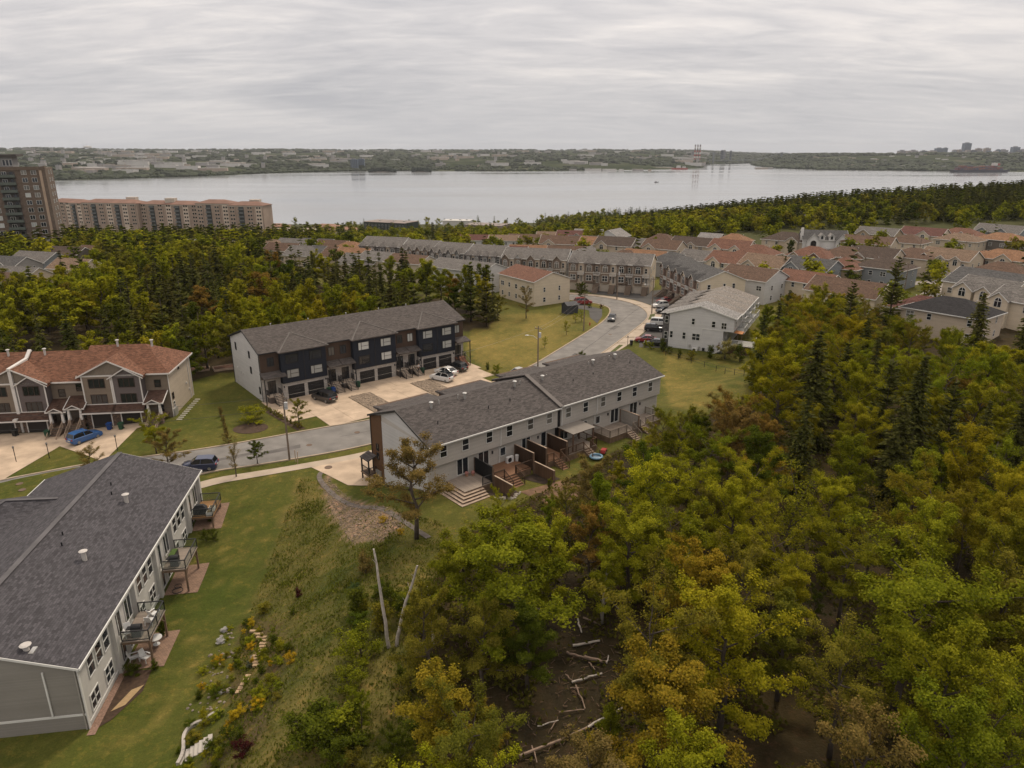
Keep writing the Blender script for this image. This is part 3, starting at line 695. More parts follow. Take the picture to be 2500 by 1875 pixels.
# ================================================================ dark townhouses (behind the driveway)
def build_dark():
    L = 40.0
    t = building('townhouse_row', 'long three storey townhouse row in navy and brown with white stone garages', 'townhouse', C_ORG, C_ANG, (-2, 42, -4, 18))
    greyw = siding('pale_grey', (.53, .515, .50), pitch=.12, depth=.3); navy = siding('navy', (.014, .018, .028), pitch=.3, depth=.25, vertical=True)
    brown = siding('dark_brown', (.075, .048, .034), pitch=.16); roofm = shingle('charcoal_brown', (.082, .070, .064))
    stone = bricky('white_stone', (.52, .48, .44), (.40, .37, .34), (.30, .28, .26), .42, .17, .02, .9, .5, .25, .6)
    yr, ze, zr, yb = 7.8, 8.45, 10.95, 15.4
    # walls: body in three materials by storey and place
    gable_wall(t, greyw, 0, L, .9, yb, -.5, ze, zr - .1, yr)
    entries = [(0, 3.1), (11.0, 16.1), (24.5, 29.4), (37.5, 40.0)]
    bays = [(3.1, 11.0), (16.1, 24.5), (29.4, 37.5)]
    for a, b in entries:
        box_part('entry_wall', brown, t, a + .004, b - .004, .6, .95, 4.0, ze); box_part('stone_facing', stone, t, a + .004, b - .004, .62, .96, -.3, 4.0)
    for a, b in bays:
        bw = box_part('garage_wall', stone, t, a, b, 0, 1.2, -.3, 2.95)
        bay = box_part('bay', navy, t, a, b, -.35, 1.2, 2.95, ze + .05)
        box_part('corner_board', BLKTRIM, bay, (a + b) / 2 - .06, (a + b) / 2 + .06, -.375, -.352, 2.95, ze)
        hw = (b - a) / 2; m = (a + b) / 2
        for i, xc in enumerate((a + hw * .5 - .1, b - hw * .5 + .1)):
            for zz in (3.75, 6.3):
                o = window(t, xc, -.35, zz, 2.15, 1.5, 'f', 'side', BLKTRIM, rnd.choice([BLIND] * 5 + [CURT, GLASS]))
            garage_door(t, m + (-1 if i == 0 else 1) * 1.75 + .1, -.004, .06, 2.85, 2.25, mat('garage_black', (.02, .019, .02), .5, .1), mat('garage_lite', (.055, .055, .055), .2, .1))
        # hip roof over the bay, dying into the main slope
        s = (zr - ze) / (yr - .4); zf = ze + .02; ya = 4.9; za = ze + (ya - .4) * s + .25
        MB().add([(a - .4, -.85, zf), (b + .4, -.85, zf), (m, ya, za), (a - .4, .45, zf + .14), (b + .4, .45, zf + .14), (a - .4, -.85, zf - .18), (b + .4, -.85, zf - .18), (a - .4, .45, zf - .18), (b + .4, .45, zf - .18)],
                 [(0, 1, 2), (0, 2, 3), (1, 4, 2), (5, 6, 1, 0), (7, 5, 0, 3), (6, 8, 4, 1), (5, 7, 8, 6)]).build('bay_roof', roofm, t)
        cap = MB(); zc = lambda p: (p[0], p[1], p[2] + .02)
        cap.bar(zc((a - .4, -.85, zf)), zc((m, ya, za)), .26, .05); cap.bar(zc((b + .4, -.85, zf)), zc((m, ya, za)), .26, .05); cap.build('ridge_cap', mat('ridge_cap', (.11, .098, .09), .9, .2), t)
        for xc in (a + .25, b - .25): box_part('wall_lamp', BLACK, t, xc - .08, xc + .08, -.14, 0, 2.15, 2.5)
    r = gable_roof(t, roofm, 0, L, .6, yb, ze, zr, .35, .18, yr, BLKTRIM)
    # doors with porch roof, landing and flight of steps
    rail = BLACK
    doors = [(1.55, 'l'), (12.25, 'l'), (14.75, 'r'), (25.7, 'l'), (28.2, 'r'), (38.7, 'r')]
    red = mat('red_steps', (.20, .085, .05), .8, .2)
    for i, (xc, sd) in enumerate(doors):
        d = window(t, xc, .62, 1.35, 1.35, 2.2, 'f', 'three_hung', BLKTRIM, GLASS if i != 5 else CURT, 'door')
        window(t, xc + (.15 if sd == 'l' else -.15), .60, 6.05, 1.15, 1.55, 'f', 'slide', BLKTRIM, rnd.choice([BLIND, CURT, GLASS]))
        sm = red if i == 5 else mat('pale_step', (.50, .40, .31), .8, .12)
        box_part('landing', sm, t, xc - 1.05, xc + 1.05, -.75, .61, 1.12, 1.28)
        box_part('landing_base', mat('landing_base', (.10, .08, .07), .9, .2), t, xc - .95, xc + .95, -.68, .6, .07, 1.12)
        stairs(t, xc - (.0 if i else -.35), 1.25, -.75, 1.28, -2.75, .08, 7, sm, rail, BLKTRIM if i != 5 else red, bal=False)
        railing(t, [(xc - 1.0, .5, 1.28), (xc - 1.0, -.7, 1.28)], .95, rail, .06, .12, .022); railing(t, [(xc + 1.0, .5, 1.28), (xc + 1.0, -.7, 1.28)], .95, rail, .06, .12, .022)
        e0, e1 = [(a, b) for a, b in entries if a <= xc <= b][0]
        if i in (0, 5): p0, p1 = (e0 - .3, e1 + .5) if i == 0 else (e0 - .1, e1 + .5)
        else: p0, p1 = ((e0 + .05, (e0 + e1) / 2 - .05) if sd == 'l' else ((e0 + e1) / 2 + .05, e1 - .05))
        pr = MB().prism([(p0, .6, 5.05), (p1, .6, 5.05), (p1, -1.35, 4.45), (p0, -1.35, 4.45)], (0, 0, .14)).build('porch_roof', roofm, t)
        px_ = p0 + .12 if sd == 'l' else p1 - .12
        box_part('porch_post', BLACK, t, px_ - .07, px_ + .07, -1.25, -1.11, .07, 4.5)
        if i == 5: box_part('porch_post', BLACK, t, p0 + .1, p0 + .24, -1.25, -1.11, .07, 4.5)
    # left end
    for y, z in ((2.3, 1.2), (5.6, 3.9), (5.7, 6.6)): window(t, 0, y if z > 2 else 2.0, z, .7, 1.25, 'l', 'hung', BLKTRIM)
    window(t, 0, 12.6, 6.6, .7, 1.4, 'l', 'hung', BLKTRIM); 
    for y, z in ((12.8, 3.3), (11.2, 2.9), (10.2, 2.8)): box_part('dryer_vent', WHITE, t, -.12, 0, y - .1, y + .1, z, z + .2)
    box_part('downpipe', BLKTRIM, t, -.09, 0, .95, 1.05, 0, 8.4); box_part('downpipe', BLKTRIM, t, -.09, 0, 15.3, 15.4, 0, 8.4)
    for x in (6, 13, 20.5, 27.4, 33.5):
        pipe(t, x, 11.2, 9.7, .9)
    return t
build_dark()

# ================================================================ grey townhouses in the middle (rear side to the camera)
def build_grey():
    t = building('townhouse_row', 'long pale grey townhouse row with dark shingle roof and rear decks', 'townhouse', D_ORG, D_ANG, (-2, 42, -19, 4))
    wal = siding('warm_grey', (.46, .425, .385), pitch=.12, depth=.35); end = siding('light_grey', (.52, .505, .49), pitch=.12, depth=.3)
    brn = siding('chestnut', (.115, .058, .028), pitch=.16); rf = shingle('charcoal', (.078, .068, .064)); blk = mat('dark_panel', (.012, .011, .012), .6, .1)
    yr, ze, zr = -6.5, 8.62, 10.95
    def half(x0, x1, dy, dz):
        MB().prism([(x0, 0 + dy, -.6), (x0, -12.62, -.6), (x0, -12.62, 6.0), (x0, -13.05, 6.0), (x0, -13.05, ze + dz), (x0, yr, zr + dz - .05), (x0, dy, ze + dz)], (x1 - x0, 0, 0)).build('wall', wal, t)
        r = gable_roof(t, rf, x0, x1, -13.05, dy, ze + dz, zr + dz, .38, .17, yr, None, .3)
        f = MB(); s = (zr - ze) / 6.55; zz = ze + dz - .38 * s
        f.box(x0 - .3, x1 + .3, -13.56, -13.44, zz + .06, zz + .21); f.build('gutter', WHITE, r)
        f = MB(); a = x0 - .3
        for (ya, za, yb_, zb) in ((-13.43, zz, yr, zr + dz), (yr, zr + dz, dy + .38, ze + dz - .38 * (zr - ze) / (dy - yr))):
            f.prism([(a - .005, ya, za + .0), (a - .005, yb_, zb + .0), (a - .005, yb_, zb + .25), (a - .005, ya, za + .25)], (-.06, 0, 0))
        f.build('rake_board', BLKTRIM, r)
    half(0, 19.6, 0, 0); half(20.2, 40.2, .5, .18)
    box_part('recess_panel', blk, t, 19.6, 20.2, -12.9, .2, -.3, 8.75)
    s = (zr - ze) / 6.55
    fl = MB(); fl.bar((19.9, -13.55, ze - .5 * s + .42), (19.9, yr, zr + .52), .62, .14); fl.bar((19.9, yr, zr + .52), (19.9, .6, ze + .42), .62, .14); fl.build('party_wall_flashing', mat('flashing', (.105, .09, .083), .7, .15), t)
    # end wall facing left
    MB().box(-.03, 0.0, -12.55, -2.55, -.5, ze - .05).prism([(-.03, -13.0, ze - .06), (-.03, yr, zr - .06), (-.03, -2.55, ze + (2.55) * .30)], (.029, 0, 0)).build('end_wall', end, t)
    MB().prism([(-.06, -2.55, -.5), (-.06, .25, -.5), (-.06, .25, ze - .05), (-.06, -2.55, ze + .72)], (.33, 0, 0)).build('brown_panel', brn, t)
    window(t, -.03, -7.8, 6.3, .85, 1.5, 'l', 'hung', BLKTRIM); window(t, -.06, -1.3, 3.1, .55, .9, 'l', 'fixed', BLKTRIM); window(t, -.06, -1.3, 4.3, .55, .9, 'l', 'fixed', BLKTRIM)
    box_part('downpipe', BLKTRIM, t, -.14, -.06, .1, .2, 0, 8.6)
    mt = MB()
    for k in range(3): mt.box(-.25, -.061, -1.9 + k * .45, -1.6 + k * .45, .9, 1.6)
    mt.build('meter_box', GALV, t)
    # porch at the left front corner
    MB().prism([(-1.35, -.9, 2.9), (-1.35, 1.2, 2.9), (-.1, 1.2, 3.35), (-.1, -.9, 3.35)], (0, 0, .14)).build('porch_roof', rf, t)
    for y in (-.75, 1.05): box_part('porch_post', BLACK, t, -1.27, -1.12, y - .08, y + .08, 0, 2.92)
    box_part('porch_floor', TIMB, t, -1.35, -.1, -.9, 1.2, .85, 1.0)
    railing(t, [(-1.25, -.8, 1.0), (-1.25, 1.1, 1.0)], .95, BLACK, .06, .12, .022); railing(t, [(-.2, -.8, 1.0), (-1.25, -.8, 1.0)], .95, BLACK, .06, .12, .022)
    # front bays with hip roofs: only their tops rise behind the ridge
    for a, b, dz in ((2.2, 9.8, 0), (11.8, 18.9, 0), (22.4, 29.0, .18), (31.6, 38.8, .18)):
        box_part('front_bay', brn, t, a, b, 0, 2.4, -.2, ze + .1 + dz)
        s2 = (zr - ze) / 6.6; zf = ze + dz - .02
        MB().add([(a - .35, 2.8, zf), (b + .35, 2.8, zf), ((a + b) / 2 - 1.4, -2.6, zf + 1.0), ((a + b) / 2 + 1.4, -2.6, zf + 1.0), (a - .35, -.6, zf + .25), (b + .35, -.6, zf + .25), (a - .35, 2.8, zf - .2), (b + .35, 2.8, zf - .2), (a - .35, -.6, zf - .2), (b + .35, -.6, zf - .2)],
                 [(0, 1, 3, 2), (0, 2, 4), (1, 5, 3), (6, 7, 1, 0), (8, 6, 0, 4), (7, 9, 5, 1)]).build('front_bay_roof', rf, t)
    # windows at the rear
    for x in (1.85, 4.95, 8.45, 11.55, 14.95, 18.15, 21.5, 24.7, 28.05, 31.3, 34.5, 37.9):
        window(t, x, -13.05, 6.85, 1.0, 1.45, 'f', 'hung', WHITE, rnd.choice([GLASS, GLASS, CURT]))
    for x in (4.75, 7.85, 14.6, 21.2, 30.95, 34.9): window(t, x, -12.62, 3.72, 1.7 if x not in (14.6, 21.2) else 1.5, 2.08, 'f', 'slide', WHITE, GLASS, 'patio_door')
    window(t, 17.55, -12.62, 3.72, .95, 2.05, 'f', 'fixed', WHITE, GLASS, 'door')
    window(t, 10.85, -12.62, 4.35, .9, 1.15, 'f', 'fixed', WHITE); window(t, 27.6, -12.62, 4.35, .9, 1.15, 'f', 'fixed', WHITE); window(t, 24.9, -12.62, 4.9, 1.2, .5, 'f', 'fixed', WHITE)
    for x in (9.2, 16.6, 29.6, 36.3): box_part('wall_lamp', BLACK, t, x - .08, x + .08, -12.76, -12.62, 5.1, 5.45)
    for x, z0, z1 in ((10.2, 6.0, 8.5), (10.25, 3.6, 6.0), (20.35, 6.0, 8.6), (20.4, 3.0, 5.95), (26.9, 6.0, 8.6), (26.9, 3, 5.95)):
        y = -13.05 if z1 > 7 else -12.62
        box_part('downpipe', WHITE, t, x - .05, x + .05, y - .09, y, z0, z1)
    # roof fittings
    zrf = lambda y: zr + .2 - abs(y - yr) * (zr - ze) / 6.55
    for x, y, h, b in ((4.0, -7.6, .75, 1), (5.3, -7.3, .6, 0), (8.2, -7.2, .6, 0), (9.0, -7.5, .75, 1), (16.9, -7.7, .75, 1), (18.0, -7.5, .5, 0), (21.5, -8.0, .75, 1), (22.6, -7.6, .5, 0), (30.9, -7.4, .6, 0), (31.7, -7.5, .75, 1), (35.4, -7.2, .6, 0), (36.3, -7.5, .75, 1)):
        pipe(t, x, y, zrf(y) - .05, h, .15 if b else .06, GALV, bool(b))
    for x, y in ((3.0, -10.4), (10.6, -10.2), (14.2, -10.0), (25.6, -9.7), (29.7, -9.5), (37.6, -9.3)): pipe(t, x, y, zrf(y) - .05, .5, .06, BLACK, False)
    return t
build_grey()
def deck(label, x0, x1, yo, floor, zf=3.55, zg=2.72, rail=None, skip=(), step=None, steps=5, boards=None, sw=1.3, corner=False):
    o, a = D_ORG, R(D_ANG)
    d = thing('deck', label, 'deck', (o[0], o[1], 0), a)
    box_part('deck_floor', floor, d, x0, x1, yo, -12.64, zf - .06, zf)
    box_part('rim_joist', boards or TIMB, d, x0 + .02, x1 - .02, yo + .02, yo + .08, zg - .1, zf - .062)
    box_part('rim_joist', boards or TIMB, d, x0 + .02, x0 + .08, yo + .1, -12.66, zg - .1, zf - .062)
    for x in (x0 + .15, x1 - .15):
        for y in (yo + .2, -13.6): box_part('post', TIMB, d, x - .07, x + .07, y - .07, y + .07, zg - .4, zf - .063)
    if step is not None:
        stairs(d, step, sw, yo, zf, yo - .32 * steps, zg, steps, STEPW if floor is not DECKR else DECKR, rail, TIMB)
    if rail:
        segs = []
        if 'f' not in skip:
            if step is None: segs.append([(x0 + .05, yo + .05, zf), (x1 - .05, yo + .05, zf)])
            else:
                if step - sw / 2 - x0 > .5: segs.append([(x0 + .05, yo + .05, zf), (step - sw / 2, yo + .05, zf)])
                if x1 - step - sw / 2 > .5: segs.append([(step + sw / 2, yo + .05, zf), (x1 - .05, yo + .05, zf)])
        if 'l' not in skip: segs.append([(x0 + .05, yo + .05, zf), (x0 + .05, -12.8, zf)])
        if 'r' not in skip: segs.append([(x1 - .05, yo + .05, zf), (x1 - .05, -12.8, zf)])
        for s in segs: railing(d, s, 1.0, rail, .09, .15, .035)
    return d
def screen(label, x, y0, y1, z0, z1, m, cap=None, thick=.1):
    o = thing('privacy_screen', label, 'privacy screen', (D_ORG[0], D_ORG[1], 0), R(D_ANG))
    n = max(2, round(abs(y1 - y0) / .42)); lo, hi = min(y0, y1), max(y0, y1)
    for i in range(n): box_part('board', m, o, x - thick / 2 + (.012 if i % 2 else 0), x + thick / 2 + (.012 if i % 2 else 0), lo + (hi - lo) * i / n + .008, lo + (hi - lo) * (i + 1) / n - .008, z0, z1)
    box_part('cap_rail', cap or STEPW, o, x - .09, x + .09, lo - .03, hi + .03, z1 + .002, z1 + .05)
    for y in (lo, hi): box_part('post', TIMB, o, x - .08, x + .08, y - .08, y + .08, z0 - .3, z1 - .01)
    return o
wdk = banded('stained_boards', (.062, .036, .022), .16, .5, .8, .3, True); wbl = mat('black_boards', (.010, .010, .010), .7, .2); wmid = banded('fence_boards', (.115, .066, .038), .14, .6, .8, .3, True)
wgrey = banded('pale_boards', (.33, .30, .265), .2, .4, .8, .1)
d1 = deck('grey board deck with wraparound steps behind the thin maple', 2.4, 6.35, -16.3, DECKG, rail=None)
for i in range(4):   # steps wrap round its outer corner
    z = 3.55 - .19 * (i + 1); e = .36 * (i + 1)
    box_part('step', STEPW, d1, 2.4 - e, 4.9, -16.3 - e, -16.3 - e + .39, z - .06, z); box_part('step', STEPW, d1, 2.4 - e, 2.4 - e + .39, -16.3 - e + .395, -13.4, z - .06, z)
    box_part('riser', DECKR, d1, 2.45 - e, 4.88, -16.2 - e, -16.0 - e + .1, z - .2, z - .062)
railing(d1, [(4.95, -16.25, 3.55), (6.25, -16.25, 3.55)], 1.0, BLACK, .08, .14, .025)
deck('reddish board deck with dark railing and central steps', 6.6, 12.4, -16.2, DECKR, rail=wdk, skip=('l', 'r'), step=9.1, sw=1.7)
deck('narrow timber deck with steps between two brown board screens', 15.0, 18.1, -16.3, DECKR, rail=wmid, skip=('l', 'r'), step=16.6, sw=1.1)
deck('timber deck under the canopy gazebo', 18.4, 23.6, -16.4, DECKG, rail=wmid, step=21.8, sw=1.2)
deck('raised timber deck with grey balustrade beside the pale screen', 26.6, 32.0, -15.9, DECKG, rail=WOODG, skip=('r',), step=30.6, sw=1.2)
deck('far timber deck half hidden behind the leafy corner tree', 32.5, 37.5, -15.7, DECKG, rail=WOODG, skip=('l',), step=33.6, sw=1.1)
screen('black privacy screen with hanging baskets beside the patio door', 6.5, -12.7, -16.2, 3.56, 5.35, wbl, wbl)
screen('tall dark board screen right of the reddish deck', 12.75, -12.7, -16.2, 3.0, 5.35, wdk)
screen('brown board screen left of the narrow deck', 14.85, -12.7, -16.2, 2.8, 5.4, wdk)
screen('brown board screen right of the narrow deck', 18.25, -12.7, -16.3, 2.8, 5.4, wdk)
screen('pale grey board screen with square vent on the far deck', 32.2, -12.7, -16.0, 2.9, 5.4, wgrey)
screen('low brown fence panel below the black screen', 6.6, -16.4, -19.6, 2.5, 4.3, wmid)
screen('low brown fence panel right of the reddish deck steps', 12.8, -16.4, -19.8, 2.5, 4.3, wmid)
def gazebo():
    o = thing('gazebo', 'timber framed gazebo with flat grey fabric canopy', 'gazebo', (D_ORG[0], D_ORG[1], 0), R(D_ANG))
    x0, x1, y0, y1 = 19.6, 23.2, -16.0, -13.5
    br = mat('gazebo_brown', (.12, .07, .045), .7, .2)
    for x in (x0, x1):
        for y in (y0, y1): box_part('post', br, o, x - .08, x + .08, y - .08, y + .08, 3.56, 5.9)
    MB().add([(x0 - .2, y0 - .2, 6.0), (x1 + .2, y0 - .2, 6.0), (x1 + .2, y1 + .2, 6.1), (x0 - .2, y1 + .2, 6.1), (x0 - .2, y0 - .2, 6.03), (x1 + .2, y0 - .2, 6.03), (x1 + .2, y1 + .2, 6.13), (x0 - .2, y1 + .2, 6.13)], [(0, 3, 2, 1), (4, 5, 6, 7), (0, 1, 5, 4), (1, 2, 6, 5), (2, 3, 7, 6), (3, 0, 4, 7)]).build('canopy', mat('canopy_fabric', (.22, .195, .17), .9, .1), o)
    for a, b in (((x0, y0), (x1, y0)), ((x1, y0), (x1, y1)), ((x1, y1), (x0, y1)), ((x0, y1), (x0, y0))): MB().bar((*a, 5.9), (*b, 5.95), .14, .16).build('beam', br, o)
gazebo()

# ================================================================ slate-roofed building at lower left
def build_slate():
    L, Wd = 34.7, 17.0; zb, ze, zr, yr = -2.7, 2.95, 5.75, 8.55
    t = building('apartment_house', 'low grey apartment house with broad slate grey shingle roof and rear decks', 'house', A_ORG, A_ANG, (-2, 37, -4, 20))
    wh = mat('pale_stucco', (.50, .48, .45), .85, .08, .8, bump=.2, bscale=25); gs = siding('taupe_grey', (.27, .25, .225), pitch=.12, depth=.35)
    rf = shingle('slate', (.066, .062, .068)); cap = mat('slate_cap', (.10, .094, .098), .9, .2)
    gable_wall(t, wh, 0, L, 0, Wd, zb - 1.2, ze, zr - .1, yr)
    MB().prism([(-.03, .02, zb - .8), (-.03, Wd, zb - .8), (-.03, Wd, ze), (-.03, yr, zr - .1), (-.03, .02, ze)], (.029, 0, 0)).build('end_wall', gs, t)
    box_part('end_trim', WHITE, t, -.09, -.031, 0, Wd, zb + 1.3, zb + 1.48); box_part('corner_board', WHITE, t, -.1, .12, -.06, .02, zb - .8, ze)
    box_part('downpipe', WHITE, t, -.14, -.05, 2.3, 2.42, -1.15, 2.9); box_part('downpipe', mat('grey_pipe', (.3, .28, .25), .6, .1), t, -.14, -.05, .12, .22, zb, 2.9)
    gable_roof(t, rf, 0, L, 0, Wd, ze, zr, .25, .16, yr, WHITE, .25)
    MB().bar((-.3, yr, zr + .24), (L + .3, yr, zr + .24), .5, .05).build('ridge_cap', cap, t)
    # lower cross wing roofs on the street side
    for a, b in ((20.5, 30.5), (6.0, 15.0)):
        m = (a + b) / 2
        MB().add([(a, Wd + 4.5, ze - .1), (b, Wd + 4.5, ze - .1), (m, Wd - .4, ze + 2.2), (m, yr + 3.0, ze + 2.05), (a, Wd - 1.5, ze + .35), (b, Wd - 1.5, ze + .35), (a, Wd + 4.5, ze - .3), (b, Wd + 4.5, ze - .3)],
                 [(0, 1, 2), (0, 2, 3, 4), (1, 5, 3, 2), (6, 7, 1, 0)]).build('wing_roof', rf, t)
        box_part('wing_wall', gs, t, a + .5, b - .5, Wd - .5, Wd + 4, -1.2, ze - .31)
        MB().bar((m, Wd - .4, ze + 2.23), (m, yr + 3.0, ze + 2.08), .35, .05).bar((a, Wd + 4.5, ze - .08), (m, Wd - .4, ze + 2.23), .35, .05).build('ridge_cap', cap, t)
    # rear elevation: piers, tall windows above and below, patio doors behind the decks
    for u in range(3):
        o = 11.0 * u
        for x in (2.0, 3.5, 5.0): window(t, o + x, 0, .75, 1.15, 1.95, 'f', 'hung', WHITE, GLASS)
        for x in (1.65, 4.55): window(t, o + x, 0, -1.95, 1.6, 1.55, 'f', 'two_hung', WHITE, GLASS)
        box_part('pier', wh, t, o + 6.05, o + 6.65, -.32, -.002, zb - .8, ze - .1)
        box_part('pier', wh, t, o + 11.0, o + 11.45, -.40, -.002, zb - .8, ze + .05)
        for x, w in ((7.5, 1.5), (9.9, 1.5)): window(t, o + x, 0, .1, w, 2.3, 'f', 'slide', WHITE, GLASS, 'patio_door')
        for x, w in ((7.5, 1.5), (9.8, 1.6)): window(t, o + x, 0, zb + .2, w, 2.1, 'f', 'slide', WHITE, GLASS, 'patio_door')
        box_part('sill_band', WHITE, t, o + .2, o + 6.0, -.06, -.002, zb + .35, zb + .5)
    zf = lambda y: ze + .2 + y * (zr - ze) / yr
    for x, y, h, r in ((13.1, 4.2, 1.0, .2), (24.3, 4.4, 1.0, .2)): pipe(t, x, y, zf(y) - .1, h, r, mat('white_pipe', (.46, .43, .40), .4, .1))
    pipe(t, .9, 3.6, zf(3.6) - .05, .45, .22, mat('white_pipe', (.46, .43, .40), .4, .1)); box_part('vent_plate', GALV, t, .5, 1.3, 3.0, 3.7, zf(3.3) - .12, zf(3.3) + .03)
    for x, y in ((16.3, 7.2), (14.6, 6.6), (27.1, 6.8), (25.2, 6.1), (5.6, 7.6)): pipe(t, x, y, zf(y) - .05, .45, .07, BLACK, False)
    box_part('utility_meter', BLACK, t, -.35, -.031, 8.4, 9.0, -2.2, -1.3)
    return t
build_slate()
def rail_glass():
    m, nt, b = mk('rail_glass'); N = nt.nodes; tr = N.new('ShaderNodeBsdfTransparent'); tr.inputs[0].default_value = (.93, .95, .94, 1); mx = N.new('ShaderNodeMixShader'); mx.inputs[0].default_value = .09
    b.inputs['Base Color'].default_value = (.2, .22, .21, 1); b.inputs['Roughness'].default_value = .08
    lnk(nt, tr.outputs[0], mx.inputs[1]); lnk(nt, b.outputs[0], mx.inputs[2]); lnk(nt, mx.outputs[0], N['Material Output'].inputs[0]); return m
CLEAR = rail_glass()
def slate_deck(x0, x1, label, floor, rail):
    a = R(A_ANG); d = thing('deck', label, 'deck', (A_ORG[0], A_ORG[1], 0), a)
    zf = 0.05; yo = -2.75
    box_part('deck_floor', floor, d, x0, x1, yo, -.42, zf - .06, zf)
    box_part('beam', TIMB, d, x0 + .05, x1 - .05, yo + .1, yo + .24, zf - .32, zf - .062); box_part('beam', TIMB, d, x0 + .03, x0 + .12, yo + .26, -.44, zf - .28, zf - .062); box_part('beam', TIMB, d, x1 - .12, x1 - .03, yo + .26, -.44, zf - .28, zf - .062)
    for x in (x0 + .2, x1 - .2):
        wx, wy = W(A_ORG, A_ANG, x, yo + .17)
        box_part('post', TIMB, d, x - .08, x + .08, yo + .08, yo + .25, T(wx, wy) - .2, zf - .33)
        k = 1 if x < (x0 + x1) / 2 else -1
        MB().bar((x, yo + .17, zf - 1.1), (x + k * .8, yo + .17, zf - .33), .09).build('brace', TIMB, d)
    for s in ([(x0 + .05, -.5, zf), (x0 + .05, yo + .05, zf)], [(x0 + .05, yo + .05, zf), (x1 - .05, yo + .05, zf)], [(x1 - .05, yo + .05, zf), (x1 - .05, -.5, zf)]):
        railing(d, s, 1.0, rail, .07, .14, .03, glassm=CLEAR)
    p = [W(A_ORG, A_ANG, *q) for q in ((x0 - .2, -.3), (x1 + .4, -.3), (x1 + .6, -3.5), (x0 - .1, -3.5))]
    sheet('patio', p, bricky('paver', (.30, .19, .13), (.22, .14, .10), (.12, .09, .07), .3, .15, .012), .05)
slate_deck(6.6, 10.9, 'near raised deck with white chairs and glass railing', DECKG, BLACK)
slate_deck(17.6, 21.9, 'middle raised deck with grill and glass railing', DECKG, BLACK)
slate_deck(28.5, 32.6, 'far raised deck of orange boards with covered grill', banded('deck_boards_amber', (.30, .165, .07), .14, .6, .8, .2, True), BLACK)

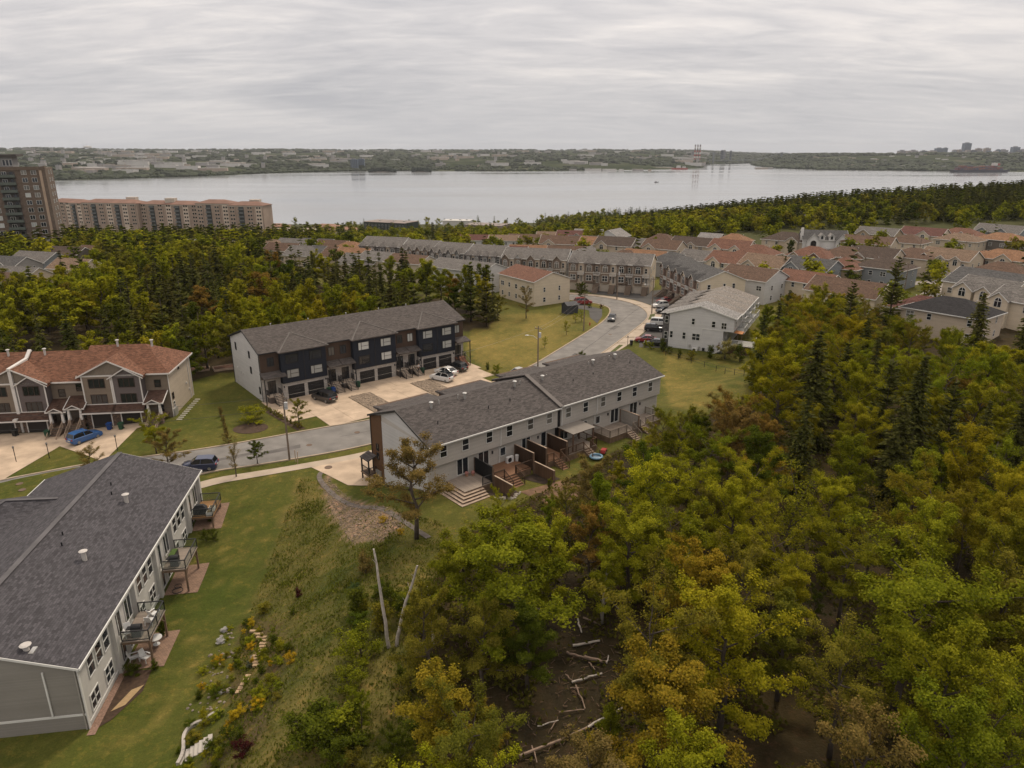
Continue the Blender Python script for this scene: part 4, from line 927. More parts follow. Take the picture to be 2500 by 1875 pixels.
# ================================================================ brown townhouses at the left
def build_brown():
    t = building('townhouse_row', 'three storey townhouses in taupe and purple grey with rust brown roof', 'townhouse', B_ORG, B_ANG, (-36, 2, -5, 14), 0)
    tan = siding('taupe', (.215, .170, .130), pitch=.13); gr = siding('plum_grey', (.135, .112, .108), pitch=.15); bei = siding('beige', (.50, .42, .33), pitch=.12, depth=.3)
    rf = shingle('rust_brown', (.165, .078, .048)); rf2 = shingle('dark_brown', (.078, .044, .032)); wt = mat('cream_trim', (.60, .57, .54), .5, .06)
    stone = bricky('field_stone', (.23, .15, .105), (.10, .075, .06), (.06, .05, .045), .38, .2, .02, .9, .4, .3, .6)
    brf = mat('brown_frame', (.045, .028, .022), .5, .1); vert = banded('board_batten', (.20, .165, .13), .22, .5, .75, .1, True)
    dark = mat('garage_dark', (.022, .018, .016), .6, .2)
    def block(x0, x1, dz, flip):
        yb, yr, ze, zr = 11.6, 5.6, 7.55 + dz, 10.75 + dz
        if x1 == 0: box_part('wall', tan, t, x0, x1, .9, yb, dz - 1.4, ze + .05)
        else: gable_wall(t, tan, x0, x1, .9, yb, dz - 1.4, ze, zr - .15, yr)
        if x1 == 0: hip_roof(t, rf, x0, x1, .9, yb, ze, zr, .5, .18, 0, 4.2, wt, 'roof', yr)
        else: gable_roof(t, rf, x0, x1, .9, yb, ze, zr, .5, .18, yr, wt, .35)
        return yb, yr, ze, zr
    for (x0, x1, dz, specs) in ((-12.4, 0, -.1, ((-11.9, -7.6, tan), (-7.6, -3.35, gr))), (-21.4, -12.4, -.9, ((-21.2, -17.1, gr),)), (-34.0, -21.4, -.9, ((-25.9, -21.6, tan), (-30.2, -25.9, gr)))):
        yb, yr, ze, zr = block(x0, x1, dz, True)
        for (a, b, m) in specs:
            box_part('bay', m, t, a, b, -.6, 1.0, 2.55 + dz, ze + .02)
            xc = (a + b) / 2
            window(t, xc, -.6, 5.75 + dz, 2.35, 1.5, 'f', 'triple', brf, GLASS); window(t, xc, -.6, 3.15 + dz, 2.35, 1.6, 'f', 'triple', brf, rnd.choice([GLASS, CURT]))
            # stone garage front below, dark door whose colour also paints the shade of open garages
            box_part('garage_front', stone, t, a, b, -.9, .6, dz - 1.2, 2.2 + dz)
            box_part('garage_door', dark, t, xc - 1.35, xc + 1.35, -.96, -.9, dz - .75, 1.65 + dz); 
            box_part('door_trim', wt, t, xc - 1.52, xc - 1.36, -.97, -.9, dz - .75, 1.7 + dz); box_part('door_trim', wt, t, xc + 1.36, xc + 1.52, -.97, -.9, dz - .75, 1.7 + dz)
            MB().prism([(a - .2, -.62, 3.0 + dz), (b + .2, -.62, 3.0 + dz), (b + .2, -2.0, 2.15 + dz), (a - .2, -2.0, 2.15 + dz)], (0, 0, .13)).build('garage_canopy', rf2, t)
            MB().box(a - .22, b + .22, -2.1, -2.0, 2.08 + dz, 2.27 + dz).box(a - .1, b + .1, -.68, -.6, 3.12 + dz, 3.24 + dz).build('canopy_trim', wt, t)
            for xx in (a + .02, b - .2): box_part('corner_board', wt, t, xx, xx + .18, -.66, -.6, 2.6 + dz, ze)
        # gables over the bays: one broad, and a lower one before it
        if len(specs) == 2:
            a, b = min(specs[0][0], specs[1][0]), max(specs[0][1], specs[1][1])
            g2 = (specs[1][0], specs[1][1])
        else: a, b = -25.8, -17.1; g2 = (-21.2, -17.1)
        if x0 == -34.0: continue
        xc = (a + b) / 2; w = b - a + .3
        zg = ze + .1; top = zg + 2.25
        MB().prism([(xc - w / 2, -.55, zg), (xc + w / 2, -.55, zg), (xc, -.55, top)], (0, 1.5, 0)).build('gable_wall', vert, t)
        MB().box(xc - w / 2, xc + w / 2, -.62, -.555, zg - .1, zg + .12).build('gable_trim', wt, t)
        cross_gable(t, rf, xc, w, -.6, 4.4, zg, top, .4, .16, wt)
        xc2 = (g2[0] + g2[1]) / 2; w2 = g2[1] - g2[0] + .1
        MB().prism([(xc2 - w2 / 2, -.62, zg - .35), (xc2 + w2 / 2, -.62, zg - .35), (xc2, -.62, zg + 1.0)], (0, 1.0, 0)).build('gable_wall', gr, t)
        cross_gable(t, rf, xc2, w2, -.65, 2.0, zg - .3, zg + 1.02, .4, .14, wt)
    # white party wall running over the roof and down the front
    dz = -.9
    MB().box(-21.75, -21.3, -.85, -.55, dz - .6, 8.7 + dz).box(-21.8, -21.25, -2.2, -.62, 2.2 + dz, 2.55 + dz).build('party_wall', wt, t)
    MB().bar((-21.5, -.9, 10.0 + dz), (-21.5, 4.4, 10.2 + dz), .5, .3).bar((-21.5, 4.2, 10.1 + dz), (-21.5, 5.8, 11.2 + dz), .5, .3).box(-21.75, -21.3, -.86, -.5, 7.5 + dz, 10.0 + dz).build('party_wall_cap', wt, t)
    # entries with tapered porch columns
    for xc, dz, wz in ((-1.65, -.1, 5.1), (-13.1, -.5, 5.3), (-15.75, -.9, 4.9)):
        pz = 3.35 + dz
        MB().prism([(xc - 1.45, .88, pz + 1.15), (xc + 1.45, .88, pz + 1.15), (xc + 1.45, -1.9, pz), (xc - 1.45, -1.9, pz)], (0, 0, .14)).build('porch_roof', rf2, t)
        MB().box(xc - 1.5, xc + 1.5, -2.0, -1.9, pz - .08, pz + .14).bar((xc - 1.45, -1.9, pz + .1), (xc - 1.45, .8, pz + 1.22), .1, .14).bar((xc + 1.45, -1.9, pz + .1), (xc + 1.45, .8, pz + 1.22), .1, .14).build('porch_trim', wt, t)
        MB().prism([(xc - .95, -1.95, pz + .1), (xc + .95, -1.95, pz + .1), (xc, -1.95, pz + .62)], (0, .1, 0)).build('porch_gable', gr, t)
        cross_gable(t, rf2, xc, 1.9, -1.9, -.6, pz + .12, pz + .62, .2, .08, wt, 'porch_gable_roof')
        for k in (-1, 1):
            cx = xc + k * .85
            MB().add([(cx - .2, -1.95, pz - 1.7), (cx + .2, -1.95, pz - 1.7), (cx + .2, -1.55, pz - 1.7), (cx - .2, -1.55, pz - 1.7), (cx - .13, -1.88, pz), (cx + .13, -1.88, pz), (cx + .13, -1.62, pz), (cx - .13, -1.62, pz)], [(0, 1, 5, 4), (1, 2, 6, 5), (2, 3, 7, 6), (3, 0, 4, 7), (4, 5, 6, 7)]).build('column', wt, t)
            box_part('column_base', stone, t, cx - .28, cx + .28, -2.02, -1.48, dz - .8, pz - 1.7)
        window(t, xc, .9, 1.1 + dz, 1.0, 2.1, 'f', 'fixed', brf, GLASS, 'door')
        window(t, xc + .1, .9, wz + dz, 1.0, 1.25, 'f', 'hung', brf, rnd.choice([GLASS, CURT]))
        box_part('landing', TIMB, t, xc - 1.2, xc + 1.2, -1.9, .9, .85 + dz, 1.0 + dz)
        stairs(t, xc, 1.4, -2.05, 1.0 + dz, -4.6, dz - .55, 8, mat('dark_step', (.085, .065, .05), .8, .2), STEPW, TIMB)
    # right end
    MB().prism([(.0, .92, -1), (.0, 11.58, -1), (.0, 11.58, 7.35), (.0, .92, 7.35)], (.03, 0, 0)).build('end_wall', bei, t)
    for y in (.95, 11.5): box_part('corner_board', wt, t, .03, .08, y - .1, y + .1, -.6, 7.4)
    window(t, .03, 6.0, 6.3, .7, 1.2, 'r', 'hung', brf); window(t, .03, 2.0, 2.6, .8, 1.1, 'r', 'hung', brf); window(t, .03, 2.0, 1.2, .8, 1.1, 'r', 'hung', wt)
    for y, z in ((3.2, 7.0), (8.4, 3.0), (9.5, 1.6)): box_part('wall_vent', wt, t, .03, .2, y, y + .3, z, z + .3)
    box_part('downpipe', wt, t, .03, .12, 10.2, 10.3, -.5, 6.5)
    for k in range(3): box_part('meter_box', GALV, t, .03, .3, 1.2 + k * .5, 1.55 + k * .5, -.1, 1.2)
    for x, y, z in ((-3.0, 5.0, 10.5), (-8.2, 5.2, 10.6), (-19.0, 5.0, 9.6), (-24.3, 5.0, 9.6)): pipe(t, x, y, z, 1.0, .16, mat('white_pipe', (.46, .43, .40), .4, .1))
build_brown()

# ================================================================ white row with balconies across the road
def build_white():
    t = building('townhouse_row', 'white clapboard row house with shallow grey roof and rear balconies', 'townhouse', E_ORG, E_ANG, (-3, 16, -2, 30), 0)
    wh = siding('cool_white', (.56, .55, .54), pitch=.13, depth=.3); rf = shingle('light_grey', (.235, .225, .215)); rf2 = shingle('mid_grey', (.155, .14, .128)); rtan = shingle('warm_grey', (.205, .18, .158))
    st = bricky('grey_stone', (.16, .15, .145), (.09, .085, .085), (.06, .055, .05), .4, .2, .02)
    Wd, L = 13.3, 27.0
    def sect(y0, y1, dz, roof, rfd):
        # ridge runs along y: build in a turned frame
        MB().prism([(.9, y0, -.8), (11.3, y0, -.8), (11.3, y0, 4.75), (Wd, y0, 4.75), (Wd, y0, 7.45 + dz), (6.3, y0, 9.35 + dz), (.0, y0, 7.4 + dz), (.0, y0, -.8)], (0, y1 - y0, 0)).build('wall', wh, t)
        mb = MB(); a, b = y0 - .35, y1 + .1; sl = 1.93 / 6.5
        mb.prism([(-.6, a, 7.25 + dz), (6.3, a, 9.42 + dz), (6.3, b, 9.42 + dz), (-.6, b, 7.25 + dz)], (0, 0, .16)); mb.prism([(6.3, a, 9.42 + dz), (Wd + .5, a, 7.35 + dz), (Wd + .5, b, 7.35 + dz), (6.3, b, 9.42 + dz)], (0, 0, .16))
        r = mb.build('roof', roof, t)
        f = MB(); f.bar((-.65, a - .02, 7.32 + dz), (6.3, a - .02, 9.5 + dz), .05, .24).bar((6.3, a - .02, 9.5 + dz), (Wd + .55, a - .02, 7.42 + dz), .05, .24).box(Wd + .5, Wd + .6, a, b, 7.3 + dz, 7.5 + dz); f.build('fascia', WHITE, r)
    sect(0, 5.4, 0, rf, 0)
    for k in range(4): sect(5.4 + k * 5.4, 10.8 + k * 5.4, -.3 + .0 * k, rtan, 0)
    for k in range(5):
        # forward hip over each front bay
        y0 = k * 5.4
        MB().add([(-2.2, y0 + .3, 7.1), (-2.2, y0 + 4.9, 7.1), (3.6, y0 + 2.6, 8.75), (3.6, y0 + 2.6, 8.75), (.6, y0 - .1, 7.55), (.6, y0 + 5.2, 7.55), (-2.2, y0 + .3, 6.9), (-2.2, y0 + 4.9, 6.9)], [(0, 2, 1), (0, 4, 2), (1, 2, 5), (6, 0, 1, 7), (6, 7, 5, 4)]).build('front_roof', rf if k == 0 else rf2, t)
        box_part('front_bay', st, t, -1.5, .0, y0 + .6, y0 + 4.6, -.5, 6.95)
        window(t, -.75, y0 + .6, 5.0, .8, 1.6, 'f', 'hung', WHITE); window(t, -.75, y0 + .6, 1.6, .8, 1.6, 'f', 'hung', WHITE)
    # end wall windows
    for x, z, w, h, s in ((5.0, 5.4, .7, 1.35, 'hung'), (9.2, 5.2, .8, 1.35, 'hung'), (11.3, 5.1, 1.1, 1.35, 'two_hung'), (.6, 2.1, .7, 1.5, 'hung'), (3.3, 2.1, .75, 1.5, 'hung'), (5.8, 2.1, 1.7, 1.5, 'two_hung')): window(t, x, 0, z, w, h, 'f', s, WHITE)
    MB().box(6.9, 13.4, -.05, -.002, 4.68, 4.84).box(6.85, 6.95, -.05, -.002, 3.3, 4.68).box(3.9, 4.0, -.05, -.002, 0, 3.5).build('wall_trim', WHITE, t)
    for x, z in ((4.5, .2), (6.4, .0)): box_part('meter', GALV, t, x, x + .35, -.2, 0, z + .3, z + .9)
    h = box_part('heat_pump', WHITE, t, 5.3, 6.4, -.65, -.2, -.3, .6); MB().cyl((5.75, -.67, .15), .33, .03, 16, axis='y').build('fan_grille', BLACK, h)
    box_part('hose_reel', BLACK, t, 7.3, 7.8, -.25, 0, .1, .7)
    # rear balconies
    for k in range(5):
        y0 = k * 5.4 + .4
        if k == 0: continue
        b = box_part('balcony', WHITE, t, Wd - 2.0, Wd + 1.2, y0, y0 + 4.2, 3.1, 3.3)
        railing(t, [(Wd, y0, 3.3), (Wd + 1.15, y0, 3.3), (Wd + 1.15, y0 + 4.2, 3.3), (Wd, y0 + 4.2, 3.3)], 1.05, WHITE, .08, .14, .03)
        railing(t, [(Wd, y0, 5.6), (Wd + 1.15, y0, 5.6), (Wd + 1.15, y0 + 2.2, 5.6)], .9, WHITE, .08, .14, .03)
        window(t, 11.3, y0 + 2, 3.3, 1.6, 2.0, 'r', 'slide', WHITE, GLASS, 'patio_door')
        window(t, Wd, y0 + 2, 5.2, 1.0, 1.3, 'r', 'hung', WHITE)
    window(t, Wd, 2.0, 5.2, .9, 1.3, 'r', 'hung', WHITE); window(t, 11.3, 2.0, 2.3, .8, 1.2, 'r', 'hung', WHITE)
    return t
build_white()
def white_deck():
    d = thing('deck', 'big white deck with glass rail on a brown board skirt beside the white house', 'deck', (E_ORG[0], E_ORG[1], 0), R(E_ANG))
    zf = 1.9; wht = mat('pale_deck', (.48, .45, .42), .8, .08)
    box_part('deck_floor', wht, d, 11.4, 17.4, .4, 4.8, zf - .15, zf)
    for i in range(8): box_part('skirt_board', wmid, d, 12.2, 16.4, .52 + .0 * i, .58, -.9 + i * .33, -.58 + i * .33)
    box_part('skirt_side', wmid, d, 16.3, 16.38, .6, 4.6, -.9, zf - .16)
    railing(d, [(13.0, .45, zf), (17.3, .45, zf), (17.3, 4.7, zf)], 1.05, WHITE, .1, .14, .03, glassm=CLEAR)
    for i in range(11): box_part('step', wht, d, 12.6 - i * .3, 12.9 - i * .3, -.9, .4, zf - .19 * (i + 1) - .05, zf - .19 * (i + 1))
    MB().bar((12.8, -.9, zf + .9), (9.4, -.9, -.1 + .9), .07).bar((12.8, -.9, zf), (9.4, -.9, -.2), .06, .3).build('handrail', WHITE, d)
    for i in range(5): box_part('handrail_post', WHITE, d, 12.7 - i * .8, 12.77 - i * .8, -.93, -.87, zf - i * .5 - .2, zf - i * .5 + .9)
    o = thing('awning', 'orange topped awning frame on the white deck', 'awning', (E_ORG[0], E_ORG[1], 0), R(E_ANG))
    MB().prism([(13.2, 1.2, 4.25), (14.9, 1.2, 4.1), (14.9, 3.6, 4.1), (13.2, 3.6, 4.25)], (0, 0, .08)).build('canopy', mat('orange_canopy', (.42, .17, .05), .7, .15), o)
    for x in (14.0, 14.8): box_part('post', TIMB, o, x - .05, x + .05, 1.3, 1.4, zf, 4.1)
white_deck()
# ================================================================ stone fronted rows up the street
ROOF = {'grey': shingle('r_grey', (0.1353, 0.123, 0.1132)), 'dgrey': shingle('r_dgrey', (0.082, 0.0787, 0.0771)), 'brown': shingle('r_brown', (0.1107, 0.0672, 0.0459)), 'red': shingle('r_red', (0.1517, 0.0738, 0.0492)), 'tan': shingle('r_tan', (0.1763, 0.1189, 0.0804)),
        'orange': shingle('r_orange', (0.2214, 0.1189, 0.0656)), 'maroon': shingle('r_maroon', (0.1107, 0.0476, 0.0377)), 'black': shingle('r_black', (0.0246, 0.023, 0.0246)), 'lgrey': shingle('r_lgrey', (0.2214, 0.205, 0.1927)), 'dbrown': shingle('r_dbrown', (0.0722, 0.0508, 0.0394))}
WALL = {'cream': siding('h_cream', (.60, .51, .39), pitch=.13, depth=.3), 'beige': siding('h_beige', (.52, .43, .33), pitch=.13, depth=.3), 'white': siding('h_white', (.55, .54, .53), pitch=.13, depth=.3), 'grey': siding('h_grey', (.28, .265, .25), pitch=.13, depth=.3),
        'taupe': siding('h_taupe', (.26, .21, .165), pitch=.13, depth=.3), 'blue': siding('h_blue', (.23, .245, .26), pitch=.13, depth=.3), 'dark': siding('h_dark', (.15, .13, .112), pitch=.13, depth=.3), 'sand': siding('h_sand', (.36, .28, .19), pitch=.13, depth=.3),
        'brick': bricky('h_brick', (.19, .10, .07), (.13, .075, .055), (.16, .13, .11), .4, .15), 'stone': bricky('h_stone', (.27, .20, .15), (.15, .115, .09), (.07, .06, .05), .4, .22, .02), 'pink': bricky('h_pink', (.30, .20, .15), (.17, .12, .10), (.12, .1, .09), .4, .22, .02), 'bluestone': bricky('h_bluestone', (.26, .24, .22), (.17, .155, .145), (.07, .07, .07), .4, .22, .02)}
def stone_row(label, p, q, n, style, wall='stone', end='cream', roof='grey', zr=10.7, ze=8.3, dep=12.5, ang=None, steps=True, org=None, L=None, quoin=True):
    if org is None:
        a, b = hit(*p, zr), hit(*q, zr); L = math.dist(a, b); an = math.degrees(math.atan2(b[1] - a[1], b[0] - a[0])) if ang is None else ang
        m = ((a[0] + b[0]) / 2, (a[1] + b[1]) / 2); r = R(an)
        org = (m[0] - math.cos(r) * L / 2 + math.sin(r) * dep / 2, m[1] - math.sin(r) * L / 2 - math.cos(r) * dep / 2)
    else: an = ang
    z0 = T(*W(org, an, L / 2, dep / 2))
    t = building('townhouse_row', label, 'townhouse', org, an, (-1.5, L + 1.5, -5, dep + 2), z0)
    we, ws, rf = WALL[end], WALL[wall], ROOF[roof]; tr = mat('stone_trim', (.42, .38, .33), .7, .1)
    gable_wall(t, we, 0, L, .6, dep, -2.5, ze, zr - .08)
    gable_roof(t, rf, 0, L, .6, dep, ze, zr, .45, .15, None, WHITE, .25)
    wu = L / n
    for i in range(n):
        x0 = i * wu
        box_part('unit_front', ws if i % 2 else WALL['beige'], t, x0 + .02, x0 + wu - .02, .35, .65, -1.5, ze - .05)
        if quoin: box_part('quoin', tr, t, x0 + wu - .22, x0 + wu - .02, .30, .36, -1, ze - .1)
        a, b = x0 + .25, x0 + wu * .58; xc = (a + b) / 2
        bay = box_part('bay', ws, t, a, b, -.45, .36, 2.6, ze + .1)
        box_part('bay_band', tr, bay, a - .03, b + .03, -.5, -.452, 5.45, 5.7)
        window(t, xc, -.45, 6.0, min(1.45, (b - a) * .62), 1.95, 'f', 'arch', WHITE, rnd.choice([GLASS, CURT])); window(t, xc, -.45, 3.15, min(1.7, (b - a) * .7), 1.7, 'f', 'two_hung', WHITE, GLASS)
        window(t, b + (wu * .42) * .45, .35, 5.9, .75, 1.5, 'f', 'hung', WHITE); window(t, b + .25, .35, 3.4, .5, 1.4, 'f', 'hung', WHITE)
        window(t, b + wu * .24, .35, .9 + 1.6, .8, 2.0, 'f', 'fixed', WHITE, CURT, 'door')
        garage_door(t, xc, -.05 + .38, .05, min(2.3, b - a), 2.1, mat('garage_cream', (.46, .40, .33), .6, .1))
        if style == 'hip':
            MB().add([(a - .35, -.8, ze - .02), (b + .35, -.8, ze - .02), (b + .35, 1.6, ze + .3), (a - .35, 1.6, ze + .3), (xc, 1.3, zr - .75), (a - .35, -.8, ze - .18), (b + .35, -.8, ze - .18)], [(0, 1, 4), (1, 2, 4), (3, 0, 4), (5, 6, 1, 0), (5, 0, 3), (6, 2, 1)]).build('bay_roof', rf, t)
        else:
            gw = MB().prism([(a, -.42, ze + .05), (b, -.42, ze + .05), (xc, -.42, ze + 1.25)], (0, 1.5, 0)).build('bay_gable', we if i % 2 else ws, t)
            cross_gable(t, rf, xc, b - a, -.45, 3.4, ze + .05, ze + 1.25, .3, .1, tr, 'bay_roof')
        bx0, bx1 = b + .05, x0 + wu - .1
        box_part('balcony', tr, t, bx0, bx1, -.55, .35, 4.75, 4.9); railing(t, [(bx0, -.5, 4.9), (bx1, -.5, 4.9)], .85, WHITE, .08, .16, .04)
        if steps:
            box_part('landing', mat('stoop', (.16, .12, .09), .9, .2), t, bx0, bx1, -.6, .35, 1.9, 2.05)
            stairs(t, (bx0 + bx1) / 2, bx1 - bx0 - .2, -.6, 2.05, -3.2, .1, 7, mat('stoop', (.16, .12, .09), .9, .2), None)
    for y, z, w in ((dep * .55, 5.9, .7), (dep * .22, 5.7, .9), (dep * .75, 5.9, .8)): window(t, L, y, z, w, 1.4, 'r', 'hung', WHITE)
    for y, z, w in ((dep * .3, 3.0, .6), (dep * .55, 3.0, 1.5), (dep * .1, 3.0, .6)): window(t, L, y, z, w, 1.4, 'r', 'two_hung' if w > 1 else 'hung', WHITE)
    for i in range(n): pipe(t, i * wu + wu / 2, dep * .7, zr - 1.0, .7, .08)
    return t
stone_row('brown stone row with cream end wall facing the bend in the road', (1400, 614), (1597, 621), 5, 'hip', 'stone', 'cream', 'grey', ang=-19)
stone_row('stone row with pointed dormers left of the one at the bend', (1235, 606), (1393, 608), 5, 'gable', 'stone', 'white', 'grey', ang=-15, steps=False)
stone_row('dark fronted row third from the bend', (1156, 598), (1240, 601), 4, 'hip', 'bluestone', 'white', 'grey', ang=-22, steps=False)
stone_row('dark gabled row fourth from the bend', (1074, 591), (1153, 596), 4, 'gable', 'bluestone', 'grey', 'grey', ang=-25, steps=False)
stone_row('brown gabled row fifth from the bend', (999, 585), (1074, 589), 4, 'gable', 'stone', 'grey', 'grey', ang=-22, steps=False)
stone_row('blue grey row farthest left of the stone rows', (897, 578), (995, 581), 4, 'hip', 'bluestone', 'taupe', 'grey', ang=-18, steps=False)
stone_row('pink stone row with cream gable behind the white row house', None, None, 5, 'gable', 'pink', 'cream', 'dgrey', org=(43.3, 206.0), L=25.8, ang=-80, dep=12.8, zr=10.4, ze=8.0)

# ================================================================ detached houses and plain rows
def house(label, px, py, L, Dp, he, hr, ang, roof, wall, kind='gable', feats='', cat='house', frame=None, win=True, group=None):
    if px > 1450 and ang > -30: ang -= math.degrees(math.atan2((px - 1250) / F_PX, .95)) + 6   # their streets turn with the hillside
    hr = he + (hr - he) * .74; Dp *= .9; c_ = hit(px, py, hr); r = R(ang); z0 = T(*c_)
    t = building('house', label, cat, c_, ang, (-L / 2 - 1, L / 2 + 1, -Dp / 2 - 1.5, Dp / 2 + 1), z0, group)
    rf, wl = ROOF[roof], WALL[wall]; x0, x1, y0, y1 = -L / 2, L / 2, -Dp / 2, Dp / 2
    if kind == 'gable':
        gable_wall(t, wl, x0, x1, y0, y1, -2.2, he, hr - .06); gable_roof(t, rf, x0, x1, y0, y1, he, hr, .4, .15, None, WHITE)
    else:
        box_part('wall', wl, t, x0, x1, y0, y1, -2.2, he + .02); hip_roof(t, rf, x0, x1, y0, y1, he, hr, .45, .15, trim=WHITE)
    if win:
        n = max(2, int(L / 3.4)); q = random.Random(int(px * 7 + py))
        for lev in ([.9, 3.6] if he > 4.6 else [.9]):
            if lev + 1.4 > he: continue
            for i in range(n):
                if q.random() < .15: continue
                w = q.choice([.9, 1.1, 1.6]); window(t, x0 + L * (i + .5) / n, y0, lev, w, 1.3, 'f', 'hung' if w < 1.5 else 'two_hung', frame or WHITE, q.choice([GLASS, GLASS, CURT]))
            for s, xx in (('l', x0), ('r', x1)):
                for k in (-.22, .2): window(t, xx, Dp * k, lev, q.choice([.7, .9]), 1.3, s, 'hung', frame or WHITE)
        if he <= 4.6 and kind == 'gable':
            for s, xx in (('l', x0), ('r', x1)): window(t, xx, 0, he + .2, .8, 1.1, s, 'hung', WHITE)
    for f in feats.split():
        k, v = f[0], [float(a) for a in f[1:].split(',')] if len(f) > 1 else []
        if k in 'GB':          # front gable: centre, width, projection
            xc, w, pr = v; zt = min(hr - .25, he + w * .36); s = WALL['brick'] if k == 'B' else wl
            MB().prism([(xc - w / 2, y0 - pr, -2), (xc + w / 2, y0 - pr, -2), (xc + w / 2, y0 - pr, he), (xc, y0 - pr, zt), (xc - w / 2, y0 - pr, he)], (0, pr + .6, 0)).build('front_gable', s, t)
            cross_gable(t, rf, xc, w, y0 - pr, y0 + Dp * .45, he, zt, .35, .12, WHITE)
            window(t, xc, y0 - pr, he - 1.55, min(1.6, w * .4), 2.0, 'f', 'arch', WHITE)
            if he > 4.6: window(t, xc, y0 - pr, .9, min(1.6, w * .45), 1.4, 'f', 'two_hung', WHITE)
        elif k == 'P':         # garage door: centre, width
            garage_door(t, v[0], y0 - (v[2] if len(v) > 2 else .03), .1, v[1], 2.2, WHITE)
        elif k == 'C': MB().box(v[0] - .45, v[0] + .45, v[1] - .4, v[1] + .4, he, hr + 1.1).build('chimney', WALL['stone'], t)
    for k in (-.2, .25): pipe(t, L * k, Dp * .12, hr - .8, .6, .07)
    return t
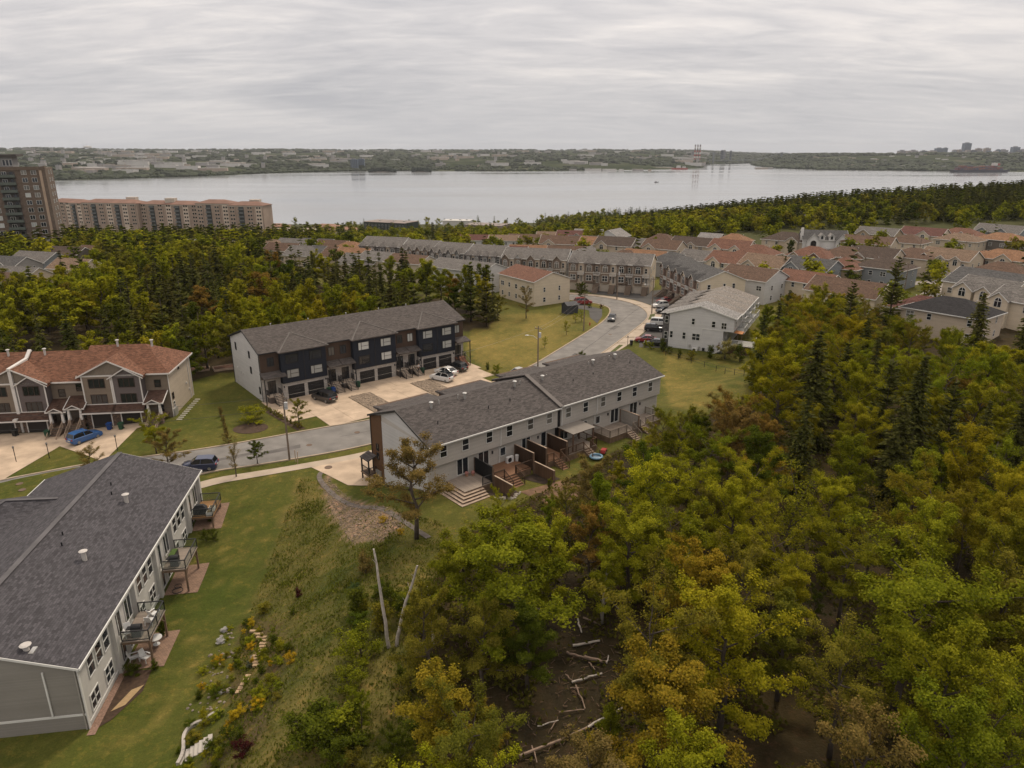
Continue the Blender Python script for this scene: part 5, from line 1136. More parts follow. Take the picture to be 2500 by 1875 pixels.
HS = [
 # plain rows seen from behind, near to far
 ('cream end house with rust red roof beside the road bend', 1304, 655, 17.0, 13.4, 6.6, 9.4, -56, 'red', 'cream', 'gable', ''),
 ('white end row with grey roof left of the cream house', 1140, 636, 21.0, 13.0, 6.6, 9.2, -36, 'grey', 'white', 'gable', ''),
 ('tan end row with brown roof behind the woodland edge', 1004, 622, 13.5, 12.0, 6.4, 9.0, -29, 'brown', 'cream', 'gable', ''),
 ('grey roofed row left of the brown roofed row', 927, 615, 11.0, 12.0, 6.4, 9.0, -25, 'grey', 'cream', 'gable', ''),
 # right hand slope, nearest first
 ('black hip roofed house deep in the trees at right', 2330, 727, 15, 12, 5.4, 8.6, -14, 'black', 'beige', 'hip', ''),
 ('dark red roof between the pines and the black hip roof', 2262, 724, 12, 10, 4.2, 7.4, -12, 'maroon', 'beige', 'hip', ''),
 ('big beige gabled house with grey roof at the right edge', 2428, 662, 15, 14, 6.2, 10.0, -62, 'dgrey', 'cream', 'gable', ''),
 ('beige house wing with arched window and balcony at right', 2432, 681, 12, 11, 5.6, 8.8, -22, 'grey', 'cream', 'gable', 'G-3.4,4.2,1.0 G1.6,3.6,1.6'),
 ('beige end house with arched window cut by the right edge', 2515, 706, 10, 10, 5.6, 8.6, -22, 'grey', 'cream', 'gable', 'G-2.6,4.0,1.0'),
 ('long rust red roof just above the tall green trees', 2077, 683, 18, 13, 4.6, 8.6, -16, 'brown', 'cream', 'gable', ''),
 ('red roofed house right of the brown roofed long house', 1979, 664, 15, 11, 5.2, 8.2, -22, 'red', 'cream', 'gable', ''),
 ('long house with brown roof and white gable behind the cream gable', 1842, 652, 15, 13, 6.2, 9.6, -25, 'brown', 'white', 'gable', ''),
 ('grey hip roofed house with red rear deck above the pine', 2165, 630, 14, 12, 5.8, 9.0, -14, 'dbrown', 'blue', 'hip', ''),
 ('blue grey house with front gable left of the pine', 1985, 630, 15, 12, 5.6, 9.2, -22, 'dgrey', 'blue', 'gable', 'G-3.0,5.0,1.0'),
 ('tan house with rust hip roof right of the blue grey house', 2065, 628, 11, 12, 5.4, 9.0, -16, 'red', 'sand', 'hip', ''),
 ('brown hip roof at the far right above the beige houses', 2455, 641, 16, 13, 4.8, 8.8, -16, 'brown', 'sand', 'hip', ''),
 ('white garage house with tan roof, two dormer gables and brick bay', 2325, 608, 15, 12, 5.8, 9.4, -14, 'tan', 'beige', 'gable', 'B-5.0,4.0,1.8 G-0.6,2.8,.5 G3.8,3.2,.5 P3.6,4.2'),
 ('brick house with orange roof and white gables near the right edge', 2462, 610, 17, 12, 5.8, 9.2, -14, 'orange', 'beige', 'hip', 'B-6.0,4.6,1.2 G1.5,5.0,1.0'),
 ('rust hip roofed house left of the tan garage house', 2236, 606, 14, 12, 5.6, 9.0, -14, 'brown', 'beige', 'hip', 'G-5.0,4.4,1.2'),
 ('dark roofed house between the two rust hip roofs', 2140, 604, 15, 12, 5.4, 9.2, -16, 'dbrown', 'beige', 'gable', 'G-2.6,4.2,1.0'),
 ('rust hip roofed house with stone front below the white house', 2066, 602, 14, 12, 5.2, 9.0, -14, 'brown', 'sand', 'hip', 'B-4.2,4.0,1.2'),
 ('red hip roofed house with tan front left of its twin', 1988, 602, 14, 12, 5.2, 9.0, -14, 'red', 'sand', 'hip', 'B2.8,4.4,1.2 G-4.0,3.6,.8'),
 ('tan roofed house with front gable left of the blue grey house', 1877, 623, 14, 12, 5.4, 9.2, -22, 'tan', 'beige', 'gable', 'G-3.0,4.6,1.0'),
 ('red roofed house with pale gable left of the tan roofed one', 1787, 616, 13, 12, 5.2, 9.0, -24, 'red', 'cream', 'gable', 'G-2.6,4.6,1.0'),
 ('grey roofed bungalow behind the pink stone row', 1716, 612, 13, 12, 5.0, 8.6, -24, 'grey', 'beige', 'gable', 'G-2.6,4.4,1.0'),
 ('grey hip roof just behind the row at the bend', 1644, 616, 13, 12, 5.0, 8.6, -20, 'dgrey', 'grey', 'hip', ''),
 ('grey hip roofed house at the upper right edge', 2452, 569, 16, 12, 6.0, 9.0, -12, 'orange', 'dark', 'hip', ''),
 ('grey gabled house behind the orange hip roof', 2448, 549, 17, 12, 6.0, 9.6, -12, 'grey', 'blue', 'gable', 'G-5.0,4.6,.8 G2.0,5.0,.8'),
 ('tan hip roofed house left of the orange hip roof', 2347, 570, 15, 12, 5.6, 8.6, -12, 'tan', 'beige', 'hip', ''),
 ('rose brown hip roof behind the tan hip roof', 2350, 557, 16, 12, 5.6, 9.2, -12, 'red', 'beige', 'hip', 'G2.0,5.0,.6'),
 ('brown hip roofed cream house in the trees', 2222, 572, 12, 12, 5.4, 9.0, -12, 'brown', 'cream', 'hip', ''),
 ('maroon gabled house with cream gables before the woods', 2260, 556, 16, 12, 5.8, 9.2, -12, 'maroon', 'cream', 'gable', 'G1.6,5.0,.8'),
 ('long tan house with brown gable roof left of the leafy garden', 2124, 577, 17, 11, 6.0, 9.0, -8, 'brown', 'beige', 'gable', ''),
 ('grey roofed house with two orange board gables', 2148, 556, 15, 11, 5.8, 9.0, -12, 'grey', 'sand', 'gable', 'G-4.0,5.0,.8 G4.0,5.4,.8'),
 ('dark brown hip roofed house left of the white arched house', 1925, 567, 16, 12, 5.4, 9.0, -14, 'dbrown', 'beige', 'hip', 'G4.0,4.6,1.0'),
 ('red roofed house with white gable among the small trees', 1853, 598, 13, 11, 4.8, 8.4, -18, 'red', 'cream', 'hip', ''),
 ('red roofed house with two pale gables beside the street light', 1790, 586, 15, 11, 5.0, 8.8, -18, 'red', 'cream', 'gable', 'G-4.0,4.6,.8 G3.6,4.6,.8'),
 ('long brown roofed house with row of small gables', 1702, 580, 18, 11, 5.0, 8.4, -16, 'dbrown', 'beige', 'gable', 'G-5,3.6,.6 G0,3.6,.6'),
 ('small white house at the edge of the wood', 1738, 570, 9, 9, 4.8, 7.6, -16, 'lgrey', 'white', 'gable', ''),
 ('orange brown roof right of the small white house', 1795, 571, 12, 10, 4.8, 8.0, -16, 'orange', 'beige', 'hip', ''),
 # middle distance behind the stone rows
 ('red roofed white house at the left of the far terrace', 1156, 573, 16, 11, 5.6, 8.6, -10, 'maroon', 'white', 'gable', 'G-4,5,.8'),
 ('tan roofed white house second in the far terrace', 1231, 574, 15, 11, 5.6, 8.6, -10, 'tan', 'white', 'gable', 'G-3,5,.8'),
 ('brown roofed house third in the far terrace', 1282, 572, 16, 11, 5.4, 8.6, -12, 'brown', 'beige', 'gable', 'G4,5,.8'),
 ('beige gabled house above the round dark tree', 1344, 566, 14, 11, 5.4, 8.6, -12, 'tan', 'beige', 'gable', ''),
 ('maroon roofed gable house in the middle distance', 1398, 563, 15, 12, 5.4, 9.0, -14, 'maroon', 'beige', 'gable', 'G3,5.4,.8'),
 ('brown roofed house below the maroon gable', 1370, 576, 16, 12, 5.4, 9.0, -14, 'brown', 'beige', 'gable', 'G-4,5,.8'),
 ('bright white house with grey roof by the tree belt', 1438, 560, 14, 11, 5.6, 8.8, -14, 'lgrey', 'white', 'gable', 'G-2,5,.8'),
 ('orange tan roofed house right of the grey gable', 1462, 579, 14, 11, 5.0, 8.4, -14, 'orange', 'beige', 'gable', ''),
 ('white steep gabled house at the tree belt', 1500, 560, 11, 11, 6.4, 10.0, 70, 'lgrey', 'white', 'gable', ''),
 ('dark brown roofed house below the steep white gable', 1507, 579, 15, 12, 5.2, 8.8, -14, 'dbrown', 'beige', 'gable', 'G-4,4.6,.8'),
 ('grey gabled house right of the dark brown roof', 1550, 581, 14, 11, 5.0, 8.6, -16, 'grey', 'beige', 'gable', ''),
 ('brown gabled house left of the long brown roof', 1622, 586, 14, 12, 5.4, 9.0, -16, 'brown', 'beige', 'gable', 'G-3.4,5,.8'),
 ('brown peaked roof behind the brown gabled house', 1618, 571, 13, 11, 5.2, 9.0, -16, 'brown', 'beige', 'hip', ''),
 ('grey roofed house below the orange tan roof', 1425, 576, 12, 10, 5.0, 8.2, -14, 'dgrey', 'grey', 'gable', ''),
 ('brown roof directly behind the pointed dormers', 1389, 601, 15, 10, 4.6, 7.8, -12, 'brown', 'beige', 'gable', ''),
 ('orange roof behind the third stone row', 1291, 599, 14, 10, 4.6, 7.8, -12, 'orange', 'beige', 'gable', ''),
 ('grey gable behind the row at the bend', 1428, 605, 11, 11, 4.8, 8.4, 60, 'grey', 'beige', 'gable', ''),
 ('orange roof with white gable behind the row at the bend', 1578, 611, 15, 11, 4.8, 8.4, -18, 'orange', 'beige', 'gable', 'G-4.6,4.6,.8'),
 ('brown hip roof among the leafy trees behind the bend', 1530, 611, 13, 11, 4.6, 8.0, -18, 'brown', 'beige', 'hip', ''),
 ('brown roof with white gable behind the second stone row', 1238, 601, 15, 11, 4.8, 8.2, -14, 'maroon', 'beige', 'gable', ''),
 # left of centre
 ('grey roofed house with white gable rising from the left wood', 463, 583, 9, 9, 5.4, 8.6, 62, 'lgrey', 'white', 'gable', ''),
 ('rust roofed house in the left wood', 530, 582, 16, 11, 5.2, 8.4, -8, 'red', 'beige', 'gable', 'G5,4.6,.8'),
 ('small white roof peeping over the left wood', 610, 587, 9, 9, 4.6, 7.4, -14, 'lgrey', 'white', 'gable', ''),
 ('tan hip roofed house right of the small white roof', 664, 585, 14, 11, 4.8, 8.4, -16, 'tan', 'beige', 'hip', ''),
 ('grey roofed house with white framed gable on the left', 722, 583, 15, 12, 5.0, 8.8, -20, 'grey', 'beige', 'gable', 'G5,4.6,.8'),
 ('brown roof in front of the tan hip roof', 694, 594, 14, 10, 4.6, 7.8, -18, 'brown', 'beige', 'gable', ''),
 ('dark grey gabled house before the grey rows', 776, 583, 15, 12, 5.0, 8.8, -18, 'dgrey', 'grey', 'gable', 'G4,5,.8'),
 ('grey brown roof left of the white valley roof', 752, 601, 14, 12, 4.8, 8.4, -20, 'grey', 'beige', 'gable', ''),
 ('grey roof with white barge boards in the left row', 806, 602, 14, 12, 4.8, 8.6, -22, 'dgrey', 'grey', 'gable', ''),
 ('brown roof in the left row beside the orange one', 838, 604, 13, 12, 4.8, 8.6, -24, 'brown', 'beige', 'gable', ''),
 ('orange roofed house with white gable in the left row', 868, 606, 13, 12, 4.8, 8.6, -24, 'orange', 'beige', 'gable', ''),
 ('orange roof at the foot of the blue grey row', 857, 590, 13, 11, 4.8, 8.2, -18, 'orange', 'beige', 'hip', ''),
 ('grey roof in front of the orange roofed house', 888, 621, 14, 12, 4.8, 8.4, -26, 'grey', 'beige', 'gable', ''),
 ('brown grey roof behind the dark gabled house', 815, 587, 14, 11, 4.8, 8.4, -18, 'brown', 'taupe', 'gable', ''),
 # far left, below the tower
 ('blue grey house with gable window below the tower', 92, 615, 15, 12, 5.2, 8.8, -16, 'grey', 'blue', 'gable', 'G2.6,5,.8'),
 ('dark roofed gabled house behind the blue grey one', 164, 603, 15, 12, 5.2, 9.0, -16, 'dbrown', 'dark', 'gable', 'G2.6,5,.8'),
 ('grey house with white gable at the left edge', 18, 626, 15, 12, 5.2, 8.8, -16, 'dgrey', 'grey', 'gable', 'G4.4,5,.8'),
 ('tan roofed house half hidden by the dark conifers', 182, 632, 13, 11, 4.8, 8.2, -16, 'tan', 'beige', 'gable', ''),
 ('grey roof below the house with white gable', 48, 652, 14, 11, 4.6, 8.0, -16, 'grey', 'beige', 'gable', ''),
 ('brown gabled house nearest the left edge', 32, 668, 13, 11, 4.8, 8.4, -30, 'brown', 'taupe', 'gable', ''),
 ('grey brown gable beside the conifers below the tower', 226, 600, 9, 10, 4.8, 8.0, -16, 'brown', 'grey', 'gable', ''),
 ('grey gable corner low at the left edge', 2, 690, 9, 10, 4.8, 8.0, -30, 'grey', 'cream', 'gable', ''),
]
for h in HS: house(*h)
# white house with tall arched windows
def arched_house():
    c_ = hit(2012, 562, 9.4); t = building('house', 'white modern house with tall black arched windows in two gables', 'house', c_, -12, (-9, 9, -8, 7), T(*c_))
    w = mat('white_stucco', (.62, .60, .58), .8, .05); rf = ROOF['dgrey']; lg = ROOF['lgrey']
    gable_wall(t, w, -8, 8, -5, 5, -2, 6.2, 9.3); gable_roof(t, rf, -8, 8, -5, 5, 6.2, 9.3, .3, .15, None, WHITE)
    for xc, wd, zt in ((-4.4, 4.4, 8.6), (5.6, 4.2, 8.4)):
        MB().prism([(xc - wd / 2, -6.4, -2), (xc + wd / 2, -6.4, -2), (xc + wd / 2, -6.4, 6.0), (xc, -6.4, zt), (xc - wd / 2, -6.4, 6.0)], (0, 2.5, 0)).build('front_gable', w, t)
        cross_gable(t, rf, xc, wd, -6.4, 0, 6.0, zt, .25, .12, WHITE); window(t, xc, -6.4, 3.3, 2.0, 2.9, 'f', 'arch', BLKTRIM); window(t, xc, -6.4, .4, 1.9, 1.7, 'f', 'two_hung', BLKTRIM)
    for xc in (-1.4, 2.0):
        MB().prism([(xc - 1, -5.4, 6.2), (xc + 1, -5.4, 6.2), (xc + 1, -5.4, 7.6), (xc, -5.4, 8.5), (xc - 1, -5.4, 7.6)], (0, 3, 0)).build('dormer', w, t); cross_gable(t, lg, xc, 2.0, -5.4, -1, 7.6, 8.5, .2, .1, WHITE); window(t, xc, -5.4, 6.6, .8, 1.2, 'f', 'arch', BLKTRIM)
    box_part('entry_shade_panel', BLKTRIM, t, -1.9, 3.3, -5.05, -5.0, .1, 2.6); box_part('porch_roof', lg, t, -2.1, 8.0, -7.6, -5.1, 2.8, 3.05)  # black sheet on the wall paints the shade of a set-back entry
    MB().box(-8.6, -7.7, -3.2, -2.4, 5, 10.4).build('chimney', w, t)
arched_house()
# ================================================================ larger blocks between the streets and the water
def tower():
    org = (-221, 294); ang = 22; z0 = -9.6
    t = building('apartment_tower', 'brown brick apartment tower with balcony columns at the left edge', 'apartment tower', org, ang, (-4, 30, -3, 22), z0)
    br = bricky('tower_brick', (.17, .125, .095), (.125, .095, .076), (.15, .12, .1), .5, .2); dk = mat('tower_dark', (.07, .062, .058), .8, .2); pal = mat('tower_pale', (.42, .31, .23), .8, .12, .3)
    H = 42.6; L = 30.5
    box_part('wall', br, t, 0, L, 0, 18, -6, H)
    for a, b in ((1.0, 6.3), (14.3, 20.0)): box_part('recess_shade_panel', dk, t, a, b, -.05, -.001, 0, H - 1.4)  # flat dark panels on the wall, recess shade put into their colour
    box_part('corner_band', pal, t, 28.6, 29.6, -.12, -.001, -5, H + .3); box_part('corner_pier', br, t, 29.6, L + .4, -.2, 3, -5, H + .6)
    box_part('parapet', br, t, -.3, L + .3, -.25, -.13, H - .9, H + .5)
    box_part('penthouse', mat('penthouse_grey', (.20, .195, .19), .7, .1), t, -2, 19, 5, 15, H, H + 4.4); box_part('penthouse_roof', dk, t, -3, 21, 4, 16, H + 4.4, H + 5.3)
    box_part('penthouse_panel', mat('penthouse_pale', (.36, .37, .36), .6, .1), t, -2, 12, 4.9, 4.999, H + .3, H + 3.2)
    for k in range(3): window(t, 16 + k * 1.2, 5, H + .8, 1.0, 2.4, 'f', 'fixed', WHITE)
    rail = mat('tower_rail', (.10, .115, .10), .5, .1)
    nf = 14; fh = 2.98
    for f in range(nf):
        z = f * fh + 1.2
        for x in (8.1, 11.7, 23.4 - .2, 26.6): window(t, x, -.001 if x < 22 or x > 26 else -.001, z, 1.9, 1.75, 'f', 'slide', WHITE, rnd.choice([GLASS, GLASS, CURT, BLIND]))
        for a, b in ((1.0, 6.3), (14.3, 20.0)):
            s = box_part('balcony', rail, t, a - .1, b + .1, -1.2, -.06, z - 1.0, z - .82)
            MB().box(a - .1, b + .1, -1.2, -1.15, z - .8, z + .15).build('balcony_rail', rail, t)
            window(t, (a + b) / 2 - .9, -.05, z - .8, 1.7, 2.1, 'f', 'slide', WHITE, GLASS); window(t, (a + b) / 2 + 1.6, -.05, z - .2, 1.2, 1.5, 'f', 'fixed', dk, GLASS)
        for y in (4, 9, 14): window(t, L, y, z, 1.6, 1.6, 'r', 'slide', WHITE)
    return t
tower()
def long_block():
    # bent slab of flats by the shore
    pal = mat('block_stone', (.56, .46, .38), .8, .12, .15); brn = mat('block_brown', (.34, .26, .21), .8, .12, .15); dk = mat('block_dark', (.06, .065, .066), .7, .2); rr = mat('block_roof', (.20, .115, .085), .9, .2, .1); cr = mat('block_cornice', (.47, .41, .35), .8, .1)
    segs = [((-415, 655), (-372, 632), 17.4, 6), ((-372, 632), (-318, 619), 18.2, 6), ((-318, 623), (-262, 610), 17.6, 6), ((-262, 605), (-232, 600), 19.4, 6), ((-232, 596), (-202, 592), 18.4, 6)]
    t = thing('apartment_block', 'long brown and cream apartment block with rust roof along the shore', 'apartment block', (0, 0, 0))
    for (a, b, Hh, nf) in segs:
        L = math.dist(a, b); an = math.atan2(b[1] - a[1], b[0] - a[0]); z0 = -21.5
        s = ob('wing', None, t, (a[0], a[1], z0), an); s.empty_display_size = .1
        box_part('wall', brn, s, 0, L, 0, 16, -8, Hh); hip_roof(s, rr, 0, L, 0, 16, Hh + .2, Hh + 2.8, .6, .2)
        MB().box(-.2, L + .2, -.3, -.001, Hh - .8, Hh + .2).build('cornice', cr, s)
        n = int(L / 7.2); fr = MB(); gl = MB()
        for i in range(n):
            x = (i + .5) * L / n
            if i % 3 == 1:
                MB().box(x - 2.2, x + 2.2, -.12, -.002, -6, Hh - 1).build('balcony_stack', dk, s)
                for f in range(nf): MB().box(x - 2.3, x + 2.3, -1.3, -.13, f * 3 + .1, f * 3 + .3).box(x - 2.3, x + 2.3, -1.3, -1.2, f * 3 + .3, f * 3 + 1.2).build('balcony', mat('block_rail', (.14, .15, .15), .6, .2), s)
            else:
                MB().box(x - 2.6, x + 2.6, -.4, -.002, -6, Hh - .9).build('bay', pal if i % 2 else brn, s)
                for f in range(nf):
                    for k in (-1.1, 1.1): fr.box(x + k - .85, x + k + .85, -.5, -.401, f * 3 + .9, f * 3 + 2.5); gl.box(x + k - .7, x + k + .7, -.53, -.501, f * 3 + 1.05, f * 3 + 2.35)
        tag(fr.build('window_frame', cr, s), kind='stuff'); tag(gl.build('pane', GLASS, s), kind='stuff')
    ROOTS.append([(-420, 590), (-200, 590), (-200, 680), (-420, 680)])
    for x, y in ((-212, 602), (-290, 620), (-330, 634)): MB().box(x - 4, x + 4, y, y + 6, -3.4, 1.2).build('roof_hut', cr, t)
long_block()
def flat_block(label, px, py, L, Dp, Hh, ang, wall, roofc, name='building', cat='building', stripes=0):
    c_ = hit(px, py, Hh); t = building(name, label, cat, c_, ang, (-L / 2, L / 2, -Dp / 2, Dp / 2), T(*c_))
    box_part('wall', wall, t, -L / 2, L / 2, -Dp / 2, Dp / 2, -8, Hh); box_part('roof', roofc, t, -L / 2 - .3, L / 2 + .3, -Dp / 2 - .3, Dp / 2 + .3, Hh, Hh + .5)
    for i in range(stripes):
        for z in (1.5, 5.0, 8.5):
            if z + 2 < Hh: window(t, -L / 2 + L * (i + .5) / stripes, -Dp / 2, z, 2.0, 1.9, 'f', 'slide', WHITE)
    for k in (-.3, .05, .3): box_part('roof_unit', GALV, t, L * k, L * k + 2.2, -1, 1.2, Hh + .5, Hh + 1.6)
    return t
dg = mat('green_black_cladding', (.022, .032, .028), .6, .2); rg = mat('flat_roof_grey', (.24, .20, .18), .9, .2, .1); rwt = mat('flat_roof_white', (.5, .48, .45), .8, .1); rust = mat('low_roof_rust', (.26, .145, .10), .9, .2, .1); tanr = mat('low_roof_tan', (.33, .27, .22), .9, .15, .1)
flat_block('long dark green block with flat grey roof near the shore', 955, 541, 56, 30, 12.5, -24, dg, rg, 'apartment_block', 'apartment block', 12)
flat_block('low white flat roofed building beyond the tree belt', 1118, 538, 34, 20, 9, -10, rwt, rwt)
flat_block('low grey roof right of the white flat building', 1190, 548, 46, 30, 8, -20, WALL['taupe'], rg)
house('grey roof showing through the wooded slope', 1845, 517, 16, 10, 3.4, 6.6, -12, 'grey', 'taupe', 'hip'); house('second grey roof on the wooded slope nearer the hill', 1950, 514, 17, 10, 3.4, 6.6, -22, 'grey', 'taupe', 'hip')
for lb, px, py, L, an, m in (('low tan roof left of the garage roofs below the long block', 365, 547, 30, -10, tanr), ('low cream roof under the middle of the long block', 440, 551, 34, -8, tanr), ('pale roof left of the long block end wing', 520, 553, 34, -8, tanr), ('pale roof below the end wing', 610, 556, 30, -8, tanr), ('pale roof right of the end wing', 690, 556, 32, -8, tanr), ('rust roof beside the long block end', 678, 546, 26, -8, rust), ('rust roof left of the dark green block', 800, 547, 34, -14, rust), ('wide rust roof in front of the dark green block', 838, 554, 40, -16, rust), ('pale roof near the shore trees', 760, 557, 28, -12, tanr)):
    c_ = hit(px, py, 7); t = building('low_building', lb, 'building', c_, an, (-L / 2, L / 2, -9, 9), T(*c_))
    box_part('wall', WALL['beige'], t, -L / 2, L / 2, -9, 9, -6, 4.4); hip_roof(t, m, -L / 2, L / 2, -9, 9, 4.4, 7.2, .6, .2)
    for k in range(5): window(t, -L / 2 + L * (k + .5) / 5, -9, 1.2, 1.8, 1.5, 'f', 'slide', WHITE)
# ================================================================ trees
def leaf_mat(name, trans=.28, random_col=None):
    m, nt, b = mk(name); N = nt.nodes; N.remove(b); out = N['Material Output']
    at = N.new('ShaderNodeAttribute'); at.attribute_name = 'tint'
    oi = N.new('ShaderNodeObjectInfo')
    if random_col:
        rp = N.new('ShaderNodeValToRGB'); rp.color_ramp.interpolation = 'CONSTANT'; lnk(nt, oi.outputs['Random'], rp.inputs[0])
        e = rp.color_ramp.elements; k = len(random_col); e[0].color = (*random_col[0], 1); e[1].position = 1 / k; e[1].color = (*random_col[1], 1)
        for i in range(2, k): q = e.new(i / k); q.color = (*random_col[i], 1)
        base = rp.outputs[0]
    else: base = oi.outputs['Color']
    a = N.new('ShaderNodeMath'); a.operation = 'MULTIPLY_ADD'; lnk(nt, at.outputs['Fac'], a.inputs[0]); a.inputs[1].default_value = 1.35; a.inputs[2].default_value = .42
    sc = N.new('ShaderNodeVectorMath'); sc.operation = 'SCALE'; lnk(nt, base, sc.inputs[0]); lnk(nt, a.outputs[0], sc.inputs['Scale'])
    hs = N.new('ShaderNodeHueSaturation'); lnk(nt, sc.outputs[0], hs.inputs['Color'])
    h = N.new('ShaderNodeMath'); h.operation = 'MULTIPLY_ADD'; lnk(nt, at.outputs['Fac'], h.inputs[0]); h.inputs[1].default_value = -.035; h.inputs[2].default_value = .5175; lnk(nt, h.outputs[0], hs.inputs['Hue'])
    df = N.new('ShaderNodeBsdfDiffuse'); tr = N.new('ShaderNodeBsdfTranslucent'); mx = N.new('ShaderNodeMixShader'); mx.inputs[0].default_value = trans
    lnk(nt, hs.outputs[0], df.inputs[0]); lnk(nt, hs.outputs[0], tr.inputs[0]); lnk(nt, df.outputs[0], mx.inputs[1]); lnk(nt, tr.outputs[0], mx.inputs[2]); lnk(nt, mx.outputs[0], out.inputs[0])
    return m
LEAF = leaf_mat('leaf'); NEEDLE = leaf_mat('needle', .1)
BARK = mat('bark', (.085, .065, .05), .95, .3, 2); BIRCH = mat('birch_bark', (.42, .37, .32), .85, .3, 3)
def quads_mesh(name, C, U, V, tint, m, tri=False):
    """leaf cards: centre C, half axes U, V (numpy n x 3)"""
    n = len(C); P = np.empty((n, 4, 3), np.float32)
    P[:, 0] = C - U; P[:, 1] = C + V * .9 - U * .1; P[:, 2] = C + U; P[:, 3] = C - V * .9 - U * .1
    me = bpy.data.meshes.new(name); me.vertices.add(n * 4); me.vertices.foreach_set('co', P.reshape(-1))
    me.loops.add(n * 4); me.loops.foreach_set('vertex_index', np.arange(n * 4, dtype=np.int32))
    me.polygons.add(n); me.polygons.foreach_set('loop_start', np.arange(0, n * 4, 4, dtype=np.int32))
    a = me.attributes.new('tint', 'FLOAT', 'FACE'); a.data.foreach_set('value', tint.astype(np.float32))
    me.materials.append(m); me.update(calc_edges=True); return me
def unit(a): return a / np.maximum(1e-6, np.linalg.norm(a, axis=1, keepdims=True))
def decid(seed, h, r, nleaf, ls, shape='round', bark=None, base=.28, limbs=11, clump=.05, flat=.7, twigs=True, dense=False):
    """broadleaf tree: trunk, limbs, twigs; leaf clumps sit round the twig ends"""
    q = random.Random(seed); rs = np.random.RandomState(seed); wood = MB(); tips = []
    bend = [Vector((q.uniform(-.05, .05) * h * i / 5, q.uniform(-.05, .05) * h * i / 5, h * .86 * i / 5)) for i in range(6)]
    wood.tube(bend, .016 * h + .04, .02, 6)
    def at(t): t *= 5; i = min(4, int(t)); return bend[i].lerp(bend[i + 1], t - i)
    for k in range(limbs):
        f = base + (.97 - base) * (k + q.random() * .8) / limbs; p = at(min(1, f)); az = k * 2.4 + q.uniform(-.5, .5)
        rel = (f - base) / (1 - base)
        prof = {'round': math.sin(math.pi * (.22 + .70 * rel)) ** .7, 'tall': (1 - rel * .75), 'vase': .45 + .75 * rel * (1.25 - rel), 'flat': .55 + .6 * rel}[shape]
        ln = r * prof * q.uniform(.62, 1.22); el = {'round': .25 + .75 * rel, 'tall': .35 + .6 * rel, 'vase': .8 + .3 * rel, 'flat': .2 + .3 * rel}[shape] + q.uniform(-.15, .15)
        d = Vector((math.cos(az) * math.cos(el), math.sin(az) * math.cos(el), math.sin(el)))
        path = [p]; n = 4
        for i in range(n): path.append(path[-1] + d * (ln / n) + Vector((q.uniform(-.08, .08), q.uniform(-.08, .08), .05 + q.uniform(-.05, .08))) * ln / n)
        wood.tube(path, .007 * h * (1.1 - rel * .5) + .012, .01, 4)
        for i in range(1, n + 1):
            for s in range(3 if i < n else 4):
                d2 = (d * .8 + Vector((q.uniform(-1, 1), q.uniform(-1, 1), q.uniform(-.3, .85)))).normalized(); l2 = ln * q.uniform(.16, .46) * (1.1 - .12 * i)
                e = path[i] + d2 * l2
                if twigs: wood.tube([path[i], path[i].lerp(e, .55) + Vector((0, 0, .04 * l2)), e], .014, .005, 3)
                tips.append((e, .8 + .5 * q.random()))
                for f2 in ((.4, .62, .84) if dense else (.6,)): tips.append((path[i].lerp(e, f2) + Vector((q.uniform(-.3, .3), q.uniform(-.3, .3), q.uniform(-.1, .25))) * .1 * r, .7))
    tp = np.array([t[0][:] for t in tips], np.float32); tw = np.array([t[1] for t in tips], np.float32)
    cnt = np.maximum(2, (tw / tw.sum() * nleaf)).astype(int); idx = np.repeat(np.arange(len(tp)), cnt); n = len(idx)
    rc = clump * h
    off = rs.normal(size=(n, 3)) * rc * np.array([.62, .62, .62 * flat]); C = tp[idx] + off
    ctint = rs.rand(len(tp)); tint = np.clip(.52 * ctint[idx] + .32 * rs.rand(n) + .06, 0, 1)
    ax = C * np.array([1, 1, 0]); nrm = unit(rs.normal(size=(n, 3)) * .42 + np.array([0, 0, .85]) + unit(off) * .3 + ax / (r * 1.6))
    u = unit(np.cross(nrm, rs.normal(size=(n, 3)))); v = np.cross(nrm, u); sz = ls * rs.uniform(.6, 1.25, size=(n, 1))
    crown = quads_mesh('crown', C, u * sz * .62, v * sz * .42, tint, LEAF)
    return wood.mesh('trunk', bark or BARK, True), crown
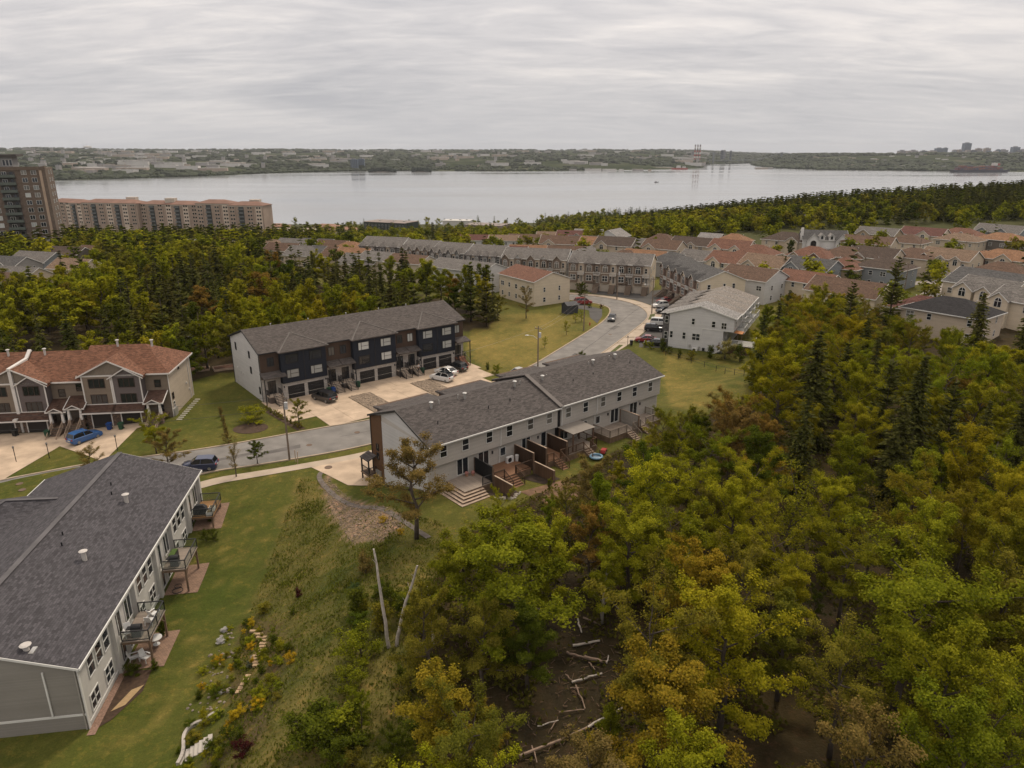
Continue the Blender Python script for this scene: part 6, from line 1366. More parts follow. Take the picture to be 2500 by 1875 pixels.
def conifer(seed, h, r, lev, per, nl, ls, droop=.25, gappy=.0, pine=False):
    q = random.Random(seed); rs = np.random.RandomState(seed); wood = MB(); C = []; D = []; L = []
    wood.tube([(0, 0, 0), (.02 * h * q.uniform(-1, 1), 0, h * .5), (0, 0, h * .99)], .012 * h + .03, .015, 6)
    for k in range(lev):
        f = .07 + .92 * (k + q.random() * .6) / lev
        if q.random() < gappy: continue
        ln0 = r * ((1 - f) ** .75 + .04) * (q.uniform(.55, 1.2) if pine else q.uniform(.8, 1.12))
        for j in range(max(3, int(per * (1 - .5 * f)))):
            az = q.uniform(0, 6.283); ln = ln0 * q.uniform(.65, 1.1); el = (-droop if not pine else .25) + .5 * f * .6 + q.uniform(-.12, .12)
            d = np.array([math.cos(az) * math.cos(el), math.sin(az) * math.cos(el), math.sin(el)]); p = np.array([0, 0, f * h])
            if j % 2 == 0: wood.tube([tuple(p), tuple(p + d * ln * .9)], .018, .006, 3)
            m = max(3, int(nl * ln / r) + 2)
            for i in range(m):
                t = (i + .6) / m; w = ln * .30 * (1 - t * .65)
                o = p + d * ln * t + np.array([-math.sin(az), math.cos(az), 0]) * q.uniform(-w, w) + np.array([0, 0, -.10 * ln * t * t + q.uniform(-.05, .05)])
                a2 = az + q.uniform(-.7, .7); C.append(o); D.append((math.cos(a2), math.sin(a2), el - .15 + q.uniform(-.2, .2))); L.append(ls * q.uniform(.7, 1.2) * (1.1 - .4 * t))
    C = np.array(C, np.float32); D = unit(np.array(D, np.float32)); n = len(C); L = np.array(L)[:, None]
    nr = unit(np.array([0, 0, 1.0]) + rs.normal(size=(n, 3)) * .45); v = unit(np.cross(nr, D))
    tint = np.clip(.25 + .6 * rs.rand(n), 0, 1)
    return wood.mesh('trunk', BARK, True), quads_mesh('crown', C, D * L * .6, v * L * .34, tint, NEEDLE)
COLS = {'green': (.145, .156, .011), 'spring': (.212, .208, .013), 'yellow': (.235, .218, .012), 'olive': (.150, .134, .017), 'rust': (.200, .122, .024), 'gold': (.220, .165, .016), 'deep': (.066, .080, .009), 'brown': (.165, .122, .034), 'spruce': (.058, .061, .016), 'pine': (.078, .079, .018), 'red': (.14, .035, .016), 'lime': (.235, .228, .012)}
def jit(c, q, a=.16):
    f = q.uniform(1 - a, 1 + a); return tuple(max(.004, v * f * q.uniform(1 - a * .5, 1 + a * .5)) for v in c)
def put_tree(proto, x, y, s, colr, label, name='broadleaf_tree', cat='tree', group=None, sx=None, q=rnd, z=None):
    z = T(x, y) - .15 if z is None else z
    o = thing(name, label, cat, (x, y, z), q.uniform(0, 6.283), group)
    o.scale = (s * (sx or q.uniform(.88, 1.12)), s * (sx or q.uniform(.88, 1.12)), s)
    ob('trunk', proto[0], o); cr = ob('crown', proto[1], o); cr.color = (*colr, 1); return o
# prototypes at 1:1 metres (height about 10)
_k = dict(dense=True, clump=.024, flat=.85)
HD = [decid(1, 10, 3.4, 32000, .115, 'round', limbs=17, **_k), decid(2, 10, 2.7, 28000, .115, 'tall', limbs=18, **_k), decid(3, 10, 3.6, 32000, .115, 'vase', base=.2, limbs=17, **_k), decid(4, 10, 3.2, 20000, .115, 'round', limbs=15, **_k),
      decid(5, 10, 3.6, 29000, .115, 'flat', base=.4, limbs=16, **_k), decid(6, 10, 2.6, 26000, .11, 'tall', BIRCH, .22, limbs=17, **_k), decid(7, 10, 3.3, 13000, .11, 'round', limbs=15, **_k), decid(8, 10, 3.2, 33000, .115, 'round', base=.2, limbs=20, **_k)]
BARE = decid(9, 10, 3.4, 3600, .15, 'vase', base=.25, clump=.045)
MD = [decid(21, 10, 3.4, 7500, .28, 'round', limbs=13, clump=.036, dense=True), decid(22, 10, 2.9, 6500, .28, 'tall', limbs=13, clump=.036, dense=True), decid(23, 10, 3.7, 7500, .28, 'round', base=.2, limbs=12, clump=.036, dense=True), decid(24, 10, 3.4, 6000, .28, 'vase', limbs=12, clump=.036, dense=True)]
LD = [decid(31, 10, 4.2, 700, .95, 'round', limbs=7, twigs=False, clump=.11), decid(32, 10, 4.0, 620, .95, 'round', base=.15, limbs=7, twigs=False, clump=.11), decid(33, 10, 3.6, 600, .9, 'tall', limbs=7, twigs=False, clump=.11)]
CH = [conifer(41, 12, 2.9, 46, 11, 13, .55), conifer(42, 12, 2.4, 44, 10, 12, .5, .3, .08), conifer(43, 12, 3.6, 26, 9, 18, .62, .1, .1, True)]
CM = [conifer(51, 12, 2.9, 30, 9, 8, .9), conifer(52, 12, 2.4, 28, 8, 7, .8, .3, .1), conifer(53, 12, 3.6, 18, 8, 11, .95, .1, .1, True)]
CL = [conifer(61, 12, 2.8, 11, 6, 3, 1.7), conifer(62, 12, 2.3, 10, 5, 3, 1.6)]
def clear(x, y, pad=0):
    for P in ROOTS:
        cx = sum(p[0] for p in P) / 4; cy = sum(p[1] for p in P) / 4
        if abs(x - cx) > 45 or abs(y - cy) > 45: continue
        if inpoly(x, y, P): return False
    return True
def inview(x, y, z, mx=120):
    d = y * _c - (z - CAM_H) * _s
    if d < 5: return False
    px = 1250 + F_PX * x / d; py = 937.5 - F_PX * (y * _s + (z - CAM_H) * _c) / d
    return -mx < px < 2500 + mx and py < 1875 + 700
def scatter(poly, dist, q, n=6000, pad=None):
    xs_ = [p[0] for p in poly]; ys_ = [p[1] for p in poly]; out = []; grid = {}
    for _ in range(n):
        x, y = q.uniform(min(xs_), max(xs_)), q.uniform(min(ys_), max(ys_))
        if not inpoly(x, y, poly) or not clear(x, y) or not inview(x, y, T(x, y) + 5): continue
        k = (int(x // dist), int(y // dist)); ok = True
        for a in (-1, 0, 1):
            for b in (-1, 0, 1):
                for p in grid.get((k[0] + a, k[1] + b), ()):
                    if math.dist(p, (x, y)) < dist: ok = False
        if ok: grid.setdefault(k, []).append((x, y)); out.append((x, y))
    return out
q = random.Random(5)
def where_right(x, y):
    px, py = to_px(x, y, T(x, y) + 6)
    return (' at the bottom' if py > 1600 else ' in the lower part' if py > 1250 else ' in the middle' if py > 1000 else ' at the top') + (', left side' if px < 1500 else ', centre' if px < 2000 else ', right side')
def where_mid(x, y):
    px, py = to_px(x, y, T(x, y) + 6)
    return (' behind the brown townhouses' if px < 450 else ' between the brown and dark townhouses' if px < 640 else ' behind the dark townhouses' if px < 1000 else ' near the white end row') + (', front edge' if py > 740 else ', deep inside' if py > 660 else ', far edge')
def to_px(x, y, z):
    d = y * _c - (z - CAM_H) * _s; return 1250 + F_PX * x / d, 937.5 - F_PX * (y * _s + (z - CAM_H) * _c) / d
FIXED = []   # hand placed: px,py = where the crown's middle shows
def fixed(px, py, h, proto, colk, label, name='broadleaf_tree', ch=.62, group=None, sx=None, jitter=.05):
    x, y = hit(px, py, h * ch); s = h / (12 if name in ('conifer', 'pine_tree') else 10)
    FIXED.append((x, y, h * .22)); return put_tree(proto, x, y, s, jit(COLS[colk], q, jitter), label, name, group=group, sx=sx)
# trees that stand out
fixed(1250, 1400, 11.0, HD[7], 'green', 'big fresh green maple left of the fallen logs', ch=.6, sx=1.45)
fixed(1130, 1390, 9.0, HD[0], 'green', 'green tree left of the big fresh green maple', ch=.6, sx=1.15)
fixed(1345, 1370, 9.0, HD[2], 'spring', 'bright green tree leaning over the top of the clearing', ch=.6, sx=1.1)
fixed(1290, 1560, 8.0, HD[1], 'deep', 'dark green tree at the left edge of the clearing', ch=.55, sx=1.15)
fixed(1175, 1560, 8.0, HD[3], 'olive', 'olive tree between the golden and the big green trees', ch=.6, sx=1.1)
fixed(1075, 1780, 7.6, HD[2], 'gold', 'golden leaved bushy tree at the bottom centre', ch=.55, sx=1.35)
fixed(1180, 1800, 5.2, HD[0], 'gold', 'low golden shrub tree right of the bushy golden one', ch=.5, sx=.85)
fixed(880, 1740, 3.6, HD[7], 'green', 'broad low green bush at the bottom edge', ch=.5, sx=.75)
fixed(960, 1830, 4.0, HD[0], 'deep', 'dark broad bush at the bottom left of the golden tree', ch=.5, sx=.8)
fixed(1490, 1790, 6.0, HD[1], 'green', 'green tree in front of the fallen trunk at the bottom', ch=.6, sx=.8)
fixed(1540, 1330, 9.5, HD[7], 'spring', 'spring green tree above the clearing', ch=.6, sx=1.1)
fixed(1440, 1310, 8.5, HD[3], 'rust', 'dark rust tree above the clearing', ch=.6, sx=1.0)
fixed(1380, 1255, 6.5, HD[6], 'olive', 'thin olive tree below the earth patch', ch=.6, sx=.9)
fixed(1560, 1220, 7.5, HD[5], 'green', 'green birch below the paddling pool', ch=.6, sx=.9)
fixed(1230, 1240, 5.5, HD[4], 'yellow', 'yellow green small tree below the reddish deck', ch=.7, sx=.7)
fixed(1010, 1170, 11.0, HD[3], 'brown', 'thin bronze leaved maple in front of the grey townhouse end', ch=.6, sx=1.25)
fixed(1040, 1540, 8.6, HD[3], 'olive', 'olive half bare tree right of the two dead birch trunks', ch=.6)
fixed(1620, 1720, 10.5, HD[0], 'gold', 'gold brown tree right of the brown clearing', ch=.6, sx=1.1)
fixed(1600, 1600, 10.5, HD[4], 'olive', 'olive brown maple behind the gold brown tree', ch=.65)
fixed(1780, 1560, 11, HD[7], 'yellow', 'broad yellow green tree in the lower right wood', ch=.65, sx=1.1)
fixed(1910, 930, 13, HD[1], 'yellow', 'tall yellow tree at the corner of the lawn', ch=.65)
fixed(1450, 1190, 8.5, HD[3], 'brown', 'bronze tree behind the low fence panels', ch=.6)
fixed(1620, 1060, 7.0, HD[6], 'olive', 'olive tree at the far corner of the grey townhouses', ch=.55)
fixed(1800, 1030, 9.0, HD[4], 'rust', 'red brown spreading maple at the edge of the lawn', ch=.7)
fixed(1680, 1390, 11, HD[5], 'green', 'green birch with white trunk in the wood', ch=.5)
fixed(2080, 1130, 11, HD[1], 'green', 'rounded green tree right of the clearing lawn', ch=.65)
fixed(2410, 900, 11, HD[0], 'yellow', 'golden yellow round crown below the beige houses', ch=.62, sx=1.35)
fixed(1980, 790, 12, HD[7], 'spring', 'tall spring green tree right of the white row house', ch=.62, sx=1.1)
fixed(1870, 790, 11, HD[1], 'green', 'dark green tree close behind the white row house', ch=.55)
fixed(2000, 740, 12, HD[2], 'spring', 'bright green crown below the long rust roof', ch=.7)
fixed(2360, 1560, 11, HD[3], 'green', 'grey green half bare tree at lower right', ch=.6, sx=1.2)
fixed(2230, 1500, 12, HD[4], 'green', 'wide grey green tree in the right wood', ch=.65, sx=1.2)
for i, (px, py, h, k) in enumerate(((1985, 950, 16, 0), (2060, 925, 12, 2), (2160, 1000, 14, 2), (2235, 1015, 15, 0), (2310, 1050, 13, 2), (2190, 1110, 12, 0), (1960, 1075, 13, 1), (2395, 1090, 11, 1), (2480, 1080, 11, 0), (2130, 920, 12, 1))):
    fixed(px, py, h, CH[k], 'spruce', ['tallest dark spruce right of the lawn', 'dark spruce second from the lawn', 'dark spruce left in the conifer group', 'thin spruce in the middle of the conifer group', 'dark spruce right in the conifer group', 'short spruce in front of the conifer group', 'slim spruce below the yellow tree', 'slim spruce right of the conifer group', 'dark spruce near the right edge', 'spruce behind the conifer group'][i], 'conifer', ch=.5)
for i, (px, py, h) in enumerate(((2185, 705, 17), (2075, 765, 15), (2390, 790, 13), (2500, 830, 13), (2040, 660, 8), (1915, 655, 9))):
    fixed(px, py, h, CH[2] if i < 2 else CH[0], 'pine', ['tall feathery pine in front of the grey hip roofed house', 'leaning pine left of the feathery pine', 'dark fir before the black hip roof', 'dark fir at the right edge below the beige houses', 'small fir beside the red roofed house', 'small dark fir left of the red roofed house'][i], 'pine_tree', ch=.55)
# the rest of the near wood
wood_lab = {'green': 'green leaved tree in the wood at right', 'spring': 'bright spring green tree in the wood at right', 'yellow': 'yellow green tree in the wood at right', 'olive': 'olive leaved tree in the wood at right', 'rust': 'rust orange leaved tree in the wood at right', 'gold': 'golden brown tree in the wood at right', 'deep': 'dark green tree in the wood at right', 'brown': 'brownish budding tree in the wood at right'}
# how high the canopy stands along its edges, as the photograph shows its skyline
LIM = [(850, 1480), (920, 1400), (960, 1345), (1060, 1310), (1150, 1290), (1240, 1255), (1330, 1215), (1420, 1165), (1500, 1120), (1560, 1070), (1640, 1010), (1730, 985), (1850, 955), (1858, 850), (1862, 730), (1960, 705), (2040, 715), (2130, 745), (2250, 790), (2330, 800), (2420, 850), (2500, 850), (2700, 850)]
def top_limit(x, y, h):
    z = T(x, y)
    while h > 2:
        px, py = to_px(x, y, z + h)
        for (a, b), (c_, d) in zip(LIM, LIM[1:]):
            if a <= px <= c_: lim = b + (d - b) * (px - a) / (c_ - a); break
        else: lim = 0
        if py >= lim + 8 * nz(px, py, .02): break
        h -= .4
    return h
pts = scatter(WOODS, 3.75, q, 12000)
pts.sort(key=lambda p: p[1]); nd = 0; REST = []; BACK = []
CLEARING = [(1.0, 36), (3.2, 50), (5.6, 52), (6.6, 45), (6.0, 38), (6.5, 33), (4, 29), (-1, 30)]
for x, y in pts:
    if inpoly(x, y, CLEARING) or any(math.dist((x, y), f[:2]) < f[2] + 1.2 for f in FIXED): continue
    zone = nz(x, y, .05, 21); colk = q.choices(['green', 'spring', 'yellow', 'olive', 'rust', 'gold', 'deep', 'brown'], [30 + 10 * zone, 24, 12, 13, 2 - 3 * zone, 4 - 5 * zone, 8, 4 - 4 * zone])[0]
    h = top_limit(x, y, q.uniform(6.5, 11.5))
    if h < 2.4: continue
    if nd >= 258: BACK.append((x, y, h / 10)); continue
    if y < 52 and x < 8: h = min(h, 8)
    pr = q.choice(HD) if colk not in ('rust', 'brown', 'gold') else q.choice([HD[0], HD[3], HD[6], HD[4]])
    if q.random() < .06: pr = BARE
    if y > 95 and h > 7 and q.random() < .07:
        put_tree(q.choice(CH[:2]), x, y, h * 1.1 / 12, jit(COLS['spruce'], q), 'dark spruce among the leafy trees at right' + where_right(x, y), 'conifer', group='spruces in the right wood', q=q); continue
    put_tree(pr, x, y, h / 10, jit(COLS[colk], q), wood_lab[colk] + where_right(x, y), group='trees of the right wood', q=q); nd += 1
# understorey saplings fill the gaps near the ground
for x, y in scatter(WOODS, 4.6, random.Random(77), 5000)[:]:
    if inpoly(x, y, CLEARING) or y > 112: continue
    hl = top_limit(x, y, 4.5)
    if hl >= 1.6 and (q.random() < .45 or hl < 4.2):
        colk = q.choice(['green', 'deep', 'olive', 'olive', 'brown']); o = put_tree(q.choice([HD[6], HD[3], HD[2]]), x, y, min(q.uniform(.28, .45), hl / 10), jit(COLS[colk], q), 'low sapling under the trees at right' + where_right(x, y), 'sapling', 'sapling', 'saplings in the right wood', q=q)
def undergrowth():
    q6 = np.random.RandomState(12); C = []; tt = []
    while len(C) < 52000:
        x, y = q6.uniform(-14, 75), 28 + 95 * q6.rand() ** 1.4
        if not inpoly(x, y, WOODS) or not inview(x, y, T(x, y)): continue
        k = nz(x, y, .3, 60) + .35 * nz(x, y, .9, 61)
        if inpoly(x, y, CLEARING): 
            if q6.rand() > .10: continue
        elif k < -.12: continue
        C.append((x, y, T(x, y) + .05 + q6.rand() ** 1.5 * (.5 + 1.0 * max(0, k)))); tt.append(.15 + .6 * q6.rand())
    C = np.array(C); n = len(C); nr = unit(np.array([0, 0, .8]) + q6.normal(size=(n, 3)) * .6); u = unit(np.cross(nr, q6.normal(size=(n, 3)))); v = np.cross(nr, u); s = q6.uniform(.10, .26, size=(n, 1))
    o = ob('undergrowth', quads_mesh('undergrowth', C, u * s, v * s * .6, np.array(tt), LEAF)); o.color = (.085, .08, .014, 1); tag(o, 'low leafy undergrowth on the floor of the right wood', 'undergrowth', kind='stuff')
undergrowth()
# middle wood at the left
mid_lab = {'green': 'green tree in the wood', 'spring': 'bright green tree in the wood', 'yellow': 'yellow tree in the wood', 'olive': 'olive tree in the wood', 'rust': 'rust coloured tree in the wood', 'deep': 'dark green tree in the wood'}
for i, (px, py, h, k) in enumerate(((85, 745, 13, 'lime'), (160, 740, 13, 'lime'), (245, 725, 13, 'lime'), (310, 690, 11, 'spring'), (490, 725, 11, 'rust'), (640, 700, 11, 'rust'), (790, 650, 10, 'yellow'), (870, 700, 11, 'spring'), (1000, 690, 11, 'green'), (1075, 690, 10, 'green'), (1110, 720, 9, 'deep'))):
    fixed(px, py, h, MD[i % 3], k, ['yellow round crown at the left edge of the wood', 'middle of three yellow crowns behind the brown townhouses', 'right of three yellow crowns behind the brown townhouses', 'bright crown above the brown townhouses', 'rust crown left of the dark townhouses', 'rust crown above the dark townhouse roof', 'bright yellow crown in the middle of the wood', 'light green crown above the dark townhouse roof', 'green crown near the white end row', 'green crown right end of the middle wood', 'dark green crown beside the cream house'][i], ch=.65, sx=1.25)
MIDF = FIXED[-11:]; mp = scatter(MIDWOODS, 4.4, q, 9000); mp.sort(key=lambda p: p[1]); kd = kc = 0
for x, y in mp:
    if any(math.dist((x, y), f[:2]) < f[2] + .8 for f in FIXED): continue
    if any(f[1] > y > f[1] - 16 and abs(x - f[0] * y / f[1]) < 3.2 for f in MIDF): continue
    con = nz(x, y, .035, 31) + (.22 if -95 < x < -30 and y > 150 else -.2) + q.uniform(-.25, .25) > 0
    if con and kc < 170:
        kc += 1; put_tree(q.choice(CM), x, y, q.uniform(9, 15) / 12, jit(COLS[q.choice(['spruce', 'pine', 'pine'])], q), 'dark conifer in the wood' + where_mid(x, y), 'conifer', group='conifers of the middle wood', q=q)
    elif not con and kd < 150:
        kd += 1; c = q.choices(['green', 'spring', 'yellow', 'olive', 'rust', 'deep'], [28, 30, 14 if x > -70 else 34, 14, 3, 8])[0]; put_tree(q.choice(MD), x, y, q.uniform(8, 12.5) / 10, jit(COLS[c], q), mid_lab[c] + where_mid(x, y), group='trees of the middle wood', q=q)
    else: REST.append((x, y))
# far woodland: one mass, instanced on points
def woodland(name, pts, protos, label, scale, sizes=None):
    lib = bpy.data.collections.new(name + '_kinds')
    for i, (tm, cm) in enumerate(protos):
        o = bpy.data.objects.new(f'{name}_kind', cm); lib.objects.link(o)
    me = bpy.data.meshes.new(name); me.from_pydata([(x, y, T(x, y) - .5) for x, y in pts], [], [])
    o = ob(name, me); tag(o, label, 'woodland', kind='stuff')
    if sizes: me.attributes.new('size', 'FLOAT', 'POINT').data.foreach_set('value', sizes)
    ng = bpy.data.node_groups.new(name, 'GeometryNodeTree'); ng.interface.new_socket('Geometry', in_out='INPUT', socket_type='NodeSocketGeometry'); ng.interface.new_socket('Geometry', in_out='OUTPUT', socket_type='NodeSocketGeometry')
    N = ng.nodes; gi = N.new('NodeGroupInput'); go = N.new('NodeGroupOutput'); ip = N.new('GeometryNodeInstanceOnPoints'); ci = N.new('GeometryNodeCollectionInfo')
    ci.inputs['Collection'].default_value = lib; ci.inputs['Separate Children'].default_value = True; ci.inputs['Reset Children'].default_value = True
    rv = N.new('FunctionNodeRandomValue'); rv.data_type = 'FLOAT_VECTOR'; rv.inputs[0].default_value = (0, 0, 0); rv.inputs[1].default_value = (0, 0, 6.28)
    rscl = N.new('FunctionNodeRandomValue'); rscl.data_type = 'FLOAT'; rscl.inputs[2].default_value = scale[0]; rscl.inputs[3].default_value = scale[1]; rscl.inputs['Seed'].default_value = 3
    mp_ = ng.nodes.new('GeometryNodeMeshToPoints')
    L = ng.links; L.new(gi.outputs[0], mp_.inputs['Mesh']); L.new(mp_.outputs[0], ip.inputs['Points']); L.new(ci.outputs[0], ip.inputs['Instance']); ip.inputs['Pick Instance'].default_value = True
    L.new(rv.outputs[0], ip.inputs['Rotation']); na = N.new('GeometryNodeInputNamedAttribute'); na.data_type = 'FLOAT'; na.inputs['Name'].default_value = 'size'; L.new(na.outputs[0] if sizes else rscl.outputs[1], ip.inputs['Scale']); L.new(ip.outputs[0], go.inputs[0])
    md = o.modifiers.new('instances', 'NODES'); md.node_group = ng
    return o
FARLEAF = leaf_mat('far_leaf', .25, [COLS['green'], COLS['spring'], COLS['olive'], COLS['green'], COLS['yellow'], COLS['green'], COLS['deep'], COLS['spring'], COLS['olive'], COLS['green']])
FARNEED = leaf_mat('far_needle', .1, [COLS['spruce'], COLS['pine'], COLS['deep'], COLS['spruce']])
for pr in LD: pr[1].materials[0] = FARLEAF
for pr in CL: pr[1].materials[0] = FARNEED
far_l, far_c = [], []
qf = random.Random(99)
def density(x, y):
    """how wooded the ground is, and the share of conifers"""
    if y < 235 and x < 60: return 0, 0
    right_hill = ss(60, 130, x) * ss(330 - .15 * x, 380, y)
    if x > 40 and y > 240 + .25 * x: pass
    belt = 0
    d = 0; c = .15
    coast = y - (250 + .9 * max(0, x))
    if x > 30:
        if y > 335 + .22 * (x - 30): d = 1; c = .2 + .78 * ss(345, 415, y) * ss(85, 190, x)
        elif y > 165: d = .06
    else:
        if y > 370: d = .75 if y < 470 else .6; c = .25
        if x < -.23 * y - 20 and y > 360: d = .30 if y < 430 else .06
        elif y > 235: d = .10
        if -230 < x < -95 and 225 < y < 420: d = .9; c = .45
        if -.21 * y < x < -.06 * y and 400 < y < 610: d = .10
        if .02 * y > x > -.06 * y and y > 520: d = .3
    if coast > 690: d = 0
    return d, c
for _ in range(42000):
    y = 165 + 900 * qf.random() ** 1.35; x = qf.uniform(-.80, .80) * y
    d, c = density(x, y)
    keep = d * min(1, .5 + y / 900) * min(1, (y / 400) ** .9)
    if qf.random() > keep * .55 or not clear(x, y): continue
    if inpoly(x, y, WOODS) or inpoly(x, y, MIDWOODS): continue
    (far_c if qf.random() < c + .5 * nz(x, y, .012, 41) else far_l).append((x, y))
pa = [p for p in REST]
def recol(pr):
    c_ = pr[1].copy(); c_.materials[0] = FARLEAF; return (pr[0], c_)
if BACK: woodland('back_of_right_wood', [b[:2] for b in BACK], [recol(p) for p in MD], 'leafy mass at the back of the right wood below the houses', (1, 1), [b[2] for b in BACK])
woodland('distant_leafy_wood', far_l + pa, LD, 'leafy green woodland between the houses and the water', (.62, 1.05))
woodland('distant_conifer_wood', far_c, CL, 'dark conifer woodland on the slopes before the water', (.75, 1.25))
print('trees', nd, kd, kc, len(far_l), len(far_c), len(REST))
# ================================================================ the far shore
def gs(px, py, z=SEA): return g(px, py, z)
def far_land():
    # shoreline of the opposite bank, left to right, as (px, py) at sea level; depth grows behind it
    shore = [(-400, 452), (60, 444), (150, 441), (260, 438), (330, 436), (470, 432), (560, 428), (650, 424), (760, 421), (850, 418.5), (960, 418), (1100, 418), (1250, 419), (1400, 417), (1530, 415.5), (1640, 413.5), (1712, 411), (1720, 407), (1690, 403.5), (1740, 401.5), (1800, 399.5), (1860, 397), (1900, 395.5), (1960, 394)]
    P = smooth([gs(*p) for p in shore], 1); mb = MB(); rows = 16; n = len(P); V = []; qz = random.Random(4)
    for k in range(rows):
        f = k / (rows - 1)
        for (x, y) in P:
            r = math.hypot(x, y); add = f ** 1.6 * max(800, 9500 - r * .55); sc = (r + add) / r
            X, Y = x * sc, y * sc
            px = 1250 + F_PX * x / (y * _c + 95 * _s)
            top = 88 + 14 * mnoise.noise(Vector((px * .004, 1, 0))) + 8 * mnoise.noise(Vector((px * .013, 5, 0))) + 10 * ss(700, 0, px)
            top *= 1 - .62 * ss(1600, 1930, px)
            h = top * ss(0, .95, f ** .75) + (0 if k == 0 else 5 * mnoise.noise(Vector((X * .004, Y * .004, 2))) + 4)
            if k == 0: h = -1.0
            if k == 1: h = 3.0
            V.append((X, Y, SEA + h))
    mb.add(V, [(k * n + i, k * n + i + 1, (k + 1) * n + i + 1, (k + 1) * n + i) for k in range(rows - 1) for i in range(n - 1)])
    m, nt, b = mk('far_land'); N = nt.nodes; tc = N.new('ShaderNodeTexCoord')
    n1 = N.new('ShaderNodeTexNoise'); n1.inputs['Scale'].default_value = .006; n1.inputs['Detail'].default_value = 8; n1.inputs['Roughness'].default_value = .7; lnk(nt, tc.outputs['Object'], n1.inputs['Vector'])
    rp = N.new('ShaderNodeValToRGB'); lnk(nt, n1.outputs[0], rp.inputs[0]); e = rp.color_ramp.elements
    e[0].position = .38; e[0].color = (.022, .03, .018, 1); e[1].position = .72; e[1].color = (.22, .19, .165, 1); a = e.new(.55); a.color = (.05, .06, .03, 1); a = e.new(.64); a.color = (.10, .095, .07, 1)
    lnk(nt, rp.outputs[0], b.inputs['Base Color']); b.inputs['Roughness'].default_value = 1; b.inputs['Specular IOR Level'].default_value = 0
    o = mb.build('far_hills', m); tag(o, kind='structure')
    return P, V, n, rows, m
FP, FV, FN, FR, FARM = far_land()
# peninsula on the right with the city behind
def peninsula():
    shore = [(1838, 402), (1850, 406), (1880, 410), (1960, 414), (2040, 415.5), (2200, 417.5), (2330, 419), (2480, 420), (2700, 422)]
    P = [gs(*p) for p in shore]; mb = MB(); rows = 9; n = len(P); V = []
    for k in range(rows):
        f = k / (rows - 1)
        for i, (x, y) in enumerate(P):
            r = math.hypot(x, y); sc = (r + f * 2400) / r; X, Y = x * sc, y * sc
            side = ss(0, 2.5, i); h = (62 + 9 * ss(3, 7, i)) * ss(.02, .75, f) * (.35 + .65 * side) * ss(-.2, 1.2, i) + 4 * mnoise.noise(Vector((X * .005, Y * .005, 7)))
            V.append((X, Y, SEA + (-1 if k == 0 else max(2, h))))
    mb.add(V, [(k * n + i, k * n + i + 1, (k + 1) * n + i + 1, (k + 1) * n + i) for k in range(rows - 1) for i in range(n - 1)])
    tag(mb.build('peninsula', FARM), kind='structure'); return P, V, n, rows
PP, PV, PN, PR = peninsula()
def land_at(V, n, rows, u, v):
    i = min(n - 2, int(u * (n - 1))); k = min(rows - 2, int(v * (rows - 1))); fu = u * (n - 1) - i; fv = v * (rows - 1) - k
    a, b, c_, d = (Vector(V[k * n + i]), Vector(V[k * n + i + 1]), Vector(V[(k + 1) * n + i]), Vector(V[(k + 1) * n + i + 1]))
    return a.lerp(b, fu).lerp(c_.lerp(d, fu), fv)
qs = random.Random(13)
# woods on the far banks: rough canopy tufts in one mass per bank
def canopy(name, V, n, rows, cnt, vmax, label, r0, r1, pw=1.0, skip=None):
    mb = MB()
    for _ in range(cnt):
        u, v = qs.random(), qs.random() ** pw * vmax + .03; p = land_at(V, n, rows, u, v)
        if mnoise.noise(Vector((p.x * .0022, p.y * .0014, 3))) < (skip if skip is not None else -.15): continue
        r = qs.uniform(r0, r1); mb.blob((p.x, p.y, p.z + r * .25), (r * 1.5, r * 1.2, r * .75), qs.randint(0, 999), 6, 4, .3)
    fm = mat('far_foliage', (.032, .041, .019), .95, .55, .02); tag(mb.build(name, fm), label, 'woodland', kind='stuff')
canopy('far_bank_wood', FV, FN, FR, 4200, .34, 'wooded belt along the opposite shore', 6, 11, 1.3)
canopy('far_hill_wood', FV, FN, FR, 6500, .95, 'wooded hills beyond the opposite shore', 9, 19, .8, .02)
canopy('peninsula_wood', PV, PN, PR, 2600, .85, 'wooded bank of the peninsula below the city', 8, 15, 1.2, -.25)
# sheds and warehouses on the far bank: each its own low building, meshes shared
def shed_mesh(w, d, h, roof, wall):
    return MB().box(-w / 2, w / 2, -d / 2, d / 2, -6, h, 0).box(-w / 2 - .5, w / 2 + .5, -d / 2 - .5, d / 2 + .5, h, h + .8, 1).box(-w * .3, -w * .2, -2, 2, h + .8, h + 2.2, 0).mesh('warehouse', [wall, roof])
wl_ = [mat('shed_white', (.52, .50, .48), .7, .12, .02), mat('shed_grey', (.30, .28, .27), .7, .15, .02), mat('shed_tan', (.36, .29, .235), .8, .15, .02), mat('shed_blue', (.17, .19, .22), .7, .15, .02)]
SH = [shed_mesh(*a) for a in ((70, 30, 8, wl_[0], wl_[1]), (120, 40, 9, wl_[1], wl_[0]), (45, 22, 7, wl_[0], wl_[0]), (90, 30, 8, wl_[2], wl_[1]), (30, 20, 6, wl_[1], wl_[2]), (150, 40, 8, wl_[0], wl_[2]), (22, 16, 16, wl_[3], wl_[1]))]
for i in range(420):
    u, v = qs.random() ** 1.1 * .72, .10 + .6 * qs.random(); p = land_at(FV, FN, FR, u, v)
    if mnoise.noise(Vector((p.x * .0022, p.y * .0014, 3))) > .12 and qs.random() < .8: continue
    s = ob('warehouse', qs.choice(SH), None, (p.x, p.y, p.z + 3), qs.uniform(-.25, .25)); s.scale = (.75, .75, 1.2); tag(s, 'low pale warehouse on the far bank of the water', 'warehouse', 'sheds on the far bank')
